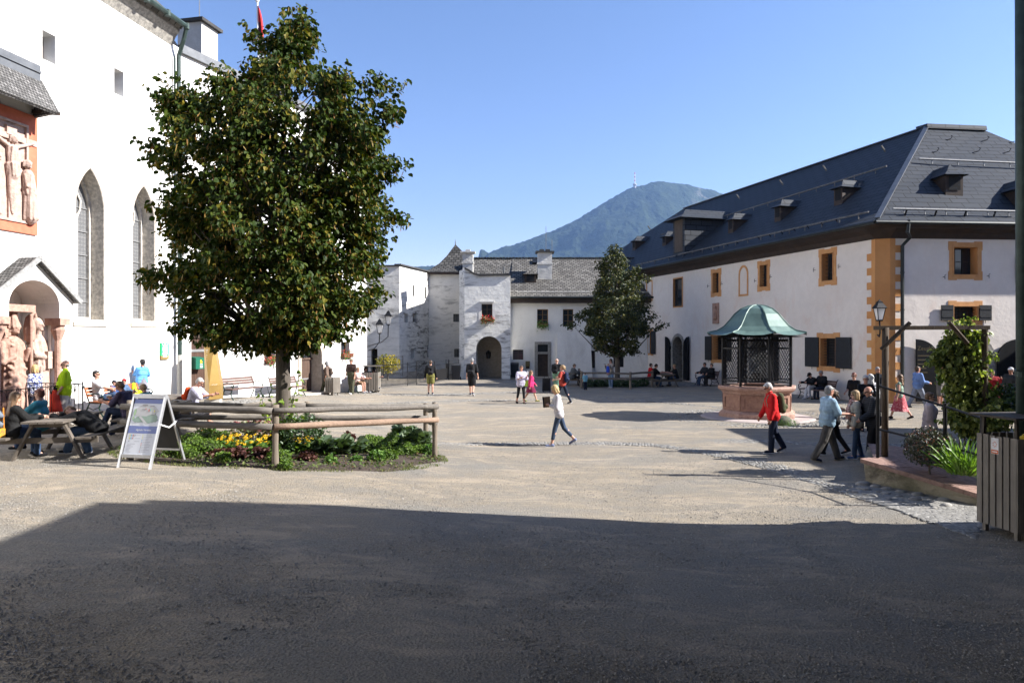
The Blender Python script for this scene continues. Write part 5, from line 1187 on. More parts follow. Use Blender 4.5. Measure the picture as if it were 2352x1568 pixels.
kp = (y < BC.y+1.6) & (np.sin(a*9)+np.sin(a*23+1)+RNG.normal(0, .7, n) > -.1); x, y = x[kp], y[kp]; pos = np.stack([x, y, [zg(p, q)+.0 for p, q in zip(x, y)]], 1)
leaves('bed_grass', pos, .06, [leafmat('bed_grass', [(0, (.07, .10, .02)), (.6, (.11, .13, .035)), (1, (.20, .19, .08))], .6, .2, .2)], tv=BLADE_V, tf=BLADE_F, up=1.0, kind='stuff')
n = 5200; a = RNG.random(n)*6.283; rr = np.sqrt(RNG.random(n))*.98; x = BC.x+BRX*rr*np.cos(a); y = BC.y+BRY*rr*np.sin(a)
kp = (y < BC.y+.9) & (vn2(x, y, .45)+RNG.normal(0, .12, n) > .38); x, y = x[kp], y[kp]
leaves('bed_groundcover', np.stack([x, y, [zg(p, q)+.05+.05*random.random() for p, q in zip(x, y)]], 1), .05, [leafmat('groundcover', [(0, (.04, .06, .02)), (.5, (.08, .12, .03)), (.8, (.13, .15, .05)), (1, (.10, .05, .03))], .6, .2, .2)], droop=-.3, kind='stuff')
def plant(kind, u, v, s, label, cat='plant', group=None, name=None):
    g = G(u, v); c = (g.x, g.y, g.z)
    if kind == 'ball':
        t = thing(name or 'box_ball', label, cat, c, 0, group); pts, d = ballpts((c[0], c[1], c[2]+s*.62), s, int(900*(s/.25)**1.4), .75, .82); pts = pts[pts[:, 2] > c[2]-.01]; leaves('foliage', pts, .036, [L_BOX], t, droop=-.4)
        mb = MB(); mb.ell((c[0], c[1], c[2]+s*.55), s*.86, s*.86, s*.64, 12, 8); mb.build('inner_twigs', [M('box_inner', (.03, .05, .01))], t)
    elif kind in ('shrub', 'wine', 'conifer', 'dark'):
        mats = {'shrub': L_GREEN, 'wine': L_RED, 'conifer': L_DARKG, 'dark': L_DARKG}[kind]; t = thing(name or 'shrub', label, cat, c, 0, group)
        pts, d = ballpts((c[0], c[1], c[2]+s*.6), s, int(1100*(s/.4)**1.6), .8, .35); pts = pts[pts[:, 2] > c[2]]; leaves('foliage', pts, .06 if kind != 'wine' else .085, [mats], t, droop=-.2 if kind == 'conifer' else .3)
        mb = MB()
        for k in range(7): a = k*.9; mb.tube([(c[0], c[1], c[2]), (c[0]+s*.6*math.cos(a), c[1]+s*.6*math.sin(a), c[2]+s)], [.012, .004], 4)
        mb.build('stem', [BARK], t)
    elif kind == 'daisy':
        t = thing('yellow_flowers', label, 'flowers', c, 0, group); m_ = 260; q = np.stack([c[0]+RNG.normal(0, s*.55, m_), c[1]+RNG.normal(0, s*.35, m_), c[2]+.03+RNG.random(m_)*.22], 1); leaves('foliage', q, .085, [L_GREEN], t, droop=-.5)
        mb = MB(); m2 = MB()
        for k in range(int(30*s/.4)):
            p = Vector((c[0]+random.gauss(0, s*.55), c[1]+random.gauss(0, s*.35), c[2]+random.uniform(.26, .42))); nrm = Vector((random.gauss(0, .4), -.6+random.gauss(0, .3), 1)).normalized(); xa = nrm.cross(Vector((0, 0, 1))).normalized(); ya = nrm.cross(xa)
            for i in range(9):
                a = i*.698; d1 = (xa*math.cos(a)+ya*math.sin(a)); d2 = (xa*math.cos(a+.26)+ya*math.sin(a+.26)); d0 = (xa*math.cos(a-.26)+ya*math.sin(a-.26)); mb.quad(p, p+d0*.024-nrm*.002, p+d1*.044-nrm*.008, p+d2*.024-nrm*.002)
            m2.ell(p+nrm*.006, .012, .012, .010, 6, 4)
        mb.build('petals', [P_YEL], t); m2.build('flower_centres', [M('flower_brown', (.04, .015, .01))], t)
    elif kind == 'comfrey':
        t = thing('broad_leaf_plant', label, cat, c, 0, group); m_ = int(110*s/.4); a = RNG.random(m_)*6.28; q = np.stack([c[0]+.12*np.cos(a), c[1]+.12*np.sin(a), np.full(m_, c[2]+.03)+RNG.random(m_)*s*.55], 1)
        leaves('foliage', q, s*.56, [L_BLUE], t, outward=np.stack([np.cos(a), np.sin(a)], 1), up=.45)
    elif kind == 'sedum':
        t = thing('sedum_clump', label, cat, c, 0, group); m_ = 900; q = np.stack([c[0]+RNG.normal(0, s*.42, m_), c[1]+RNG.normal(0, s*.3, m_), c[2]+.04+RNG.random(m_)*s*1.05], 1); leaves('foliage', q, .06, [leafmat('sedum_leaves', [(0, (.09, .13, .05)), (.6, (.16, .17, .08)), (1, (.2, .09, .06))], .5, .15)], t, droop=-.3)
        mb = MB()
        for k in range(26):
            p = Vector((c[0]+random.gauss(0, s*.42), c[1]+random.gauss(0, s*.3), c[2]+s*random.uniform(.85, 1.2)))
            for j in range(7): mb.ell(p+Vector((random.gauss(0, .022), random.gauss(0, .022), random.gauss(0, .008))), .016, .016, .012, 5, 3)
        mb.build('flower_heads', [P_PINK], t)
    return t
BG = 'clipped box balls in the flower bed'
BXU = [640, 512, 560, 655, 450, 480, 430, 405, 520, 480, 440, 840, 868, 900, 880, 850, 915, 940, 963, 903, 930]; BXV = [1068, 1064, 1040, 1080, 1042, 1046, 1055, 1050, 1024, 1022, 1028, 1040, 1034, 1030, 1044, 1024, 1048, 1046, 1044, 1016, 1035]
ORD = ['leftmost', 'second from left', 'third from left', 'fourth from left', 'fifth from left', 'sixth from left']
def box_label(i):
    row = lambda k: (0 if BXU[k] < 590 else 1 if BXU[k] < 700 else 2, 0 if BXV[k] >= 1041 else 1); r = row(i); mem = sorted([k for k in range(21) if row(k) == r], key=lambda k: (BXU[k], BXV[k])); n_ = mem.index(i)
    return 'box ball, '+ORD[n_]+(' of the front row ' if r[1] == 0 else ' of the back row ')+('left of the daisies' if r[0] == 0 else 'at the foot of the middle post' if r[0] == 1 else 'towards the right corner post')
for i, (u, v, s) in enumerate(((640, 1068, .23), (512, 1064, .16), (560, 1040, .2), (655, 1080, .13), (450, 1042, .26), (480, 1046, .26), (430, 1055, .2), (405, 1050, .22), (520, 1024, .25), (480, 1022, .25), (440, 1028, .24), (840, 1040, .24), (868, 1034, .24), (900, 1030, .22), (880, 1044, .2), (850, 1024, .2), (915, 1048, .17), (940, 1046, .17), (963, 1044, .16), (903, 1016, .2), (930, 1035, .16))):
    plant('ball', u, v, s, box_label(i), 'shrub', BG)
plant('ball', 897, 1058, .17, 'small box ball at the front edge beside the leafy mint patch', 'shrub', BG)
plant('conifer', 690, 1040, .62, 'dark green feathery shrub right of the big tree trunk', name='evergreen_shrub')
plant('sedum', 575, 1035, .55, 'tall sedum clump with dusky pink heads left of the tree trunk')
plant('sedum', 612, 1030, .5, 'sedum clump half hidden behind the middle fence post')
plant('wine', 505, 1055, .17, 'low wine red plant before the left group of box balls', name='coral_bells'); plant('wine', 545, 1058, .2, 'wine red plant under the yellow flowers on the left', name='coral_bells')
plant('wine', 600, 1058, .2, 'wine red plant left of the middle fence post', name='coral_bells'); plant('wine', 705, 1062, .18, 'wine red plant right of the middle fence post', name='coral_bells'); plant('wine', 800, 1012, .16, 'small wine red plant between the broad grey green leaves', name='coral_bells')
YG = 'yellow daisy clumps in the flower bed'
plant('daisy', 538, 1042, .45, 'yellow orange daisies left of the sedum clump', group=YG); plant('daisy', 590, 1046, .35, 'yellow orange daisies directly left of the middle post', group=YG); plant('daisy', 700, 1046, .42, 'yellow orange daisies right of the middle post', group=YG); plant('daisy', 480, 1012, .22, 'few yellow daisies beside the sign board', group=YG)
for u, v, s, l in ((735, 1048, .42, 'broad grey green leaves just right of the yellow daisies'), (775, 1045, .42, 'broad grey green leaves in the middle of the right bed half'), (812, 1042, .36, 'broad grey green leaves beside the small box balls'), (955, 1030, .5, 'large leafy plant beside the right corner post'), (930, 1010, .42, 'large leafy plant behind the right box balls')):
    plant('comfrey', u, v, s, l)
plant('shrub', 865, 1062, .2, 'green mint patch at the front edge of the bed', name='mint_patch'); plant('shrub', 760, 1068, .13, 'low weeds at the front edge of the bare soil', name='weed_patch'); plant('shrub', 985, 1045, .2, 'leafy weeds around the right corner post', name='weed_patch'); plant('shrub', 820, 1062, .12, 'low weeds left of the mint patch', name='weed_patch')
# rail fence round the bed
fence = thing('rail_fence', 'weathered two rail wooden fence around the flower bed of the large tree', 'fence', (BC.x, BC.y, zg(BC.x, BC.y)))
def log(name, a, b, r, m, wob=.0045, n=9):
    mb = MB(); pts = []; rad = []
    a = Vector(a); b = Vector(b)
    for k in range(n+1):
        t = k/n; pts.append(a.lerp(b, t)+Vector((random.gauss(0, wob*.3), random.gauss(0, wob), random.gauss(0, wob)))); rad.append(r*random.uniform(.86, 1.12))
    mb.tube(pts, rad, 9); return mb.build(name, [m], fence, smooth=True)
FY = {'l': 13.9, 'm': 13.3, 'r': 16.1, 'bl': 17.6, 'bm': 18.1, 'br': 19.2}
pL = GX(295, 13.75); pM = G(630, 1078); pR = G(998, 1055); bM = GX(705, 17.9); bR = GX(978, 19.0); bL = GX(405, 17.2)
tops = {}
for nm, p, vt in (('m', pM, 936), ('r', pR, 930), ('l', pL, 925)):
    zt = CH-(vt-V0)*p.y/F; log('post', (p.x, p.y+.06, p.z-.1), (p.x, p.y+.06, zt+.05), .062, WOOD_POST, .004, 5); tops[nm] = zt
for nm, p, vt in (('bm', bM, 928), ('br', bR, 932), ('bl', bL, 926)):
    zt = CH-(vt-V0)*p.y/F; log('post', (p.x, p.y, p.z-.1), (p.x, p.y, zt+.07), .07, WOOD_POST, .004, 5); tops[nm] = zt
for dz, rm in ((0, WOOD_RAIL), (-.30, WOOD_RAIL)):
    log('rail', (pL.x-.1, pL.y-.07, tops['l']-.06+dz), (pM.x-.01, pM.y-.07, tops['m']-.05+dz), .064, rm)
    log('rail', (pM.x+.01, pM.y-.07, tops['m']-.05+dz), (pR.x+.08, pR.y-.07, tops['r']-.02+dz), .06, rm if dz == 0 else WOOD_BARK)
    log('rail', (bL.x-.2, bL.y-.09, tops['bl']-.03+dz), (bM.x, bM.y-.09, tops['bm']-.03+dz), .07, rm, .006); log('rail', (bM.x, bM.y-.09, tops['bm']-.03+dz), (bR.x+.05, bR.y-.09, tops['br']-.02+dz), .068, rm, .006)
    log('rail', (bL.x, bL.y, tops['bl']-.1+dz), (pL.x, pL.y, tops['l']-.1+dz), .065, rm, .006); log('rail', (bR.x, bR.y, tops['br']-.1+dz), (pR.x, pR.y, tops['r']-.1+dz), .065, rm, .006)

# ------------------------------------------------------------------ A-frame sign board
ga, gb = G(268, 1074), G(347, 1079); sx_ = (gb-ga); sw = sx_.length*.98; ang = math.atan2(sx_.y, sx_.x)
sg = thing('sandwich_board', 'silver framed folding sign board with a castle map and blue bands', 'sign', tuple((ga+gb)/2), ang)
ALU = M('aluminium', (.58, .59, .61), (.50, .51, .53), .35, 4, .05, 10, .5, .7)
hwid = sw/2; Hs = 1.30; Y1 = .42; T = lambda x, t: Vector((x, Y1*t, Hs*t))      # t: 0 at the feet, 1 at the hinge
tn = Vector((0, -Hs, Y1)).normalized()
mb = MB()
for sx in (-1, 1): mb.beam(T(sx*(hwid-.02), 0), T(sx*(hwid-.02), 1), .045, .035, up=(1, 0, 0))
mb.beam(T(-hwid, .985), T(hwid, .985), .05, .075); mb.beam(T(-hwid+.04, .17), T(hwid-.04, .17), .04, .06); mb.build('front_frame', [ALU], sg, local=True)
mb = MB()
for sx in (-1, 1): mb.beam(Vector((sx*(hwid-.02), 2*Y1+.1, 0)), T(sx*(hwid-.02), .99)+Vector((0, .03, 0)), .045, .03, up=(1, 0, 0))
mb.beam(Vector((-hwid+.04, 2*Y1, .24)), Vector((hwid-.04, 2*Y1, .24)), .03, .05); mb.build('back_frame', [ALU], sg, local=True)
mb = MB(); mb.quad(T(-hwid+.05, .18)-tn*.02, T(hwid-.05, .18)-tn*.02, T(hwid-.05, .95)-tn*.02, T(-hwid+.05, .95)-tn*.02); mb.build('front_backing', [M('sign_dark_back', (.06, .06, .062))], sg, local=True)
mb = MB(); mb.quad(Vector((-hwid+.05, 2*Y1-.01, .24)), Vector((hwid-.05, 2*Y1-.01, .24)), T(hwid-.05, .95)+Vector((0, .06, 0)), T(-hwid+.05, .95)+Vector((0, .06, 0))); mb.build('back_board', [M('sign_dark_back', (.06, .06, .062))], sg, local=True)
mb = MB()
for sx in (-1, 1): a = T(sx*(hwid+.0), .60); b = Vector((sx*hwid, 2*Y1-.13, Hs*.62)); m_ = (a+b)/2+Vector((0, 0, -.09)); mb.beam(a, m_, .012, .022); mb.beam(m_, b, .012, .022)
mb.build('hinge_arm', [WHITE], sg, local=True)
po = MB(); PW = hwid-.055
def pq(x0, x1, t0, t1, o, m): po.quad(*[T(x, t)+tn*o for x, t in ((x0, t0), (x1, t0), (x1, t1), (x0, t1))], m=m)
def pblob(cx, ct, rx, rt, o, m, seed=0, n=16, sq=1):
    rnd = random.Random(seed); po.add([T(cx+rx*math.cos(2*math.pi*i/n)*rnd.uniform(.8, 1.15), ct+rt*math.sin(2*math.pi*i/n)*rnd.uniform(.8, 1.15))+tn*o for i in range(n)], [tuple(range(n))], m)
pm = [M('poster_white', (.60, .62, .66), (.56, .58, .63), .35), M('poster_blue', (.13, .17, .38), (.12, .16, .36), .35), M('map_green', (.24, .33, .27), (.22, .30, .25), .4), M('map_grey', (.46, .46, .46), (.42, .42, .42), .4), M('map_lightgreen', (.36, .52, .30), rough=.4), M('poster_text', (.36, .37, .42), rough=.4), M('map_red', (.55, .22, .2), rough=.4), M('map_blue', (.18, .42, .6), rough=.4), M('map_yellow', (.62, .58, .2), rough=.4), M('map_darkgrey', (.24, .23, .23), rough=.4)]
pq(-PW, PW, .185, .945, .0, 0); pq(-PW, PW, .885, .945, .002, 1); pq(-PW, PW, .475, .575, .002, 1)
pblob(0, .755, PW*.86, .115, .002, 3, 1, 22); pblob(.02, .665, PW*.8, .05, .004, 2, 2, 20); pblob(-.16, .655, PW*.32, .035, .005, 2, 4); pblob(.13, .68, PW*.42, .06, .0045, 2, 5); pblob(-.24, .76, .025, .05, .004, 4, 6); pblob(-.25, .68, .02, .03, .004, 4, 7)
po.add([T(x, t)+tn*.007 for x, t in ((-.14, .70), (-.10, .715), (.09, .60), (.02, .60))], [(0, 1, 2, 3)], 3)
for x, t, rx, rt, m_ in ((.05, .79, .02, .022, 6), (.08, .795, .012, .02, 7), (.10, .80, .012, .02, 4), (-.02, .81, .018, .01, 6), (.17, .78, .014, .02, 8), (-.12, .70, .03, .007, 9), (.1, .85, .06, .008, 9), (-.06, .80, .05, .006, 9), (.2, .74, .012, .012, 9), (.15, .73, .04, .006, 9), (-.05, .86, .07, .012, 9)): pblob(x, t, rx, rt, .006, m_, int(x*100+t*1000), 9)
for k, (x, t) in enumerate([(-.25+.035*i, .445) for i in range(4)]+[(-.25+.035*i, .405) for i in range(3)]+[(-.25, .365)]): pq(x, x+.024, t-.01, t+.012, .003, (8, 7, 6, 5)[k % 4])
for i in range(3): pq(-.12, -.01, .443-.04*i, .449-.04*i, .003, 5)
for i in range(11): t = .45-.022*i; pq(.03, .045, t-.007, t+.007, .003, (8, 8, 8, 7, 7, 6, 6, 9, 5, 5, 6)[i]); pq(.06, .06+random.uniform(.08, .2), t-.003, t+.002, .003, 5)
for i in range(7): t = .33-.018*i; pq(-.26, -.26+random.uniform(.06, .17), t-.003, t+.002, .003, 5)
poster = po.build('poster', pm, sg, local=True)
for i in range(0): pass
def signtext(body, size, x, t, align='LEFT', mat_=None):
    cu = bpy.data.curves.new('t', 'FONT'); cu.body = body; cu.size = size; cu.align_x = align
    o = bpy.data.objects.new('t', cu); COL.objects.link(o); me = bpy.data.meshes.new_from_object(o.evaluated_get(bpy.context.evaluated_depsgraph_get())); bpy.data.objects.remove(o); me.materials.clear(); me.materials.append(mat_ or WHITE)
    v_ = Vector((0, Y1, Hs)).normalized(); mw = Matrix(((1, v_.x, tn.x, 0), (0, v_.y, tn.y, 0), (0, v_.z, tn.z, 0), (0, 0, 0, 1))); mw.translation = T(x, t)+tn*.004; me.transform(mw); return link('lettering', me, poster, True)
signtext('digitale Version', .052, -.14, .51)
# ------------------------------------------------------------------ golden information pillar
q = G(488, 925); ip = thing('information_pillar', 'tall slanted golden information pillar with white lettering', 'pillar', tuple(q), .12)
GOLD = M('golden_metal', (.42, .27, .085), (.35, .22, .065), .38, 2, .05, 8, .5, .55)
k_ = 1/600; X = lambda c: (c-550)*k_; Zp = lambda y: (1500-y)*k_*1.0
mb = MB(); rows_ = []
for y, l, f_, r_, dd in ((180, 360, 392, 590, .12), (1105, 380, 530, 735, .30), (1415, 385, 530, 735, .30)):
    rows_.append([Vector((X(l), .05, Zp(y))), Vector((X(f_), -dd, Zp(y))), Vector((X(r_), -dd*.25, Zp(y)+.02)), Vector((X(r_), .28, Zp(y))), Vector((X(l), .28, Zp(y)))])
for j in range(2):
    for i in range(5): k2 = (i+1) % 5; mb.quad(rows_[j+1][i], rows_[j+1][k2], rows_[j][k2], rows_[j][i])
mb.quad(*rows_[0]); mb.quad(*reversed(rows_[2])); mb.build('body', [GOLD], ip, local=True)
mb = MB(); mb.hexa([(X(405), -.2, -.02), (X(720), -.1, -.02), (X(720), .25, -.02), (X(405), .25, -.02)], [(X(405), -.2, Zp(1414)), (X(720), -.1, Zp(1414)), (X(720), .25, Zp(1414)), (X(405), .25, Zp(1414))]); mb.build('base', [M('concrete', (.45, .43, .39), (.38, .36, .33), .9)], ip, local=True)
def pillartext(body, size, c, y, mat_=WHITE):
    t = (y-180)/(1105-180); a = rows_[0][1].lerp(rows_[1][1], t); b = rows_[0][2].lerp(rows_[1][2], t)
    d = (b-a).normalized(); cu = bpy.data.curves.new('t', 'FONT'); cu.body = body; cu.size = size
    o = bpy.data.objects.new('t', cu); COL.objects.link(o); me = bpy.data.meshes.new_from_object(o.evaluated_get(bpy.context.evaluated_depsgraph_get())); bpy.data.objects.remove(o); me.materials.clear(); me.materials.append(mat_)
    e = (rows_[0][1]-rows_[1][1]).normalized(); nn = d.cross(e).normalized(); e = nn.cross(d); mw = Matrix(((d.x, e.x, nn.x, 0), (d.y, e.y, nn.y, 0), (d.z, e.z, nn.z, 0), (0, 0, 0, 1))); mw.translation = a+d*((c-(392+138*t))*k_)+nn*.006; me.transform(mw); link('lettering', me, ip, True)
for body, s, c, y in (('Panorama Tour', .042, 425, 318), ('Alte Kammern', .042, 445, 440), ('Fürstenzimmer', .042, 462, 562), ('Ausgang', .042, 482, 685), ('Zeughaus', .038, 590, 875), ('Führung zur Stadt', .03, 580, 1095), ('Ausstellung', .024, 430, 345), ('Festungsmuseum', .024, 434, 372), ('Museum', .024, 452, 470), ('Café', .024, 700, 900)):
    if body != 'Café': pillartext(body, s, c, y)
# ------------------------------------------------------------------ wall signs, letter box, flower boxes
r = WA.rect(366, 384, 787, 825); s_ = thing('assembly_sign', 'green assembly point sign with white figures and arrows on the church wall', 'sign', WA.pt(r[0], r[1], .05)); mb = MB(); zz_ = r[1]+(r[3]-r[1])*.22
WA.box(mb, r[0], r[2], r[1], zz_, .0, .07); mb.build('brown_panel', [M('sign_brown', (.22, .15, .05))], s_); mb = MB(); WA.box(mb, r[0], r[2], zz_, r[3], .0, .07); mb.build('green_panel', [M('sign_green', (.03, .50, .16), (.03, .46, .15), .4)], s_)
mb = MB(); cs = (r[0]+r[2])/2; hh = (r[3]-zz_); ww = r[2]-r[0]
for sx in (-1, 1):
    for sz_ in (0, 1):
        a = cs+sx*ww*.40; z = zz_+hh*(.08 if sz_ == 0 else .92); dz = .1*(1 if sz_ == 0 else -1); mb.quad(WA.pt(a, z, .074), WA.pt(a-sx*.03, z, .074), WA.pt(a-sx*.13, z+dz*.9, .074), WA.pt(a-sx*.09, z+dz*1.2, .074)); mb.quad(WA.pt(a-sx*.16, z+dz*1.4, .074), WA.pt(a-sx*.16, z+dz*.4, .074), WA.pt(a-sx*.04, z+dz*1.4, .074))
for ds, dz, k in ((-.09, 0, .9), (.09, 0, .9), (0, .08, 1), (-.05, -.02, 1.1), (.05, -.02, 1.1)):
    z = zz_+hh*.38+dz; mb.quad(*[WA.pt(cs+ds+x*.05*k, z+y*k, .073+.002*k) for x, y in ((-1, 0), (1, 0), (1, .16), (-1, .16))]); mb.quad(*[WA.pt(cs+ds+.035*math.cos(a)*k, z+.205*k+.035*math.sin(a)*k, .073+.002*k) for a in np.linspace(0, 6.28, 10)[:-1]]); mb.quad(*[WA.pt(cs+ds+x*.035*k, z+y*k, .073+.002*k) for x, y in ((-1, -.14), (1, -.14), (1, 0), (-1, 0))])
WA.box(mb, cs-.12, cs+.12, r[1]+.08, r[1]+.12, .07, .073); mb.build('symbols', [WHITE], s_)
r = WB.rect(450, 470, 819, 847, .1); lb = thing('letter_box', 'dark green box with yellow emblem hanging on the brown door', 'box', WB.pt(r[0], r[1], .1)); mb = MB(); a = [WB.pt(r[0], r[1], -.19), WB.pt(r[2], r[1], -.19), WB.pt(r[2], r[1], .1), WB.pt(r[0], r[1], .1)]; hgt = Vector((0, 0, r[3]-r[1]))
mb.hexa(a, [a[0]+hgt, a[1]+hgt, a[2]+hgt*.9, a[3]+hgt*.9]); mb.build('body', [M('green_box', (.015, .12, .075), (.012, .10, .06), .4)], lb)
mb = MB(); c = (r[0]+r[2])/2+.05; zc = (r[1]+r[3])/2
mb.add([WB.pt(c+.06*math.cos(a), zc+.03+.05*math.sin(a), .102) for a in np.linspace(0, 6.28, 12)[:-1]], [tuple(range(11))], 0); mb.add([WB.pt(c-.02+.04*math.cos(a), zc+.09+.035*math.sin(a), .103) for a in np.linspace(0, 6.28, 12)[:-1]], [tuple(range(11))], 0)
for k in range(3): mb.quad(*[WB.pt(c+x, zc-.07-.06*k+z, .102) for x, z in ((-.07, 0), (.07, 0), (.07, .02), (-.07, .02))], m=1)
mb.build('emblem', [M('emblem_yellow', (.7, .45, .03)), WHITE], lb)
r = WM.rect(1207, 1217, 829, 846); lb = thing('mail_box', 'small brown letter box beside the far stone framed door', 'box', WM.pt(r[0], r[1], 0)); mb = MB(); WM.box(mb, r[0], r[2], r[1]+.15, r[3], .002, .16); mb.build('body', [M('mailbox_brown', (.18, .14, .06))], lb); mb = MB(); WM.box(mb, r[0]+.02, r[2]-.02, r[1], r[1]+.149, .002, .12); mb.build('lower_tray', [DKWOOD], lb)
def flowerbox(w, u0, u1, v, label, off=.12, n=260, red=.5, size=.05, grp='geranium boxes on window sills'):
    s0, z = w.sz(u0, v); s1, _ = w.sz(u1, v); t = thing('flower_box', label, 'flower box', w.pt((s0+s1)/2, z, off), 0, grp)
    mb = MB(); w.box(mb, s0+.05, s1-.05, z-.1, z+.1, off-.12, off+.08); mb.build('trough', [M('trough_brown', (.12, .06, .03))], t)
    m_ = n; S = s0+(s1-s0)*RNG.random(m_); O = off-.1+.32*RNG.random(m_); Zq = z+.05+RNG.normal(0, .13, m_)-(O > off+.05)*.1
    pts = np.array([tuple(w.pt(a, c, b)) for a, b, c in zip(S, O, Zq)]); k = int(m_*(1-red)); leaves('foliage', pts[:k], size*1.3, [L_GREEN], t)
    if red: leaves('blossom', pts[k:]+np.array([0, -.03, .02]), size, [P_RED], t, droop=-.5)
flowerbox(WB, 606, 634, 827, 'red geraniums in the window box left of the arched doorway'); flowerbox(WB, 782, 806, 816, 'red and white geraniums in the window box right of the arched doorway'); flowerbox(WG, 1104, 1135, 735, 'red geraniums in the box above the gateway arch', size=.07)
flowerbox(WM, 1234, 1259, 746, 'green trailing plants in the window box of the far house', red=.06, size=.06)
# ------------------------------------------------------------------ lanterns
LG_ = leafmat('lantern_glass', [(0, (.8, .8, .8)), (1, (.8, .8, .8))], .3, .5, .5, (1, 1, 1))
def lantern(label, c, s, arm, grp=None):
    t = thing('wall_lantern', label, 'lantern', tuple(c), 0, grp); c = Vector(c)
    mb = MB(); mb.lathe([(.085*s, 0), (.16*s, .34*s)], c, 4, .785); mb.build('glass', [LG_], t)
    mb = MB()
    for i in range(4): a = .785+i*1.571; mb.tube([c+Vector((.088*s*math.cos(a), .088*s*math.sin(a), 0)), c+Vector((.165*s*math.cos(a), .165*s*math.sin(a), .34*s))], .012*s, 4)
    mb.lathe([(.20*s, .34*s), (.21*s, .36*s), (.09*s, .50*s), (.09*s, .53*s), (.02*s, .58*s), (.0, .62*s)], c, 4, .785); mb.lathe([(0, -.03*s), (.09*s, -.03*s), (.1*s, .01*s), (0, .01*s)], c, 4, .785); mb.build('frame', [IRON], t)
    mb = MB(); mb.tube([c+Vector(p) for p in arm], [.022*s]*len(arm), 6); mb.build('bracket', [IRON], t)
    return t
c = P(2020, 735, 30.1); lantern('white glass lantern on a curved bracket at the orange building corner', c, 1.45, [(0, 0, 0), (.02, 0, -.25), (.05, .05, -.55), (.12, .25, -.7), (.14, .42, -.62)])
LGp = 'pair of lanterns on curved brackets'
c = P(872, 765, 39.5); lantern('lower of two lanterns on curved brackets beside the wing corner', c, 1.35, [(0, 0, 0), (-.02, 0, -.5), (-.25, -.2, -.85), (-.52, -.5, -.95)], LGp); c = P(892, 745, 40.5); lantern('higher of two lanterns on curved brackets beside the wing corner', c, 1.35, [(0, 0, 0), (-.02, 0, -.7), (-.3, -.4, -1.0), (-.95, -1.4, -1.25)], LGp)
# ------------------------------------------------------------------ the well
well = thing('draw_well', 'octagonal pink marble well with iron lattice cage and green copper roof', 'well', tuple(WELL))
ph = -math.pi/2; wc = tuple(WELL)
mb = MB(); mb.lathe([(1.36, .02), (1.36, .2), (1.27, .27), (1.2, .3)], wc, 8, ph); mb.build('foot', [MARBLE], well)
mb = MB(); mb.lathe([(1.2, .3), (1.2, .86)], wc, 8, ph)
for i in range(8):
    a0 = ph+i*math.pi/4; a1 = a0+math.pi/4; p0_ = Vector((wc[0]+1.2*math.cos(a0), wc[1]+1.2*math.sin(a0), 0)); p1_ = Vector((wc[0]+1.2*math.cos(a1), wc[1]+1.2*math.sin(a1), 0)); w_ = Wall(p0_.x, p0_.y, p1_.x-p0_.x, p1_.y-p0_.y); Lw = (p1_-p0_).length
    w_.prism(mb, rp((.02, .31, Lw-.02, .85)), .002, .03, inner=rp((.12, .40, Lw-.12, .77)))
mb.build('basin', [MARBLE_D], well)
mb = MB(); mb.lathe([(1.2, .86), (1.24, .9), (1.24, .93), (1.3, .98), (1.38, 1.03), (1.40, 1.1), (1.37, 1.15), (1.0, 1.16), (1.0, .5)], wc, 8, ph); mb.build('rim', [MARBLE], well)
mb = MB(); rc = 1.22
for i in range(8): a0 = ph+i*math.pi/4; p = (wc[0]+rc*math.cos(a0), wc[1]+rc*math.sin(a0)); mb.tube([(p[0], p[1], 1.15), (p[0], p[1], 3.0)], .045, 6)
for z in (1.2, 1.32, 2.45, 2.92): mb.lathe([(rc+.02, z), (rc+.02, z+.04), (rc-.02, z+.04), (rc-.02, z)], wc, 8, ph)
mb.build('cage_frame', [IRON], well)
for i in range(8):
    a0 = ph+i*math.pi/4; a1 = a0+math.pi/4; p0_ = Vector((wc[0]+rc*math.cos(a0), wc[1]+rc*math.sin(a0), 0)); p1_ = Vector((wc[0]+rc*math.cos(a1), wc[1]+rc*math.sin(a1), 0)); L = (p1_-p0_).length; mb = MB(); g = .115; z0_, z1_ = 1.34, 2.92
    for sgn in (1, -1):
        k = -int((z1_-z0_)/1.5/g)-1
        while k*g < L+1.2:
            s0_ = k*g; pts = []
            for t in (0, 1):
                pass
            # line s = s0 + sgn*(z-z0)/1.5, clipped to 0..L
            lo_, hi_ = z0_, z1_
            if sgn > 0: lo_ = max(z0_, z0_+(0-s0_)*1.5); hi_ = min(z1_, z0_+(L-s0_)*1.5)
            else: lo_ = max(z0_, z0_+(s0_-L)*1.5); hi_ = min(z1_, z0_+s0_*1.5)
            if hi_-lo_ > .03:
                e = [p0_.lerp(p1_, (s0_+sgn*(z-z0_)/1.5)/L) for z in (lo_, hi_)]; mb.tube([(e[0].x, e[0].y, lo_), (e[1].x, e[1].y, hi_)], .009, 4, cap=False)
            k += 1
    mb.build('lattice', [IRON], well)
mb = MB(); prof_ = [(1.78, 2.93), (1.70, 2.96), (1.42, 3.06), (1.18, 3.24), (.98, 3.46), (.80, 3.68), (.58, 3.86), (.30, 3.97), (.0, 4.01)]
n8 = 32; b = len(mb.V)
for r_, z in prof_:
    for i in range(n8):
        a = ph+2*math.pi*i/n8; fr = ((i % 4)/4); k = math.cos(math.pi/8)/math.cos((fr-.5)*math.pi/4)
        lift = .16*max(0, (r_-1.2)/.58)*(abs(fr-.5)*2)**3*(1 if (i//4) % 1 == 0 else 0); mb.V.append((wc[0]+r_*k*math.cos(a), wc[1]+r_*k*math.sin(a), wc[2]+z+lift*.55))
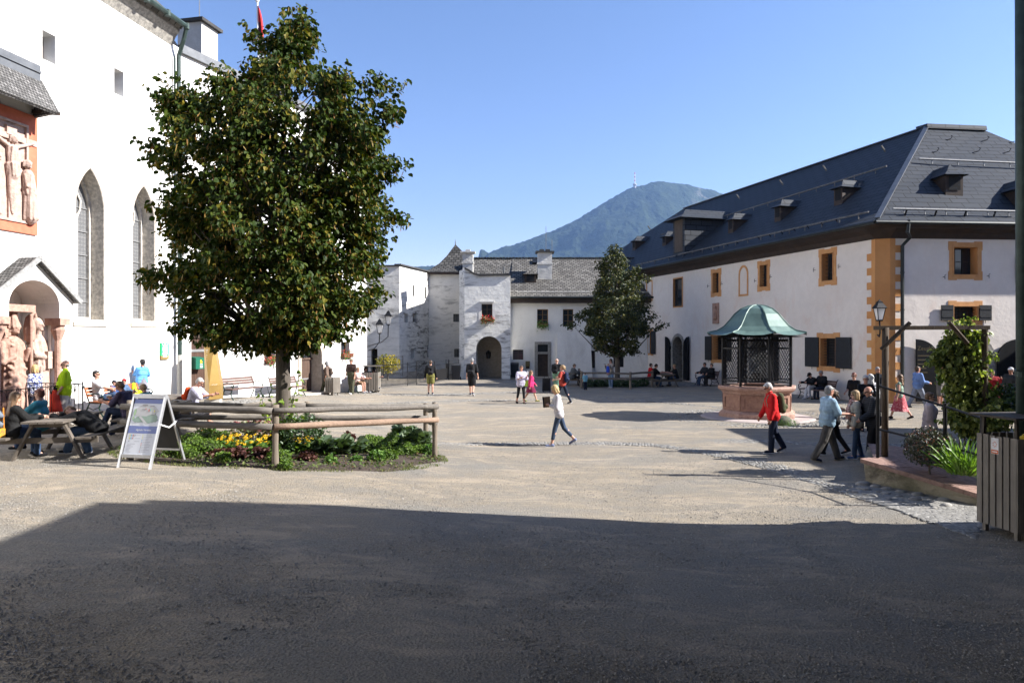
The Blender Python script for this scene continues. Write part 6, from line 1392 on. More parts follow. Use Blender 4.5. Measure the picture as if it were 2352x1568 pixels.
for j in range(len(prof_)-1):
    for i in range(n8): k = (i+1) % n8; mb.F.append((b+j*n8+i, b+j*n8+k, b+(j+1)*n8+k, b+(j+1)*n8+i)); mb.M.append(0)
mb.build('copper_roof', [PATINA], well)
mb = MB()
for i in range(8):
    a = ph+i*math.pi/4; mb.tube([(wc[0]+r_*math.cos(a), wc[1]+r_*math.sin(a), wc[2]+z+.01+.088*max(0, (r_-1.2)/.58)) for r_, z in prof_], .022, 5)
mb.build('roof_seam', [PATINA], well)
mb = MB(); mb.lathe([(1.77, 2.90), (1.1, 2.94), (1.1, 2.91), (1.7, 2.86)], wc, 8, ph); mb.build('soffit', [FASCIA], well)
mb = MB(); mb.tube([(wc[0]-1.1, wc[1], 2.75), (wc[0]+1.1, wc[1], 2.75)], .05, 6); mb.tube([(wc[0], wc[1], 2.75), (wc[0], wc[1], 1.5)], .012, 5); mb.lathe([(.0, 1.3), (.14, 1.3), (.17, 1.6), (.15, 1.6)], wc, 10); mb.tube([(wc[0]-.6, wc[1], 1.1), (wc[0]-.35, wc[1], 2.75)], .04, 6); mb.tube([(wc[0]+.6, wc[1], 1.1), (wc[0]+.35, wc[1], 2.75)], .04, 6); mb.build('winch', [IRON], well)
ms_ = thing('mossy_stone', 'mossy boulder lying on the cobbles behind the man in red', 'stone', tuple(G(1798, 976))); g = G(1798, 976); mb = MB(); mb.ell((g.x, g.y, .12), .3, .22, .2, 10, 7); mb.build('stone', [M('mossy', (.12, .12, .09), (.06, .065, .045), .9, 5, 1, 14)], ms_, smooth=True)
pts, d = ballpts((g.x+.1, g.y-.1, .06), .38, 700, .35, .4); leaves('grass_tuft', pts, .06, [L_GREEN], ms_, tv=BLADE_V, tf=BLADE_F, up=.9)
# ------------------------------------------------------------------ benches, tables, bins
def bench(name, label, loc, rz, L=1.7, mw=None, mi_=None, grp=None):
    t = thing(name, label, 'bench', loc, rz, grp); mw = mw or WOOD_TAB; mi_ = mi_ or IRON
    mb = MB()
    for k in range(4): mb.box((-L/2, -.42+.11*k, .43+.004*k), (L/2, -.33+.11*k, .46+.004*k))
    mb.build('seat', [mw], t, local=True)
    mb = MB()
    for k in range(3): z = .60+.10*k; y = .06+.035*k; mb.hexa([(-L/2, y, z), (L/2, y, z), (L/2, y+.025, z), (-L/2, y+.025, z)], [(-L/2, y+.03, z+.085), (L/2, y+.03, z+.085), (L/2, y+.055, z+.085), (-L/2, y+.055, z+.085)])
    mb.build('backrest', [mw], t, local=True)
    for sx in (-1, 1):
        x = sx*(L/2-.04); mb = MB(); mb.tube([(x, .22, 0), (x, .12, .2), (x, .02, .42), (x, .10, .62), (x, .2, .9), (x, .25, .93)], .022, 6); mb.tube([(x, -.46, 0), (x, -.36, .12), (x, -.30, .28), (x, -.36, .42)], .022, 6); mb.tube([(x, -.36, .42), (x, .03, .42)], .018, 6)
        mb.tube([(x, .1, .66), (x, -.1, .70), (x, -.36, .68), (x, -.44, .60), (x, -.38, .52), (x, -.30, .56), (x, -.33, .61)], .018, 6); mb.tube([(x, -.36, .42), (x, -.42, .5), (x, -.40, .6)], .016, 6)
        mb.tube([(x, -.3, .3), (x, -.1, .22), (x, .1, .3)], .014, 5); mb.build('side_frame', [mi_], t, local=True)
    return t
def wrz(w): return math.atan2(w.n[1], w.n[0])+math.pi/2
GRNI = M('green_cast_iron', (.015, .045, .035), (.01, .03, .024), .5, 6, .1, 30, .4, .4); RWOOD = woodmat('reddish_seat_wood', (.36, .13, .06), (.22, .08, .04)); BWOOD = woodmat('brown_bench_wood', (.16, .10, .085), (.09, .055, .045))
def atwall(w, u, off): s = w.sz(u, V0, off)[0]; p = w.pt(s, 0, off); return (p.x, p.y, zg(p.x, p.y))
BGp = 'cast iron park benches along the white wing'
bench('park_bench', 'empty dark bench beside the golden pillar', atwall(WB, 552, .75), wrz(WB), 1.75, BWOOD, GRNI, BGp)
bench('park_bench', 'empty bench half hidden behind the trunk of the large tree', atwall(WB, 655, .75), wrz(WB), 1.75, BWOOD, GRNI, BGp)
bench('park_bench', 'bench with two seated people beside the large slatted bin', atwall(WB, 826, .75), wrz(WB), 1.6, BWOOD, GRNI, BGp)
bA = atwall(WA, 268, 1.0); bench('park_bench', 'green iron bench with orange seat against the church wall', bA, wrz(WA), 2.3, RWOOD, GRNI)
bR1 = atwall(WR, 1628, .75); bench('park_bench', 'dark bench between the dark doorway and the well', bR1, wrz(WR), 1.7, BWOOD, IRON); bR2 = atwall(WR, 1882, .9); bench('park_bench', 'dark bench under the lower shuttered window near the orange corner', bR2, wrz(WR), 1.9, BWOOD, IRON)
def picnic(label, loc, rz, L=1.8, grp=None, mw=None):
    t = thing('picnic_table', label, 'picnic table', loc, rz, grp); mw = mw or WOOD_TAB; mb = MB()
    for k in range(5): mb.box((-.37+.15*k, -L/2, .72), (-.235+.15*k, L/2, .76))
    mb.build('table_top', [mw], t, local=True)
    for sx in (-1, 1):
        mb = MB()
        for k in range(2): a = .60+.145*k; mb.box((min(sx*a, sx*(a+.135)), -L/2-.05, .42), (max(sx*a, sx*(a+.135)), L/2+.05, .46))
        mb.build('bench_seat', [mw], t, local=True)
    for y in (-L/2+.28, L/2-.28):
        for sx in (-1, 1): mb = MB(); mb.beam((sx*.62, y, 0), (sx*.26, y, .72), .045, .11, up=(0, 1, 0)); mb.build('leg', [mw], t, local=True)
        mb = MB(); mb.box((-.87, y+.024, .31), (.87, y+.066, .418)); mb.box((-.36, y+.024, .62), (.36, y+.066, .719)); mb.build('crossbar', [mw], t, local=True)
    return t
PT1 = Vector((-9.15, 14.55)); PR1 = .18; picnic('dark picnic table with three seated women at the left edge', (PT1.x, PT1.y, zg(*PT1)), PR1, 2.0)
PT2 = Vector((-8.6, 17.6)); picnic('picnic table behind the sign board', (PT2.x, PT2.y, zg(*PT2)), .12, 1.8)
PT3 = GX(382, 19.6); picnic('picnic table behind the flower bed with a grey haired man', tuple(PT3), .1, 1.8)
PT4 = GX(1526, 41.5); picnic('picnic table in the shade near the dark doorway', tuple(PT4), .1, 1.8)
PT5 = GX(1318, 42.5); picnic('picnic table left of the smaller tree', tuple(PT5), -.4, 1.8)
# fence of the second tree
f2 = thing('rail_fence', 'low rustic rail fence around the smaller tree in the shade', 'fence', (6, 41, 0)); ft = [GX(1330, 43.5), GX(1336, 40.2), GX(1448, 39.3), GX(1498, 41.0), GX(1497, 44)]
for i, p in enumerate(ft): mb = MB(); mb.tube([(p.x, p.y, -.05), (p.x, p.y, .95)], .07, 7); mb.build('post', [WOOD_POST], f2)
for i in range(4):
    for z in (.55, .85): mb = MB(); mb.tube([ft[i]+Vector((0, -.08, z)), ft[i].lerp(ft[i+1], .5)+Vector((0, -.08, z+.02)), ft[i+1]+Vector((0, -.08, z))], .055, 7); mb.build('rail', [WOOD_TAB], f2)
for i, (u, y_) in enumerate(((1350, 41), (1375, 41.2), (1400, 41.3), (1425, 41.2), (1450, 41.2), (1475, 41.8))):
    g = GX(u, y_); t = thing('dark_shrub', 'low dark shrub under the smaller tree, '+('leftmost', 'second from left', 'third from left', 'third from right', 'second from right', 'rightmost')[i]+' of the row', 'shrub', tuple(g), 0, 'low shrubs under the smaller tree'); pts, d = ballpts((g.x, g.y, .2), .45, 500, .6, .4); leaves('foliage', pts, .08, [L_DARKG], t)
def slatbox(name, label, loc, rz, w, d, h, lid=0, grp=None, sticker=False, slats=6, parts=True):
    t = thing(name, label, 'bin', loc, rz, grp); mb = MB(); f0 = .12
    for side in range(4):
        n_ = slats if side % 2 == 0 else max(3, int(slats*d/w)); ww = w if side % 2 == 0 else d; dd = d if side % 2 == 0 else w
        for k in range(n_):
            a = -ww/2+ww*k/n_+.004*1; b = -ww/2+ww*(k+1)/n_-.022; c = {0: ((a, -dd/2), (b, -dd/2+.022)), 1: ((dd/2-.022, a), (dd/2, b)), 2: ((a, dd/2-.022), (b, dd/2)), 3: ((-dd/2, a), (-dd/2+.022, b))}[side]
            x0, x1 = sorted((c[0][0], c[1][0])); y0, y1 = sorted((c[0][1], c[1][1])); mb.box((x0, y0, f0+random.uniform(-.004, .004)), (x1, y1, h+random.uniform(-.004, .004)))
    mb.build('slats', [WOOD_BIN], t, local=True)
    mb = MB(); mb.box((-w/2+.03, -d/2+.03, f0+.02), (w/2-.03, d/2-.03, h-.12)); mb.build('inner_box', [M('bin_inner', (.03, .028, .026))], t, local=True)
    for sx in (-1, 1):
        for sy in (-1, 1): mb = MB(); mb.box((sx*(w/2-.08)-.03, sy*(d/2-.08)-.03, -.02), (sx*(w/2-.08)+.03, sy*(d/2-.08)+.03, f0+.019)); mb.build('foot', [WOOD_BIN], t, local=True)
    if lid:
        mb = MB()
        for sx in (-1, 1):
            for sy in (-1, 1): mb.beam((sx*(w/2-.06), sy*(d/2-.06), h-.1), (sx*(w/2-.08), sy*(d/2-.06), h+lid), .04, .04)
        mb.box((-w/2+.04, d/2-.06, h-.1), (w/2-.04, d/2-.035, h+lid)); mb.box((-w/2+.05, d/2-.07, h-.1), (w/2-.05, d/2-.03, h-.04)); mb.build('lid_support', [M('dark_timber', (.06, .05, .04))], t, local=True)
        mb = MB()
        for k in range(6): mb.hexa([(-w/2-.06, -d/2-.08+(d+.2)*k/6, h+lid), (w/2+.06, -d/2-.08+(d+.2)*k/6, h+lid), (w/2+.06, -d/2-.1+(d+.2)*(k+1)/6, h+lid), (-w/2-.06, -d/2-.1+(d+.2)*(k+1)/6, h+lid)], [(-w/2-.06, -d/2-.08+(d+.2)*k/6, h+lid+.03), (w/2+.06, -d/2-.08+(d+.2)*k/6, h+lid+.03), (w/2+.06, -d/2-.1+(d+.2)*(k+1)/6, h+lid+.03), (-w/2-.06, -d/2-.1+(d+.2)*(k+1)/6, h+lid+.03)])
        mb.build('lid', [M('dark_timber', (.06, .05, .04))], t, local=True)
    return t
# the near bin: long face turned to the court
n1, n2 = G(2243, 1214), G(2337, 1245); a_ = math.atan2(n2.y-n1.y, n2.x-n1.x); dd = .75; Lb = (n2-n1).length*1.0
cxn = (n1+n2)/2+Vector((-math.sin(a_), math.cos(a_), 0))*dd/2
nb = slatbox('recycling_bin', 'tall grey slatted recycling bin with a roof at the right edge', tuple(cxn), a_, Lb, dd, 1.43, .27, slats=6)
mb = MB(); yb = MB(); c = Vector((Lb*.28, .02, 1.40)); rot = Matrix.Rotation(.5, 3, 'Y') @ Matrix.Rotation(-.75, 3, 'X'); pr__ = []
for r_, z in ((.12, -.12), (.12, .0), (.132, .0), (.132, .02), (.10, .02), (.10, -.12)):
    for i in range(20): p = rot @ Vector((r_*math.cos(2*math.pi*i/20), r_*math.sin(2*math.pi*i/20), z)); yb.V.append(tuple(c+p))
for j in range(5):
    for i in range(20): k = (i+1) % 20; yb.F.append((j*20+i, j*20+k, (j+1)*20+k, (j+1)*20+i)); yb.M.append(0)
yb.build('yellow_chute', [M('yellow_plastic', (.55, .40, .04), (.5, .36, .035), .4)], nb, local=True, smooth=False)
mb = MB(); x0 = -Lb/2+Lb*.375; mb.box((x0, -dd/2-.004, 1.17), (x0+.13, -dd/2-.0005, 1.40)); mb.box((x0+.004, -dd/2-.006, 1.175), (x0+.126, -dd/2-.0041, 1.23), 1)
for k in range(7): a = k*.9; mb.box((x0+.065+.03*math.cos(a)-.007, -dd/2-.0058, 1.31+.035*math.sin(a)-.007), (x0+.065+.03*math.cos(a)+.007, -dd/2-.0041, 1.31+.035*math.sin(a)+.007), 1)
mb.box((x0+.02, -dd/2-.0075, 1.195), (x0+.11, -dd/2-.0061, 1.21), 2); mb.build('sticker', [M('sticker_white', (.7, .68, .68)), M('sticker_orange', (.62, .16, .06)), WHITE], nb, local=True)
q = atwall(WB, 855, 1.15); b2 = slatbox('recycling_bin', 'large slatted recycling bin with sloping roof at the end of the white wing', q, wrz(WB)+.45, 1.25, .75, 1.05, .3, slats=10)
q = atwall(WB, 764, .8); slatbox('waste_bin', 'small slatted waste bin beside the arched doorway', q, wrz(WB), .55, .5, .85, 0, slats=6)
def wheelie(label, loc, rz, col, grp=None):
    t = thing('wheelie_bin', label, 'bin', loc, rz, grp); mb = MB(); mb.hexa([(-.24, -.27, .06), (.24, -.27, .06), (.24, .25, .06), (-.24, .25, .06)], [(-.30, -.36, .98), (.30, -.36, .98), (.30, .33, .98), (-.30, .33, .98)]); mb.build('body', [col], t, local=True)
    mb = MB(); mb.hexa([(-.32, -.39, .985), (.32, -.39, .985), (.32, .37, .985), (-.32, .37, .985)], [(-.29, -.34, 1.04), (.29, -.34, 1.04), (.29, .34, 1.08), (-.29, .34, 1.08)]); mb.build('lid', [col], t, local=True)
    for sx in (-1, 1): mb = MB(); mb.tube([(sx*.25, .22, .1), (sx*.31, .22, .1)], .1, 12); mb.build('wheel', [IRON], t, local=True)
BINC = M('anthracite_plastic', (.035, .037, .042), (.028, .03, .034), .5)
q = G(1053, 868); wheelie('anthracite wheelie bin left of the gateway arch', (q.x, q.y-2, 0), 0, BINC); q = P(1182, 870, 50.2); wheelie('dark wheelie bin in the corner right of the gatehouse', (q.x, 50.2, 0), 0, BINC)
# black railings of the ramp
pA = [G(868, 893), G(936, 886), G(957, 883), G(998, 880), G(1030, 872)]; FR = M('black_railing_paint', (.02, .02, .022), (.015, .015, .016), .4, 6, 0, 30, .5, .4)
railing('ramp_railing', 'black bar railing and gate left of the far courtyard people', [(p.x, p.y) for p in pA], 1.32, .11, mid=(1.1, .82), bars=.017, mat=FR, postgap=2.2, cat='railing')
pB = [(pA[-1].x-.2, pA[-1].y+.4), (-4.2, 47.5), (-3.6, 48.2)]; railing('ramp_railing', 'black bar railing running back to the gatehouse', pB, 1.3, .10, mid=(1.1,), bars=.02, mat=FR, postgap=1.6)
pC = [(-9.9, 46.5), (-8.4, 46.5), (-7.2, 46.9)]; railing('ramp_railing', 'thin black railing before the dark doorway on the far left', pC, 1.25, .5, mid=(.7,), bars=.012, mat=FR, z=.35, postgap=1.2)
mb = MB(); mb.hexa([(-10, 44, .0), (-3.6, 45.2, .0), (-3.6, 48.5, .0), (-10, 48.5, .0)], [(-10, 44, .05), (-3.6, 45.2, .05), (-3.6, 48.5, .05), (-10, 48.5, .05)]); 
sb_ = thing('yellow_shrub', 'yellow green shrub in front of the weathered far wall', 'shrub', (-8.3, 47.5, 0)); mb = MB(); mb.tube([(-8.3, 47.5, 0), (-8.3, 47.5, .9)], .05, 5); mb.build('stem', [BARK], sb_); pts, d = ballpts((-8.3, 47.5, 1.05), .85, 1100, .8, .2); leaves('foliage', pts, .11, [leafmat('yellowing_leaves', [(0, (.10, .13, .02)), (.5, (.26, .22, .03)), (1, (.42, .30, .04))], .5, .25)], sb_, droop=-.6)
# ------------------------------------------------------------------ raised bed, pergola and climbing hop on the right
a0 = P(1978, 1052, 14.0); a1 = P(2262, 1137, 12.0); g0 = G(1985, 1108); g1 = G(2262, 1165); bw = thing('raised_bed', 'raised stone bed with a pink slab edge along the right side', 'raised bed', tuple(g0))
bk0 = Vector((8.0, 16.0, a0.z)); bk1 = Vector((11.5, 13.0, a0.z-.1)); mb = MB()
mb.hexa([(g0.x+.05, g0.y, -.1), (g1.x+.03, g1.y, -.1), (bk1.x, bk1.y, -.1), (bk0.x, bk0.y, -.1)], [(a0.x+.06, a0.y+.03, a0.z-.08), (a1.x+.05, a1.y+.03, a1.z-.08), (bk1.x, bk1.y, bk1.z-.08), (bk0.x, bk0.y, bk0.z-.08)])
mb.build('wall', [plaster('old_rubble_plaster', (.36, .32, .24), (.22, .19, .14), (.10, .09, .07), .6, 1.2, 1, low=(.12, .12, .07))], bw)
mb = MB(); e0, e1_ = a0, a1; inn = Vector((.42, .10, 0))
n_ = 7
for k in range(n_): t0, t1 = k/n_, (k+.985)/n_; p, q = e0.lerp(e1_, t0), e0.lerp(e1_, t1); mb.hexa([p-Vector((.03, .02, .08)), q-Vector((.03, .02, .08)), q+inn-Vector((0, 0, .08)), p+inn+Vector((0, .1, -.08))], [p-Vector((.03, .02, 0)), q-Vector((.03, .02, 0)), q+inn, p+inn+Vector((0, .1, 0))])
mb.build('edge_slab', [M('pink_granite_slab', (.30, .19, .155), (.20, .125, .10), .85, 8, .8, 30)], bw)
mb = MB(); mb.quad(e0+inn*.8+Vector((0, .1, -.01)), e1_+inn*.8+Vector((0, 0, -.01)), bk1+Vector((0, 0, 0)), bk0); mb.build('soil', [M('bed_pink_gravel', (.30, .20, .17), (.16, .11, .09), .9, 12, .8, 40)], bw)
pg = thing('pergola', 'brown timber pergola post and beams above the raised bed', 'pergola', tuple(P(2030, 1050, 14.3))); PGW = woodmat('pergola_wood', (.095, .072, .052), (.055, .04, .03))
mb = MB(); mb.tube([P(2032, 1053, 14.3), P(2034, 752, 14.3)], .065, 10); mb.build('post', [PGW], pg, smooth=True); mb = MB(); mb.beam(P(2008, 753, 14.3), P(2272, 752, 14.3), .07, .08); mb.build('beam', [PGW], pg)
for a, b in ((P(2024, 802, 14.22), P(2090, 741, 14.15)), (P(2180, 740, 14.15), P(2222, 788, 14.22))): mb = MB(); mb.tube([a, b], .042, 8); mb.build('rafter', [PGW], pg)
mb = MB(); mb.tube([P(2262, 1080, 14.32), P(2262, 756, 14.32)], .06, 8); mb.build('post', [PGW], pg)
ir = thing('handrail', 'dark iron handrail with two bars on the raised bed', 'handrail', tuple(P(2014, 1050, 14.1)))
for a, b in ((P(2016, 1050, 14.1), P(2016, 856, 14.1)), (P(2172, 1075, 12.9), P(2170, 926, 12.9)), (P(2256, 1090, 11.9), P(2256, 950, 11.9))): mb = MB(); mb.tube([a, b], .035, 7); mb.build('post', [IRON], ir)
for l in (((2016, 885, 14.1), (2170, 933, 12.9), (2262, 962, 11.9)), ((2016, 985, 14.1), (2170, 1022, 12.9), (2262, 1048, 11.9))): mb = MB(); mb.tube([P(*p) for p in l], .022, 6); mb.build('bar', [IRON], ir)
hop = thing('hop_vine', 'large climbing hop vine with pale cones on the pergola', 'vine', tuple(P(2205, 1010, 14.9))); pos = []
for u, v, r, y in ((2205, 765, .30, 14.6), (2215, 790, .36, 14.6), (2190, 800, .30, 14.6), (2178, 840, .28, 14.6), (2235, 820, .3, 14.6), (2206, 850, .38, 14.6), (2235, 860, .32, 14.6), (2202, 890, .34, 14.6), (2230, 900, .4, 14.6), (2214, 930, .36, 14.6), (2250, 930, .4, 14.6), (2212, 960, .32, 14.6), (2235, 960, .42, 14.6), (2275, 935, .35, 14.5), (2300, 950, .3, 14.4), (2215, 745, .18, 14.6), (2265, 960, .4, 14.3), (2157, 815, .16, 14.6), (2250, 770, .14, 14.6)):
    c = P(u, v, y); q, d = ballpts(c, r*random.uniform(.8, 1.1), int(300*(r/.35)**2), 1, .3); pos.append(q)
    for _ in range(7): dr = Vector((random.gauss(0, 1), random.gauss(0, 1), random.gauss(-.1, .7))).normalized(); tt = RNG.random(12)*r*1.55; pos.append(np.outer(tt, np.array(dr))+np.array(tuple(c))+RNG.normal(0, .03, (12, 3)))
pos = np.concatenate(pos); leaves('foliage', pos, .095, [L_HOP], hop, droop=1.0); idx = RNG.choice(len(pos), 1500); leaves('hop_cones', pos[idx]+RNG.normal(0, .04, (1500, 3)), .055, [leafmat('hop_cones', [(0, (.25, .30, .08)), (1, (.45, .47, .18))], .6, .3)], hop, droop=1.5)
mb = MB()
for k in range(4): mb.tube([P(2205+12*k, 1030, 14.7), P(2200+8*k, 900, 14.7), P(2190+15*k, 780, 14.65)], .018, 5)
mb.build('stem', [BARK], hop)
def bushy(name, label, u, v, y, r, n, m_, ls, flat=1, **k): c = P(u, v, y); t = thing(name, label, 'shrub', tuple(c)); q, d = ballpts(c, r, n, flat, .3); leaves('foliage', q, ls, [m_], t, **k); mb = MB(); mb.tube([c-Vector((0, 0, r*flat+.15)), c], .02, 5); mb.build('stem', [BARK], t); return t
L_COT = leafmat('cotoneaster_leaves', [(0, (.02, .028, .015)), (.7, (.045, .05, .03)), (.9, (.12, .10, .08)), (1, (.3, .05, .03))], .45, .1, .4)
bushy('cotoneaster_bush', 'dark small leaved bush on the raised bed before the woman in beige coat', 2135, 1025, 13.1, .46, 3600, L_COT, .035, .85)
bushy('rose_bush', 'rose bush with few red blooms behind the recycling bin roof', 2315, 925, 14.6, .45, 900, L_DARKG, .07); g = P(2310, 905, 14.3); leaves('blossom', np.array([tuple(g+Vector((random.gauss(0, .25), 0, random.gauss(0, .2)))) for _ in range(9)]), .05, [P_RED], bpy.data.objects['rose_bush'])
lil = thing('daylily_clump', 'bright green sword leaved clump beside the recycling bin', 'plant', tuple(P(2205, 1085, 12.4))); m_ = 230; a = RNG.random(m_)*6.283; c = P(2212, 1088, 12.4)
tvb = [(-.02, 0, 0), (.02, 0, 0), (.026, .5, .1), (-.026, .5, .1), (.02, .85, .05), (-.02, .85, .05), (0, 1.0, -.03)]; leaves('foliage', np.stack([c.x+.26*np.cos(a)*RNG.random(m_), c.y+.2*np.sin(a), np.full(m_, c.z)], 1), .52, [leafmat('daylily_blades', [(0, (.06, .13, .02)), (1, (.17, .27, .04))], .45, .3)], lil, tv=tvb, tf=[(0, 1, 2), (0, 2, 3), (3, 2, 4), (3, 4, 5), (5, 4, 6)], outward=np.stack([np.cos(a), np.sin(a)], 1), up=.95)
pp = thing('green_pole', 'thick green copper downpipe cut by the right picture edge', 'pole', (7.83, 10.87, 0)); mb = MB(); GP = lambda h: (7.835-.155*h, 10.87-.215*h, h); mb.tube([GP(-.05), GP(8.5)], .105, 14); mb.build('pipe', [COPPER], pp, smooth=True); mb = MB(); mb.tube([GP(2.3), GP(2.38)], .12, 14); mb.build('collar', [COPPER], pp)
# ------------------------------------------------------------------ people
def skinm(c): return M('skin_%d' % int(c[0]*1000), c, tuple(x*.9 for x in c), .55, 8, 0, 30, .35)
SK1, SK2, SK3 = (.50, .28, .20), (.44, .22, .15), (.36, .17, .11)
def cl(r, g, b): return (r, g, b)
def cloth(name, c, c2=None): return M('cloth_'+name, c, c2 or tuple(x*.6 for x in c), .85, 7, 1., 11, .12, 0, (1, 1, .6))
def stripem(name, a, b, sc):
    t = NT(name); w = t.new('ShaderNodeTexWave', wave_type='BANDS', bands_direction='Z'); w.inputs['Scale'].default_value = sc; w.inputs['Distortion'].default_value = .3; t.l(t.coord(), w.inputs['Vector'])
    return t.fin(t.ramp(w.outputs['Fac'], [(.0, b), (.28, b), (.36, a)]), .85)
def plaidm(name, cols, sc=9):
    t = NT(name); v = t.coord(); o = []
    for d in ('X', 'Z'):
        w = t.new('ShaderNodeTexWave', wave_type='BANDS', bands_direction=d); w.inputs['Scale'].default_value = sc; t.l(v, w.inputs['Vector']); o.append(w.outputs['Fac'])
    a = t.ramp(o[0], [(.3, cols[0]), (.5, cols[1])]); b = t.ramp(o[1], [(.3, cols[2]), (.55, cols[1])]); return t.fin(t.mix(.5, a, b), .85)
def blotm(name, cols, sc=9, rough=.85):
    t = NT(name); f = t.noise(t.coord(), sc, 3, .6, 1.); n = len(cols); return t.fin(t.ramp(f, [(.36+.28*i/(n-1), c) for i, c in enumerate(cols)]), rough)
CAMO = blotm('camouflage_cloth', [(.02, .025, .015), (.05, .055, .03), (.09, .085, .05), (.02, .022, .016)], 11)
FLORAL = blotm('red_floral_cloth', [(.30, .03, .05), (.38, .06, .08), (.55, .30, .30)], 16); BLUEWH = blotm('navy_white_cloth', [(.02, .03, .12), (.03, .05, .18), (.6, .6, .62), (.03, .05, .18)], 14)
STRIPE = stripem('striped_cloth', (.60, .58, .60), (.30, .28, .32), 11); PLAIDB = plaidm('blue_plaid_cloth', ((.10, .28, .50), (.60, .58, .62), (.35, .10, .25))); PLAIDD = plaidm('dark_plaid_cloth', ((.03, .035, .045), (.10, .11, .11), (.02, .02, .03)))
SCARF = blotm('flowered_scarf', [(.03, .04, .10), (.45, .20, .15), (.55, .5, .45)], 20)
BLACK = cloth('black', (.016, .016, .018)); NAVY = cloth('navy', (.018, .024, .045)); JEANS = cloth('jeans', (.045, .075, .14)); LJEANS = cloth('light_jeans', (.20, .30, .44)); WHITEC = cloth('white', (.60, .60, .62)); KHAKI = cloth('khaki', (.30, .25, .17))
HAIRS = {'white': (.50, .49, .47), 'grey': (.25, .25, .25), 'blond': (.50, .35, .16), 'dblond': (.30, .20, .10), 'brown': (.07, .04, .022), 'lbrown': (.16, .09, .045), 'black': (.015, .013, .012), 'red': (.14, .035, .018)}
def hairm(k): return M('hair_'+k, HAIRS[k], tuple(x*.6 for x in HAIRS[k]), .55, 30, .5, 60, .4, 0, (1, 1, .3))
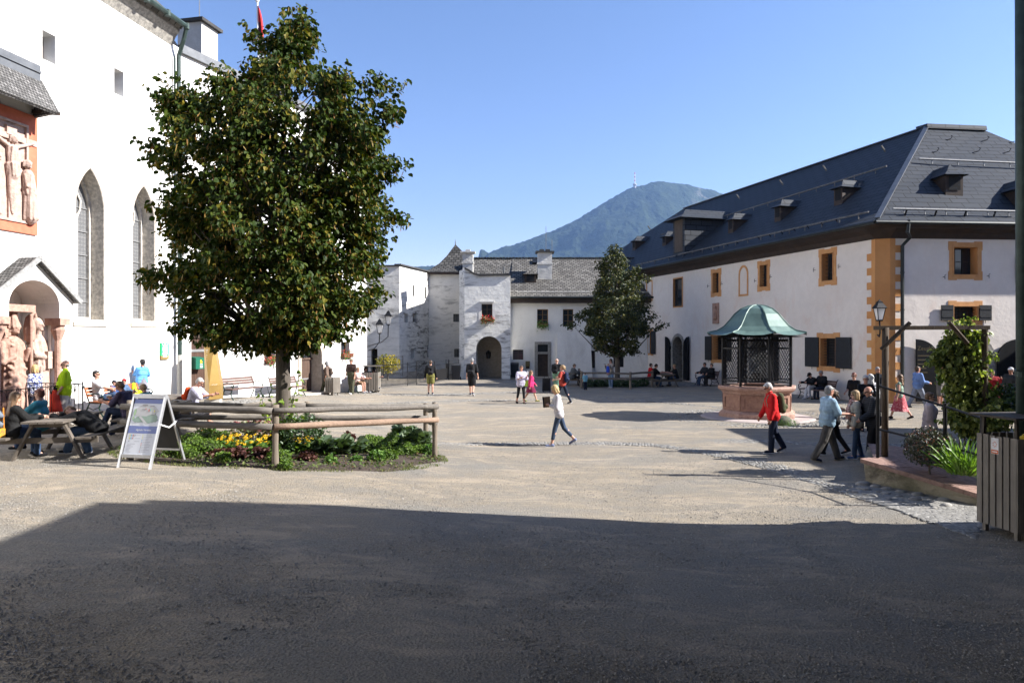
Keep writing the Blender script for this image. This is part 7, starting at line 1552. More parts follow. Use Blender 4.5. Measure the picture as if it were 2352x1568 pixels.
def person(label, loc, yaw, h=1.72, lean=.03, head=0., legs=((.0, .04, 0), (.0, .04, 0)), arms=((.05, .10, .15, 0), (.05, .10, .15, 0)), skin=SK1, top=BLACK, sleeve=.45, topx=.012, tlen=0., bottom=JEANS, blen=1., bx=.012, skirt=None, shoe=BLACK, sole=None,
           hair='short', hc='brown', glasses=False, sit=None, fem=False, belly=1., near=False, group=None, bag=None, headyaw=0., cap=None, collar=None, face=True, bagm=None):
    k = h/1.75; z0 = loc[2]
    t = thing('person', label, 'person', (loc[0], loc[1], z0), R(yaw), group)
    V_ = Vector; pel = V_((0, 0, 0)); u = V_((0, math.sin(lean), math.cos(lean))); fwd = V_((0, math.cos(lean), -math.sin(lean)))
    sw_ = (.165 if fem else .19); hwid_ = .085 if not fem else .09
    J = []; soles = []
    for i, sd in enumerate((-1, 1)):             # -1 left, 1 right
        a, kn, fp = legs[i]; spread = legs[i][3] if len(legs[i]) > 3 else .03
        hp = pel+V_((sd*hwid_, 0, -.02)); d1 = V_((sd*spread, math.sin(a), -math.cos(a))).normalized(); kne = hp+d1*.43
        b = a-kn; d2 = V_((sd*spread*.3, math.sin(b), -math.cos(b))).normalized(); ank = kne+d2*.41; fd = V_((sd*.12, math.cos(fp), math.sin(fp))).normalized()
        J.append((hp, kne, ank, fd)); soles.append(min((ank+V_((0, 0, -.075))-fd*.03).z, (ank+V_((0, 0, -.075))+fd*.16).z))
    pz = -min(soles)+.0 if sit is None else sit/k
    up_ = V_((0, 0, pz)); S_ = lambda p: (p+up_)*k
    nb = pel+u*.50; hd = V_((0, math.sin(lean+head), math.cos(lean+head))); hcn = nb+u*.035+hd*.125; hf = V_((0, math.cos(lean+head), -math.sin(lean+head)))
    if headyaw: rot = Matrix.Rotation(headyaw, 3, hd); hf = rot @ hf
    hx = hf.cross(hd).normalized()
    A_ = []
    for i, sd in enumerate((-1, 1)):
        sh, ab, el, tw = arms[i]; s_ = nb-u*.055+V_((sd*sw_, 0, 0)); d1 = V_((sd*math.sin(ab), math.cos(ab)*math.sin(sh+lean*.6), -math.cos(ab)*math.cos(sh+lean*.6))); e = s_+d1*.285
        q = sh+lean*.6+el; d2 = V_((sd*(math.sin(ab)-tw), math.sin(q), -math.cos(q))).normalized(); w = e+d2*.25; A_.append((s_, e, w, d2, sd))
    r = k
    def caps(mb, a, b, r0, r1, m=0, n=9): mb.caps(S_(a), S_(b), r0*k, r1*k, n, m)
    def torso(mb, ex, lo=0., hi=.5, chest=True):
        for z, hw, rr, fy in ((-.03, .075 if not fem else .085, .118, 0), (.06, .07, .118*max(1, belly*.96), .01*belly), (.15, .06 if not fem else .045, .112*belly, .035*(belly-1)*6 if belly > 1 else 0), (.25, .075 if not fem else .06, .115*max(1, belly*.95), .01), (.34, .09 if not fem else .07, .112, .015 if not fem else .03), (.42, .11 if not fem else .095, .082, 0)):
            if lo <= z <= hi: c = pel+u*z+fwd*fy; caps(mb, c-V_((hw, 0, 0)), c+V_((hw, 0, 0)), rr+ex, rr+ex)
    fr = .0115 if not near else .0095
    mb = MB(); torso(mb, 0, -.1, .5); caps(mb, nb-u*.07, nb+hd*.06, .062, .054)
    for s_, e, w, d2, sd in A_:
        caps(mb, nb-u*.04, s_, .06, .056); caps(mb, s_, e, .052, .04); caps(mb, e, w, .040, .027)
        side = V_((sd, 0, 0))-d2*d2.x*sd; side = side.normalized() if side.length > .1 else V_((0, 1, 0)); curl = -side*.55 if abs(d2.z) > .5 else V_((0, 0, -.45)); ax = d2.cross(side).normalized()
        pm_ = w+d2*.075; caps(mb, w, pm_, .028, .03); caps(mb, w+d2*.03+ax*.016, pm_+ax*.022, .019, .016); caps(mb, w+d2*.03-ax*.016, pm_-ax*.022, .019, .016)
        for f_, ln in ((-.030, .060), (-.010, .074), (.010, .078), (.030, .070)):
            b0 = pm_+ax*f_; b1 = b0+(d2+curl*.25).normalized()*ln*.55; b2 = b1+(d2+curl*1.1).normalized()*ln*.5; caps(mb, b0, b1, fr, fr*.95, n=6); caps(mb, b1, b2, fr*.95, fr*.8, n=6)
        tb_ = w+d2*.025+ax*.022; caps(mb, tb_, tb_+(d2*.6+ax*.8-side*.3).normalized()*.04, fr*1.25, fr*1.1, n=6); caps(mb, tb_+(d2*.6+ax*.8-side*.3).normalized()*.04, tb_+(d2*.6+ax*.8-side*.3).normalized()*.035+(d2-side*.3)*.035, fr*1.1, fr*.9, n=6)
    for hp, kne, ank, fd in J:
        caps(mb, hp, kne, .083, .056); caps(mb, kne, kne.lerp(ank, .3)-V_((0, .012, 0)), .053, .056); caps(mb, kne.lerp(ank, .3), ank, .055, .036); caps(mb, ank, ank+fd*.1+V_((0, 0, -.045)), .036, .03)
    H = lambda x, y, z: hcn+hx*x+hf*y+hd*z
    rm = Matrix((hx, hf, hd)).transposed()
    def hel(mb, x, y, z, a, b, c, n=12, kk=8): mb.ell(S_(H(x, y, z)), a*k, b*k, c*k, n, kk, 0, rm)
    hel(mb, 0, -.008, .03, .076, .094, .086); hel(mb, 0, .018, -.04, .058, .068, .075); caps(mb, H(0, .06, -.085), H(0, .05, -.07), .026, .03)
    caps(mb, H(0, .088, .012), H(0, .108, -.022), .009, .014, n=6); caps(mb, H(-.03, .074, .03), H(.03, .074, .03), .016, .016, n=6)
    for sd in (-1, 1): caps(mb, H(sd*.076, -.005, .018), H(sd*.076, 0, -.018), .014, .010, n=6)
    mb.remesh('body', [skinm(skin)], .0105 if near else .015, 1, t, True, .35)
    if face:
        mb = MB()
        for sd in (-1, 1): hel(mb, sd*.029, .083, .008, .010, .006, .006, 8, 5)
        mb.build('eyes', [M('eye_dark', (.03, .02, .015), rough=.2)], t, local=True)
        mb = MB(); hel(mb, 0, .080, -.052, .022, .009, .006, 8, 5); mb.build('mouth', [M('lips', (.33, .12, .10))], t, local=True)
    if glasses:
        mb = MB()
        for sd in (-1, 1): hel(mb, sd*.031, .094, .010, .027, .008, .018, 10, 6); mb.beam(S_(H(sd*.056, .09, .016)), S_(H(sd*.080, -.005, .018)), .006*k, .010*k)
        mb.beam(S_(H(-.012, .098, .014)), S_(H(.012, .098, .014)), .006*k, .006*k); mb.build('sunglasses', [M('sunglass_lens', (.008, .008, .009), rough=.12, spec=.6)], t, local=True)
    if hair != 'bald' or cap:
        mb = MB(); hm = hairm(hc)
        if hair in ('short', 'bob', 'long', 'curly', 'tail', 'halo'):
            e_ = .008 if hair == 'short' else .018
            if hair != 'halo': hel(mb, 0, -.022, .045, .078+e_, .086+e_, .080+e_); hel(mb, 0, -.045, .0, .074+e_, .062+e_, .085)
            else: hel(mb, 0, -.05, -.01, .078, .055, .05)
            if hair != 'halo': caps(mb, H(-.035, .062, .078), H(.035, .062, .078), .022, .022, n=7)
            if hair == 'bob':
                for sd in (-1, 1): caps(mb, H(sd*.07, .0, .03), H(sd*.072, .0, -.085), .034, .03); caps(mb, H(sd*.045, -.05, 0), H(sd*.05, -.055, -.10), .045, .04)
            if hair in ('long', 'curly'):
                L = .30 if hair == 'long' else .2
                for x in (-.055, -.02, .02, .055): caps(mb, H(x, -.05, 0), nb+V_((x*1.3, 0, 0))-u*(L-.10)-fwd*.085, .045, .04)
                for sd in (-1, 1): caps(mb, H(sd*.072, -.005, .02), H(sd*.078, -.03, -.14), .032, .03)
            if hair == 'tail': caps(mb, H(0, -.10, .02), H(0, -.15, -.12), .035, .02); hel(mb, 0, -.115, .03, .05, .05, .045)
            if hair == 'curly':
                for _ in range(26): caps(mb, H(random.uniform(-.1, .1), random.uniform(-.13, .0), random.uniform(-.18, .08)), H(random.uniform(-.09, .09), random.uniform(-.12, .0), random.uniform(-.18, .08)), .02, .02, n=6)
            mb.remesh('hair', [hm], .011 if near else .014, 1, t, True)
        if cap:
            mb = MB(); hel(mb, 0, -.008, .055, .088, .103, .070); b_ = -1 if cap[1] == 'back' else 1
            hel(mb, 0, b_*.11, .045, .06, .06, .010); mb.build('cap', [cap[0]], t, local=True, smooth=True)
    # top
    if top is not None:
        mb = MB(); torso(mb, topx, -.04 if tlen >= 0 else .02, .5)
        for s_, e, w, d2, sd in A_:
            caps(mb, nb-u*.045, s_, .062+topx*.6, .060+topx*.6)
            if sleeve > 0:
                L1 = min(1, sleeve*2); caps(mb, s_, s_.lerp(e, L1), .054+topx, .047+topx*1.3)
                if sleeve > .5: caps(mb, e, e.lerp(w, (sleeve-.5)*2), .045+topx, .034+topx)
        if tlen > 0:
            for sd in (-1, 1):
                hp, kne = J[0 if sd < 0 else 1][:2]; caps(mb, hp+V_((0, 0, .03)), hp.lerp(kne, tlen), .105+topx, .10+topx)
            caps(mb, pel, (J[0][0].lerp(J[0][1], tlen)+J[1][0].lerp(J[1][1], tlen))/2, .12+topx, .12+topx)
        if collar: caps(mb, nb-u*.02, nb+hd*.03, .07, .066)
        tp_o = mb.remesh('top', [top], .012 if near else .016, 2, t, True)
    if skirt is not None:
        mb = MB(); pts = []; rad = []; m_ = (J[0][1]+J[1][1])/2; hem = pel.lerp(m_, blen*1.15)
        if sit is None: hem = V_((0, (J[0][1].y+J[1][1].y)/2*.8, pel.z-.45*blen*1.15))
        b0 = len(mb.V); n = 28
        for j in range(9):
            f = j/8; c = (pel+u*.10).lerp(hem, f); rr = .125+(.12+.05*blen)*f
            for i in range(n): a = 2*math.pi*i/n; q = rr*(1+.07*f*math.sin(7*a+1)); mb.V.append(tuple(S_(c+V_((q*math.cos(a)*1.08, q*math.sin(a), 0)))))
        for j in range(8):
            for i in range(n): i2 = (i+1) % n; mb.F.append((j*n+i, j*n+i2, (j+1)*n+i2, (j+1)*n+i)); mb.M.append(0)
        mb.build('skirt', [skirt], t, local=True, smooth=True)
    elif bottom is not None:
        mb = MB(); torso(mb, bx*.8, -.1, .09)
        for hp, kne, ank, fd in J:
            L1 = min(1, blen*2); caps(mb, hp, hp.lerp(kne, L1), .088+bx, (.088+(.06-.088)*L1)+bx*1.3)
            if blen > .5: caps(mb, kne, kne.lerp(ank, (blen-.5)*2*1.02), .060+bx, .047+bx*1.2)
        mb.remesh('shorts' if blen <= .55 else 'trousers', [bottom], .012 if near else .016, 2, t, True)
    for (hp, kne, ank, fd) in J:
        mb = MB(); b_ = ank+V_((0, 0, -.04)); caps(mb, b_-fd*.035, b_+fd*.05, .044, .042); caps(mb, b_+fd*.03, b_+fd*.145+V_((0, 0, -.008)), .042, .033); caps(mb, ank, b_, .040, .044)
        so_ = mb.remesh('shoe', [shoe], .012, 1, t, True)
        if sole:
            mb = MB(); a_ = b_+V_((0, 0, -.036)); x_ = fd.cross(V_((0, 0, 1))).normalized(); z_ = x_.cross(fd); mb.obox(S_(a_+fd*.055), x_, fd, z_, .042*k, .125*k, .010*k); mb.build('sole', [sole], so_, local=True)
    t['_pel'] = [0, 0, 0]; del t['_pel']
    T4 = Matrix.Translation(V_((loc[0], loc[1], z0))) @ Matrix.Rotation(R(yaw), 4, 'Z')
    info = dict(back=lambda z, o=.17: T4 @ S_(pel+u*z-fwd*o), hands=[T4 @ S_(a[2]+a[3]*.09) for a in A_], chest=T4 @ S_(pel+u*.3+fwd*.2), head=T4 @ S_(hcn), yaw=R(yaw), k=k, lean=lean, S=S_, u=u, fwd=fwd, nb=nb, A=A_, T4=T4, H=H)
    if bag: backpack(info, *bag)
    return info
def backpack(i, label, m, size=1., strap=None, low=0):
    c = i['T4'] @ i['S'](i['u']*(.26-low)-i['fwd']*(.135+.075*size)); t = thing('backpack', label, 'backpack', tuple(c)); k = i['k']
    ux = (i['T4'].to_3x3() @ Vector((1, 0, 0))); uu = i['T4'].to_3x3() @ i['u']; uf = i['T4'].to_3x3() @ i['fwd']
    mb = MB()
    for sx in (-1, 1):
        for z0, z1 in ((-.17, .15),): mb.caps(c+(ux*sx*.075+uu*z0)*size*k, c+(ux*sx*.065+uu*z1)*size*k, .085*size*k, .075*size*k)
    mb.caps(c+(uu*.15-ux*.04)*size*k, c+(uu*.15+ux*.04)*size*k, .085*k*size, .085*k*size); mb.caps(c+(-uf*.07-uu*.10-ux*.06)*size*k, c+(-uf*.07-uu*.10+ux*.06)*size*k, .07*k*size, .07*k*size)
    mb.remesh('pack', [m], .016, 2, t, False)
    mb = MB()
    for sx in (-1, 1):
        pts = [i['T4'] @ i['S'](i['nb']+Vector((sx*.10, 0, 0))+i['u']*a+i['fwd']*b) for a, b in ((-.08, -.14), (.0, -.07), (.02, .0), (-.03, .09), (-.14, .145), (-.28, .13), (-.36, .02), (-.36, -.12))]; mb.tube(pts, .018*k, 6)
    mb.build('straps', [strap or m], t)
    return t
WALKL = ((.42, .12, .05), (-.30, .30, -.35)); WALKR = ((-.30, .30, -.35), (.42, .12, .05)); SIT = ((1.5, 1.5, 0), (1.45, 1.4, 0)); DN = ((.05, .10, .2, .0), (.05, .10, .2, .0))
SW1 = ((.35, .12, .4, .05), (-.35, .12, .25, 0)); HOLD = ((.45, .15, 1.55, .45), (.45, .15, 1.6, .45)); g2 = lambda u, v: tuple(G(u, v)); gx = lambda u, y: tuple(GX(u, y))
# --- centre and right foreground
i = person('woman in striped white top walking left with a tablet held to her chest', g2(1284, 1024), 88, 1.67, .10, .42, ((.28, .08, 0), (-.34, .42, -.55)), ((.05, .12, 1.75, .75), (-.05, .1, 1.75, .7)), SK1, STRIPE, .85, .022, 0, cloth('dark_blue_capris', (.055, .08, .13)), .82, .006, shoe=cloth('blue_grey_shoe', (.18, .21, .33)), sole=WHITEC, hair='bob', hc='blond', fem=True, near=True)
c = (i['hands'][0]+i['hands'][1])/2+Vector((.0, -.02, .07)); tb_ = thing('tablet', 'brown tablet cover held by the woman in stripes', 'tablet', tuple(c)); mb = MB(); mb.obox(c, (1, 0, .1), (0, 1, 0), (-.1, 0, 1), .10, .012, .14); mb.build('cover', [M('brown_cover', (.12, .08, .05))], tb_); mb = MB(); mb.obox(c+Vector((-.085, -.013, 0)), (1, 0, .1), (0, 1, 0), (-.1, 0, 1), .018, .003, .14); mb.build('spine', [BLACK], tb_)
person_bag = ('olive green backpack worn by the man in the red jacket', cloth('olive_pack', (.09, .095, .05)), 1.05, cloth('pack_strap', (.30, .25, .18)))
person('white haired man in red jacket walking left beside the well', g2(1776, 1040), 88, 1.77, .14, .30, ((.16, .12, 0), (-.16, .38, -.5)), ((-.05, .08, .25, 0), (.1, .08, .3, 0)), SK2, cloth('bright_red', (.52, .018, .018), (.40, .012, .014)), 1., .026, .12, NAVY, 1., .02, shoe=NAVY, sole=WHITEC, hair='short', hc='white', glasses=True, near=True, collar=True, bag=person_bag)
i = person('grey haired man in pale blue polo shirt looking at his phone', g2(1900, 1058), -84, 1.82, .05, .16, ((.42, .10, .12), (-.34, .22, -.25)), ((.35, .12, 1.35, .35), (.35, .12, 1.15, .15)), SK2, cloth('pale_blue', (.30, .44, .56)), .46, .028, 0, cloth('grey_trouser', (.085, .08, .075)), 1., .024, shoe=NAVY, sole=KHAKI, hair='short', hc='grey', belly=1.16, near=True, collar=True)
def phone(i, label, hnd=1): c = i['hands'][hnd]+Vector((0, 0, .035)); t = thing('phone', label, 'phone', tuple(c)); d = Vector((-math.sin(i['yaw']), math.cos(i['yaw']), 0)); x = Vector((d.y, -d.x, 0)); mb = MB(); mb.obox(c+d*.02, x, d, (0, 0, 1), .036, .075, .006); mb.build('case', [BLACK], t); mb = MB(); mb.obox(c+d*.02+Vector((0, 0, .0065)), x, d, (0, 0, 1), .032, .07, .0005); mb.build('screen', [M('phone_screen', (.05, .055, .06), rough=.1)], t)
phone(i, 'dark phone in the hands of the man in the blue polo')
person('person in black walking left hidden behind the man in blue polo', g2(1916, 1044), 80, 1.66, .05, .1, WALKL, DN, SK2, BLACK, .8, .02, 0, BLACK, 1., .01, shoe=BLACK, sole=WHITEC, hair='tail', hc='brown', fem=True, near=True)
i = person('blonde woman in sunglasses with beige vest and flowered scarf', g2(1967, 1052), 80, 1.63, .04, .08, ((.12, .05, 0), (-.12, .12, -.1)), ((.0, .1, .3, 0), (.0, .1, .3, 0)), SK1, cloth('beige_vest', (.42, .38, .32)), 1., .028, .1, JEANS, 1., .008, shoe=cloth('blue_shoe', (.10, .18, .38)), sole=WHITEC, hair='bob', hc='dblond', glasses=True, fem=True, near=True)
sc_ = thing('scarf', 'flowered scarf hanging from the neck of the blonde woman', 'scarf', tuple(i['chest'])); mb = MB(); f = i['T4']; S_ = i['S']
mb.tube([f @ S_(i['nb']+Vector((.09*math.cos(a), .09*math.sin(a)+.02, .03*math.sin(a)))) for a in np.linspace(0, 6.28, 12)], .035, 7)
for sx in (-.04, .05): mb.tube([f @ S_(i['nb']+Vector((sx, .10, 0))), f @ S_(i['nb']+Vector((sx*1.2, .17, -.2))), f @ S_(i['nb']+Vector((sx*1.5, .17, -.45)))], [.035, .045, .05], 7)
mb.build('cloth', [SCARF], sc_, smooth=True)
PUFF = stripem('puffer_cloth', (.022, .024, .03), (.008, .008, .010), 7)
person('balding man in dark quilted jacket walking beside the blonde woman', g2(2006, 1056), 86, 1.76, .13, .22, ((.25, .15, 0), (-.12, .15, -.1)), ((.15, .1, .8, .1), (.15, .1, .8, .1)), SK2, PUFF, 1., .045, .12, BLACK, 1., .02, shoe=BLACK, hair='halo', hc='grey', glasses=True, near=True, collar=True)
person('woman in long pale pink coat standing behind the raised bed', gx(2134, 15.9), -118, 1.66, .03, .0, ((.0, .04, 0), (.05, .05, 0)), ((.0, .12, .4, .1), (.0, .12, .4, .1)), SK1, cloth('pale_pink_coat', (.42, .35, .36)), 1., .04, .95, cloth('beige_trouser', (.35, .30, .28)), 1., .01, hair='short', hc='lbrown', glasses=True, fem=True, near=True, collar=True)
# --- group near the orange corner
person('woman in sleeveless green top and long red flowered skirt', g2(2068, 962), 50, 1.62, .04, .0, WALKL, ((-.1, .25, .3, .0), (.1, .2, .5, 0)), SK1, cloth('sage_top', (.22, .30, .24)), 0, .008, skirt=FLORAL, blen=1.15, shoe=BLACK, hair='curly', hc='lbrown', fem=True, glasses=True)
person('heavy man in blue shirt and light trousers walking right', g2(2108, 936), -85, 1.76, .0, .0, ((-.32, .2, -.2), (.4, .1, .1)), ((.3, .15, 1.2, .3), (.2, .15, 1.2, .2)), SK2, cloth('blue_shirt', (.16, .26, .52)), .95, .03, 0, cloth('pale_trouser', (.26, .29, .36)), 1., .03, hair='short', hc='brown', belly=1.3)
person('man in bright green tee and grey shorts left of the hop vine', g2(2160, 932), -150, 1.78, .02, .3, arms=HOLD, skin=SK2, top=cloth('bright_green', (.03, .32, .09)), sleeve=.45, topx=.02, bottom=cloth('stone_shorts', (.17, .155, .14)), blen=.5, bx=.03, hair='short', hc='brown')
person('dark haired person in red and grey jacket right of the hop vine', gx(2279, 27.5), 170, 1.62, .02, .05, arms=((.6, .15, 1.9, .3), (.6, .15, 1.9, .3)), skin=SK2, top=cloth('dull_red', (.28, .025, .03)), sleeve=1., topx=.03, hair='short', hc='black')
person('man in dark tee with pale cap at the far right edge', gx(2322, 26.5), 120, 1.78, .02, 0, skin=SK3, top=cloth('charcoal', (.035, .037, .04)), topx=.02, hc='grey', cap=(WHITEC, 'front'))
person('man in dark knitted vest standing before the orange corner', gx(2016, 27.2), 178, 1.76, .0, .05, skin=SK2, top=cloth('navy_vest', (.014, .016, .025)), sleeve=1., topx=.02, bottom=cloth('taupe', (.14, .12, .105)), bx=.025, hair='short', hc='grey', glasses=True)
person('red haired woman in black shirt standing by the pink wall', gx(1962, 24.8), 130, 1.66, .02, .1, arms=((.1, .1, .3, 0), (.2, .1, .9, .1)), skin=SK1, top=BLACK, topx=.015, bottom=NAVY, hair='short', hc='red', fem=True, glasses=True)
person('white haired man in black shirt with folded arms', gx(1988, 21.6), 176, 1.74, .0, .12, arms=((.35, .12, 1.55, .75), (.35, .12, 1.55, .75)), skin=SK2, top=BLACK, sleeve=1., topx=.016, bottom=BLACK, hair='short', hc='white', glasses=True)
person('person with fluffy white hair behind the man with folded arms', gx(1999, 22.6), -20, 1.72, .0, .0, skin=SK1, top=WHITEC, sleeve=.8, topx=.02, hair='curly', hc='white')
def seated(w, u, off, h, label, yo=0, **kw):
    s = w.sz(u, V0, off)[0]; p = w.pt(s, 0, off); y0 = math.degrees(math.atan2(w.n[1], w.n[0]))-90
    kw.setdefault('legs', SIT); kw.setdefault('arms', ((.5, .1, .9, .15), (.5, .1, .9, .15)))
    return person(label, (p.x, p.y, zg(p.x, p.y)), y0+yo, h, sit=.57, **kw)
seated(WR, 1893, .78, 1.76, 'man in black hooded jacket sitting on the bench under the window', lean=.25, head=.2, top=BLACK, sleeve=1., topx=.04, bottom=NAVY, hair='short', hc='grey', skin=SK2)
seated(WR, 1872, .95, 1.66, 'person in white trousers and black cap bent forward on the bench', lean=.45, head=.3, top=BLACK, sleeve=1., topx=.02, bottom=WHITEC, bx=.02, shoe=WHITEC, cap=(BLACK, 'front'), legs=((1.55, 1.6, 0), (1.3, 1.1, 0)), glasses=True)
seated(WR, 1636, .78, 1.72, 'person in black sitting at the right of the bench near the well', lean=.08, top=BLACK, sleeve=1., bottom=BLACK, topx=.03, hc='brown')
seated(WR, 1621, .78, 1.78, 'man in black sitting at the left of the bench near the well', lean=.12, top=cloth('charcoal', (.035, .037, .04)), sleeve=1., bottom=JEANS, topx=.03, hair='short', hc='black', legs=((1.4, 1.2, 0), (1.35, 1.25, 0)), skin=SK2)
def attable(base, rz, dx, dy, yaw, h, label, **kw):
    p = Vector((base.x, base.y))+Vector((dx*math.cos(rz)-dy*math.sin(rz), dx*math.sin(rz)+dy*math.cos(rz))); kw.setdefault('legs', ((1.5, 1.5, 0), (1.45, 1.45, 0))); kw.setdefault('arms', ((.6, .12, 1.0, .3), (.6, .12, 1.0, .3)))
    return person(label, (p.x, p.y, zg(p.x, p.y)), yaw, h, sit=.56, **kw)
attable(PT4, .1, -.68, 0, -85, 1.75, 'bearded man in black with red bag at the shaded picnic table', lean=.25, head=.2, top=BLACK, topx=.02, skin=SK2, hc='black')
attable(PT4, .1, -.7, .55, -85, 1.72, 'person in red jacket behind the man at the shaded picnic table', lean=.1, top=cloth('bright_red', (.52, .018, .018)), sleeve=1., topx=.03, hc='black')
attable(PT4, .1, .72, .0, 92, 1.68, 'fair haired person in black across the shaded picnic table', lean=.2, top=BLACK, topx=.02, hair='short', hc='dblond')
attable(PT5, -.4, .1, -.68, -80, 1.70, 'person in dark checked jacket sitting at the table left of the small tree', lean=.2, head=.25, top=PLAIDD, sleeve=1., topx=.04, bottom=BLACK, hair='short', hc='lbrown')
person('toddler in turquoise shirt standing near the rail fence', g2(1344, 896), 20, .98, .02, .1, skin=SK1, top=cloth('turquoise', (.22, .46, .54)), topx=.03, bottom=NAVY, bx=.03, shoe=WHITEC, hc='brown')
i = person('woman in light jeans taking a picture before the small tree', g2(1403, 891), 140, 1.68, .02, .05, ((.1, .05, 0), (-.06, .05, 0)), ((.7, .1, 1.6, .3), (.7, .1, 1.6, .3)), SK1, cloth('white_brown_top', (.36, .32, .28), (.12, .09, .06)), .95, .014, 0, LJEANS, 1., .01, shoe=WHITEC, hair='long', hc='brown', glasses=True, fem=True); phone(i, 'phone held up by the woman in light jeans')
c = i['hands'][0]+Vector((-.05, -.1, -.35)); dl_ = thing('plush_toy', 'blue and pink plush toy carried by the woman in light jeans', 'toy', tuple(c)); mb = MB(); mb.caps(c, c+Vector((0, 0, .2)), .1, .08); mb.build('body', [cloth('toy_blue', (.03, .08, .5))], dl_, smooth=True); mb = MB(); mb.ell(c+Vector((0, 0, -.14)), .09, .09, .1); mb.build('head', [cloth('toy_pink', (.5, .3, .3))], dl_, smooth=True)
# --- middle of the court
i = person('bald man in black tee and green trousers pulling a suitcase', g2(1278, 903), -25, 1.80, .08, .1, ((.3, .2, 0), (-.2, .2, -.3)), ((.1, .12, .3, 0), (.5, .12, 1.2, .3)), SK1, BLACK, .45, .022, 0, cloth('sea_green', (.16, .28, .20)), 1., .04, shoe=cloth('grey_shoe', (.3, .3, .3)), hair='bald', bag=('black backpack on the bald man in black', BLACK, .9))
p = GX(1255, 37.2); st_ = thing('suitcase', 'black suitcase standing beside the bald man', 'suitcase', tuple(p)); mb = MB(); mb.hexa([(p.x-.22, p.y-.14, .06), (p.x+.22, p.y-.14, .06), (p.x+.22, p.y+.14, .06), (p.x-.22, p.y+.14, .06)], [(p.x-.20, p.y-.13, .72), (p.x+.20, p.y-.13, .72), (p.x+.20, p.y+.13, .72), (p.x-.20, p.y+.13, .72)]); mb.build('shell', [BLACK], st_); mb = MB(); mb.tube([(p.x-.1, p.y, .72), (p.x-.1, p.y, 1.0), (p.x+.1, p.y, 1.0), (p.x+.1, p.y, .72)], .012, 5); mb.build('handle', [IRON], st_)
for sx in (-.17, .17): mb = MB(); mb.tube([(p.x+sx-.02, p.y-.1, .05), (p.x+sx+.02, p.y-.1, .05)], .05, 8); mb.build('wheel', [IRON], st_)
person('woman in rust red tee and navy trousers looking left', g2(1292, 927), 62, 1.72, .02, .0, ((.42, .10, 0), (-.36, .12, -.3)), ((.0, .45, 1.4, .6), (.1, .5, 1.6, .8)), SK1, cloth('rust_red', (.36, .055, .04)), .35, .016, 0, NAVY, .96, .006, shoe=BLACK, sole=WHITEC, hair='tail', hc='dblond', glasses=True, fem=True, bag=('navy backpack on the woman in rust red tee', cloth('navy_pack', (.02, .03, .07)), .9), headyaw=.5)
i = person('short haired woman in blue checked shirt holding a drink', g2(1197, 927), -160, 1.68, .02, .05, ((.15, .08, 0), (-.2, .25, -.2)), ((.4, .2, 1.9, .4), (.35, .2, 1.5, .5)), SK2, PLAIDB, .48, .03, .1, BLACK, .78, .006, shoe=BLACK, sole=BLACK, hair='short', hc='brown', glasses=True, fem=True, belly=1.1, headyaw=-.5)
c = i['hands'][0]+Vector((0, -.03, .05)); cu_ = thing('drink_cup', 'clear plastic cup held by the woman in checked shirt', 'cup', tuple(c)); mb = MB(); mb.lathe([(.0, -.07), (.032, -.07), (.042, .06), (.0, .06)], c, 12); mb.build('cup', [M('cup_pale', (.6, .6, .6), rough=.2)], cu_); mb = MB(); mb.tube([c, c+Vector((.02, 0, .14))], .006, 5); mb.build('straw', [WHITEC], cu_)
c = i['T4'] @ i['S'](Vector((-.2, .1, -.02))); gb_ = thing('shoulder_bag', 'lime green bag hanging at the checked shirt woman\'s hip', 'bag', tuple(c)); mb = MB(); mb.obox(c, (1, 0, 0), (0, 1, 0), (0, 0, 1), .085, .05, .12); gb1 = mb.build('pouch', [cloth('lime_green', (.28, .36, .05))], gb_); mb = MB(); mb.tube([c+Vector((0, 0, .1)), c+Vector((-.12, .02, .35)), i['T4'] @ i['S'](i['nb']+Vector((.08, .08, -.02)))], .01, 5); mb.build('strap', [cloth('lime_green', (.28, .36, .05))], gb_)
person('girl with long brown hair in bright pink jacket walking right', g2(1219, 922), -80, 1.44, .04, .0, WALKR, SW1, SK1, cloth('hot_pink', (.65, .04, .16)), 1., .025, .1, skirt=cloth('maroon', (.16, .02, .05)), blen=.75, shoe=cloth('orange_green_shoe', (.35, .35, .1)), sole=BLACK, hair='long', hc='lbrown', fem=True)
person('man in black top and black shorts walking away', g2(1084, 908), -8, 1.86, .03, -.0, ((.22, .08, 0), (-.2, .35, -.55)), ((.1, .16, .25, 0), (-.1, .16, .25, 0)), SK1, BLACK, .55, .022, 0, BLACK, .52, .035, shoe=NAVY, sole=WHITEC, hair='short', hc='grey', bag=('large black backpack of the man in black shorts', cloth('pack_black', (.02, .02, .022)), 1.1))
person('man in olive shorts and black jacket walking away', g2(989, 905), 3, 1.74, .02, .1, ((.08, .05, 0), (-.06, .06, -.05)), ((.05, .2, .15, 0), (.0, .2, .15, 0)), SK1, BLACK, 1., .025, 0, cloth('olive', (.20, .19, .06)), .36, .035, shoe=NAVY, sole=WHITEC, hair='short', hc='brown', bag=('slim black backpack of the man in olive shorts', cloth('pack_black', (.02, .02, .022)), .85))
person('man in backwards cap, brown tee and camouflage trousers', g2(807, 905), 160, 1.83, .02, .0, ((.15, .06, 0), (-.15, .12, -.1)), DN, SK2, cloth('dark_brown_tee', (.055, .035, .03)), .45, .022, 0, CAMO, 1., .035, shoe=WHITEC, sole=WHITEC, hair='short', hc='grey', glasses=True, cap=(KHAKI, 'back'), headyaw=-.3)
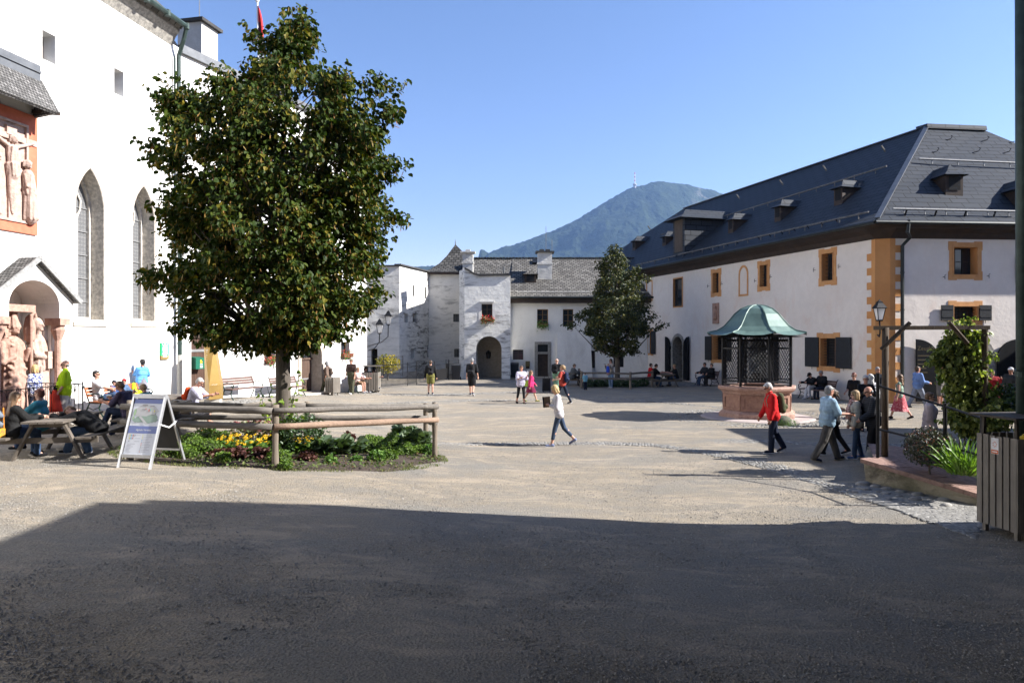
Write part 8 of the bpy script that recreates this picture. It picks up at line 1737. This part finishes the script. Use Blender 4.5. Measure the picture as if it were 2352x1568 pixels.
person('grey haired woman in camouflage trousers walking left past the doorway', g2(753, 905), 84, 1.68, .06, .15, WALKL, ((-.1, .1, .25, 0), (.1, .1, .3, 0)), SK2, cloth('taupe_blouse', (.17, .12, .095)), .6, .028, 0, CAMO, 1., .035, shoe=WHITEC, sole=WHITEC, hair='bob', hc='grey', glasses=True, fem=True, bag=('small brown backpack of the grey haired woman', cloth('brown_pack', (.09, .065, .05)), .75))
seated(WB, 846, .85, 1.68, 'young person with black cap and light jeans bent over on the bench', lean=.55, head=.35, top=cloth('maroon_tee', (.13, .02, .05)), topx=.02, bottom=LJEANS, bx=.02, shoe=BLACK, sole=WHITEC, cap=(BLACK, 'front'), legs=((1.4, 1.3, 0), (1.6, .9, .2)))
seated(WB, 832, .85, 1.72, 'person in white top and black trousers beside the light jeans on the bench', lean=.3, top=WHITEC, topx=.02, bottom=BLACK, shoe=WHITEC, hc='brown')
seated(WB, 819, .85, 1.70, 'bare legged person in brown shorts on the bench behind the camouflage man', lean=.15, top=cloth('rose_tee', (.5, .35, .33)), topx=.02, bottom=cloth('tan_shorts', (.3, .18, .11)), blen=.45, shoe=WHITEC, hc='dblond')
# --- left side
i = attable(PT3, .1, .70, -.1, -88, 1.74, 'white haired man in lilac shirt reading at the table behind the fence', lean=.28, head=.35, skin=SK2, top=cloth('lilac_shirt', (.50, .48, .60)), sleeve=.5, topx=.03, bottom=cloth('blue_shorts', (.05, .12, .25)), blen=.5, hair='short', hc='white', glasses=True, near=True, legs=((1.45, 1.35, 0), (1.5, 1.3, 0)), bag=('orange and red backpack of the white haired man', cloth('orange_pack', (.62, .07, .02)), .85, cloth('orange_strap', (.55, .22, .04))))
i = attable(PT2, .12, -.70, -.3, 86, 1.80, 'man in purple grey tee bent over his phone behind the sign', lean=.30, head=.40, skin=SK3, top=cloth('purple_grey_tee', (.075, .06, .10)), sleeve=.45, topx=.028, bottom=cloth('dark_jeans', (.02, .03, .06)), bx=.016, hair='short', hc='lbrown', near=True, shoe=cloth('grey_shoe', (.3, .3, .3)), sole=WHITEC, arms=((.45, .12, 1.25, .3), (.45, .12, 1.4, .35)), legs=((1.75, 1.3, .2), (1.35, 1.15, 0))); phone(i, 'phone in the hands of the man in purple tee')
attable(PT2, .12, -.55, .45, 80, 1.48, 'fair haired boy leaning on his hand behind the sign', lean=.2, head=.3, skin=SK2, top=cloth('teal_tee', (.04, .20, .24)), topx=.02, hair='short', hc='dblond', near=True, arms=((.7, .15, 2.2, .3), (.5, .1, 1.2, .3)))
attable(PT1, PR1, -.66, .50, 96, 1.66, 'red haired woman in teal tee and sunglasses at the near picnic table', lean=.05, head=.02, skin=SK1, top=cloth('teal_shirt', (.06, .26, .33)), sleeve=.4, topx=.028, bottom=JEANS, belly=1.2, hair='short', hc='red', glasses=True, near=True, fem=True, arms=((.75, .15, .55, .1), (.6, .2, .7, .1)))
attable(PT1, PR1, .70, -.25, 88, 1.70, 'person in black hoodie asleep with head on the near picnic table', lean=1.0, head=.25, skin=SK1, top=cloth('black_hoodie', (.014, .014, .015)), sleeve=1., topx=.04, bottom=cloth('mid_jeans', (.06, .10, .18)), bx=.03, hair='short', hc='lbrown', near=True, shoe=BLACK, sole=WHITEC, arms=((.55, .2, .9, .6), (.55, .2, .8, .6)), legs=((1.45, 1.1, 0), (1.35, 1.75, -.3)), headyaw=.9)
i = attable(PT1, PR1, -.70, -.62, -40, 1.68, 'person with long brown hair seen from behind at the near picnic table', lean=.12, head=.0, skin=SK1, top=cloth('black_knit', (.02, .02, .02)), sleeve=1., topx=.03, bottom=JEANS, hair='long', hc='lbrown', near=True, fem=True)
c = i['back'](.22, .19); npil = thing('neck_pillow', 'grey blue neck pillow hanging on the long haired person\'s back', 'pillow', tuple(c)); mb = MB(); d = Vector((math.sin(R(-40)), -math.cos(R(-40)), 0)); x = Vector((-d.y, d.x, 0)); mb.tube([c+x*.12*math.cos(a)+Vector((0, 0, .12*math.sin(a)))+d*.05 for a in np.linspace(.4, 5.9, 14)], .06, 9); mb.build('cushion', [cloth('grey_blue', (.20, .23, .28))], npil, smooth=True)
ob = thing('shoulder_bag', 'orange patterned bag under the grey neck pillow', 'bag', tuple(c-Vector((0, 0, .25)))); mb = MB(); q = c-Vector((0, 0, .27)); mb.obox(q+d*.03, x, d, (0, 0, 1), .15, .05, .11); mb.build('pouch', [blotm('orange_print', [(.55, .25, .02), (.62, .32, .03), (.2, .12, .05)], 18)], ob); mb = MB(); mb.tube([q+x*.14+Vector((0, 0, .1)), q+x*.1+Vector((0, 0, .5)), q-x*.14+Vector((0, 0, .1))], .012, 5); mb.build('strap', [cloth('orange_strap', (.55, .22, .04))], ob)
i = person('man in neon green polo and sunglasses holding a red jacket', gx(150, 18.9), 118, 1.80, .0, .0, ((.12, .05, 0), (-.1, .1, -.1)), ((.05, .12, .5, .15), (.05, .12, .3, .05)), SK1, cloth('neon_green', (.42, .62, .02), (.36, .54, .015)), .46, .03, .08, cloth('off_white', (.55, .52, .48)), 1., .025, hair='halo', hc='grey', glasses=True, belly=1.2, near=True, collar=True)
c = i['hands'][1]; rj = thing('red_jacket', 'coral red jacket hanging from the neon green man\'s hand', 'jacket', tuple(c)); c = (i['hands'][0]+i['hands'][1])/2+Vector((.04, -.2, .05)); mb = MB(); mb.tube([c+Vector((0, 0, .12)), c+Vector((0, 0, 0)), c+Vector((.02, 0, -.25)), c+Vector((.04, 0, -.45))], [.05, .10, .13, .16], 10); mb.build('cloth', [cloth('coral_red', (.75, .07, .04))], rj, smooth=True)
sb2 = thing('crossbody_bag', 'small black bag on a strap across the neon green polo', 'bag', tuple(c)); f = i['T4']; S_ = i['S']; mb = MB(); mb.tube([f @ S_(i['nb']+Vector((-.1, .06, 0))), f @ S_(i['nb']+Vector((-.03, .165, -.18))), f @ S_(i['nb']+Vector((.10, .19, -.40)))], .012, 5); mb.build('strap', [BLACK], sb2); mb = MB(); p = f @ S_(i['nb']+Vector((.17, .17, -.46))); mb.obox(p, (1, 0, 0), (0, 1, 0), (0, 0, 1), .09, .05, .07); mb.build('pouch', [BLACK], sb2)
person('blonde woman in navy and white patterned blouse walking left', gx(82, 20.2), 80, 1.66, .06, .12, WALKL, ((.2, .1, 1.3, .3), (.1, .1, .9, .2)), SK1, BLUEWH, .8, .03, .05, NAVY, 1., .012, hair='bob', hc='blond', glasses=True, fem=True, near=True)
def onbench(b, w, ds, label, yo=0, h=1.75, **kw):
    p = Vector((b[0]+w.d[0]*ds-w.n[0]*.02, b[1]+w.d[1]*ds-w.n[1]*.02)); y0 = math.degrees(math.atan2(w.n[1], w.n[0]))-90; kw.setdefault('legs', SIT); kw.setdefault('arms', ((.5, .1, .9, .15), (.5, .1, .9, .15)))
    return person(label, (p.x, p.y, zg(p.x, p.y)), y0+yo, h, sit=kw.pop('sit', .57), **kw)
onbench(bA, WA, -.75, 'man in white tee and jeans on the green bench by the church', 15, 1.80, lean=-.08, top=WHITEC, topx=.02, bottom=JEANS, hair='short', hc='black', glasses=True, legs=((1.75, 1.2, .1), (1.5, 1.35, 0)), arms=((.9, .1, .6, .1), (1.1, .1, .3, 0)), near=True)
onbench(bA, WA, -.1, 'child in dark cap on the green bench', 10, 1.15, top=cloth('blue_kid', (.05, .10, .25)), topx=.03, bottom=NAVY, cap=(NAVY, 'front'), hc='brown', sit=.53)
onbench(bA, WA, .35, 'child in red cap on the green bench', 10, 1.2, top=cloth('denim_kid', (.08, .13, .22)), sleeve=1., topx=.03, bottom=JEANS, cap=(cloth('cap_red', (.55, .02, .03)), 'front'), hc='brown', sit=.53)
p = WA.pt(0, 0, 0); yj = thing('yellow_jacket', 'neon yellow jacket lying on the green bench', 'jacket', (bA[0]+WA.d[0]*.8, bA[1]+WA.d[1]*.8, bA[2]+.5)); q = Vector((bA[0]+WA.d[0]*.8, bA[1]+WA.d[1]*.8, bA[2]+.5)); mb = MB(); mb.caps(q+Vector((-.15, -.1, .05)), q+Vector((.2, .15, .1)), .09, .07); mb.caps(q+Vector((.0, 0, .05)), q+Vector((-.1, .15, .35)), .1, .06); mb.remesh('cloth', [cloth('neon_yellow', (.6, .75, .03))], .02, 3, yj, False)
pk = Vector((bA[0]+.75*WA.n[0]-WA.d[0]*.8, bA[1]+.75*WA.n[1]-WA.d[1]*.8, bA[2])); gp_ = thing('rucksack', 'grey rucksack standing on the ground before the green bench', 'backpack', tuple(pk)); mb = MB(); mb.caps(pk+Vector((-.08, 0, .14)), pk+Vector((-.06, 0, .34)), .14, .1); mb.caps(pk+Vector((.1, 0, .13)), pk+Vector((.08, 0, .3)), .13, .1); mb.remesh('pack', [cloth('grey_pack', (.10, .105, .11))], .02, 2, gp_, False)
person('dark haired woman in sky blue tee and grey skirt by the church wall', gx(326, 24.4), 55, 1.66, -.03, .0, ((.0, .04, 0), (.0, .04, 0)), ((.5, .15, 1.9, .2), (.0, .3, 1.2, .5)), SK1, cloth('sky_blue', (.13, .36, .75)), .42, .02, 0, skirt=cloth('grey_skirt', (.20, .20, .23)), blen=1.2, hair='tail', hc='black', fem=True, belly=1.1, near=True)
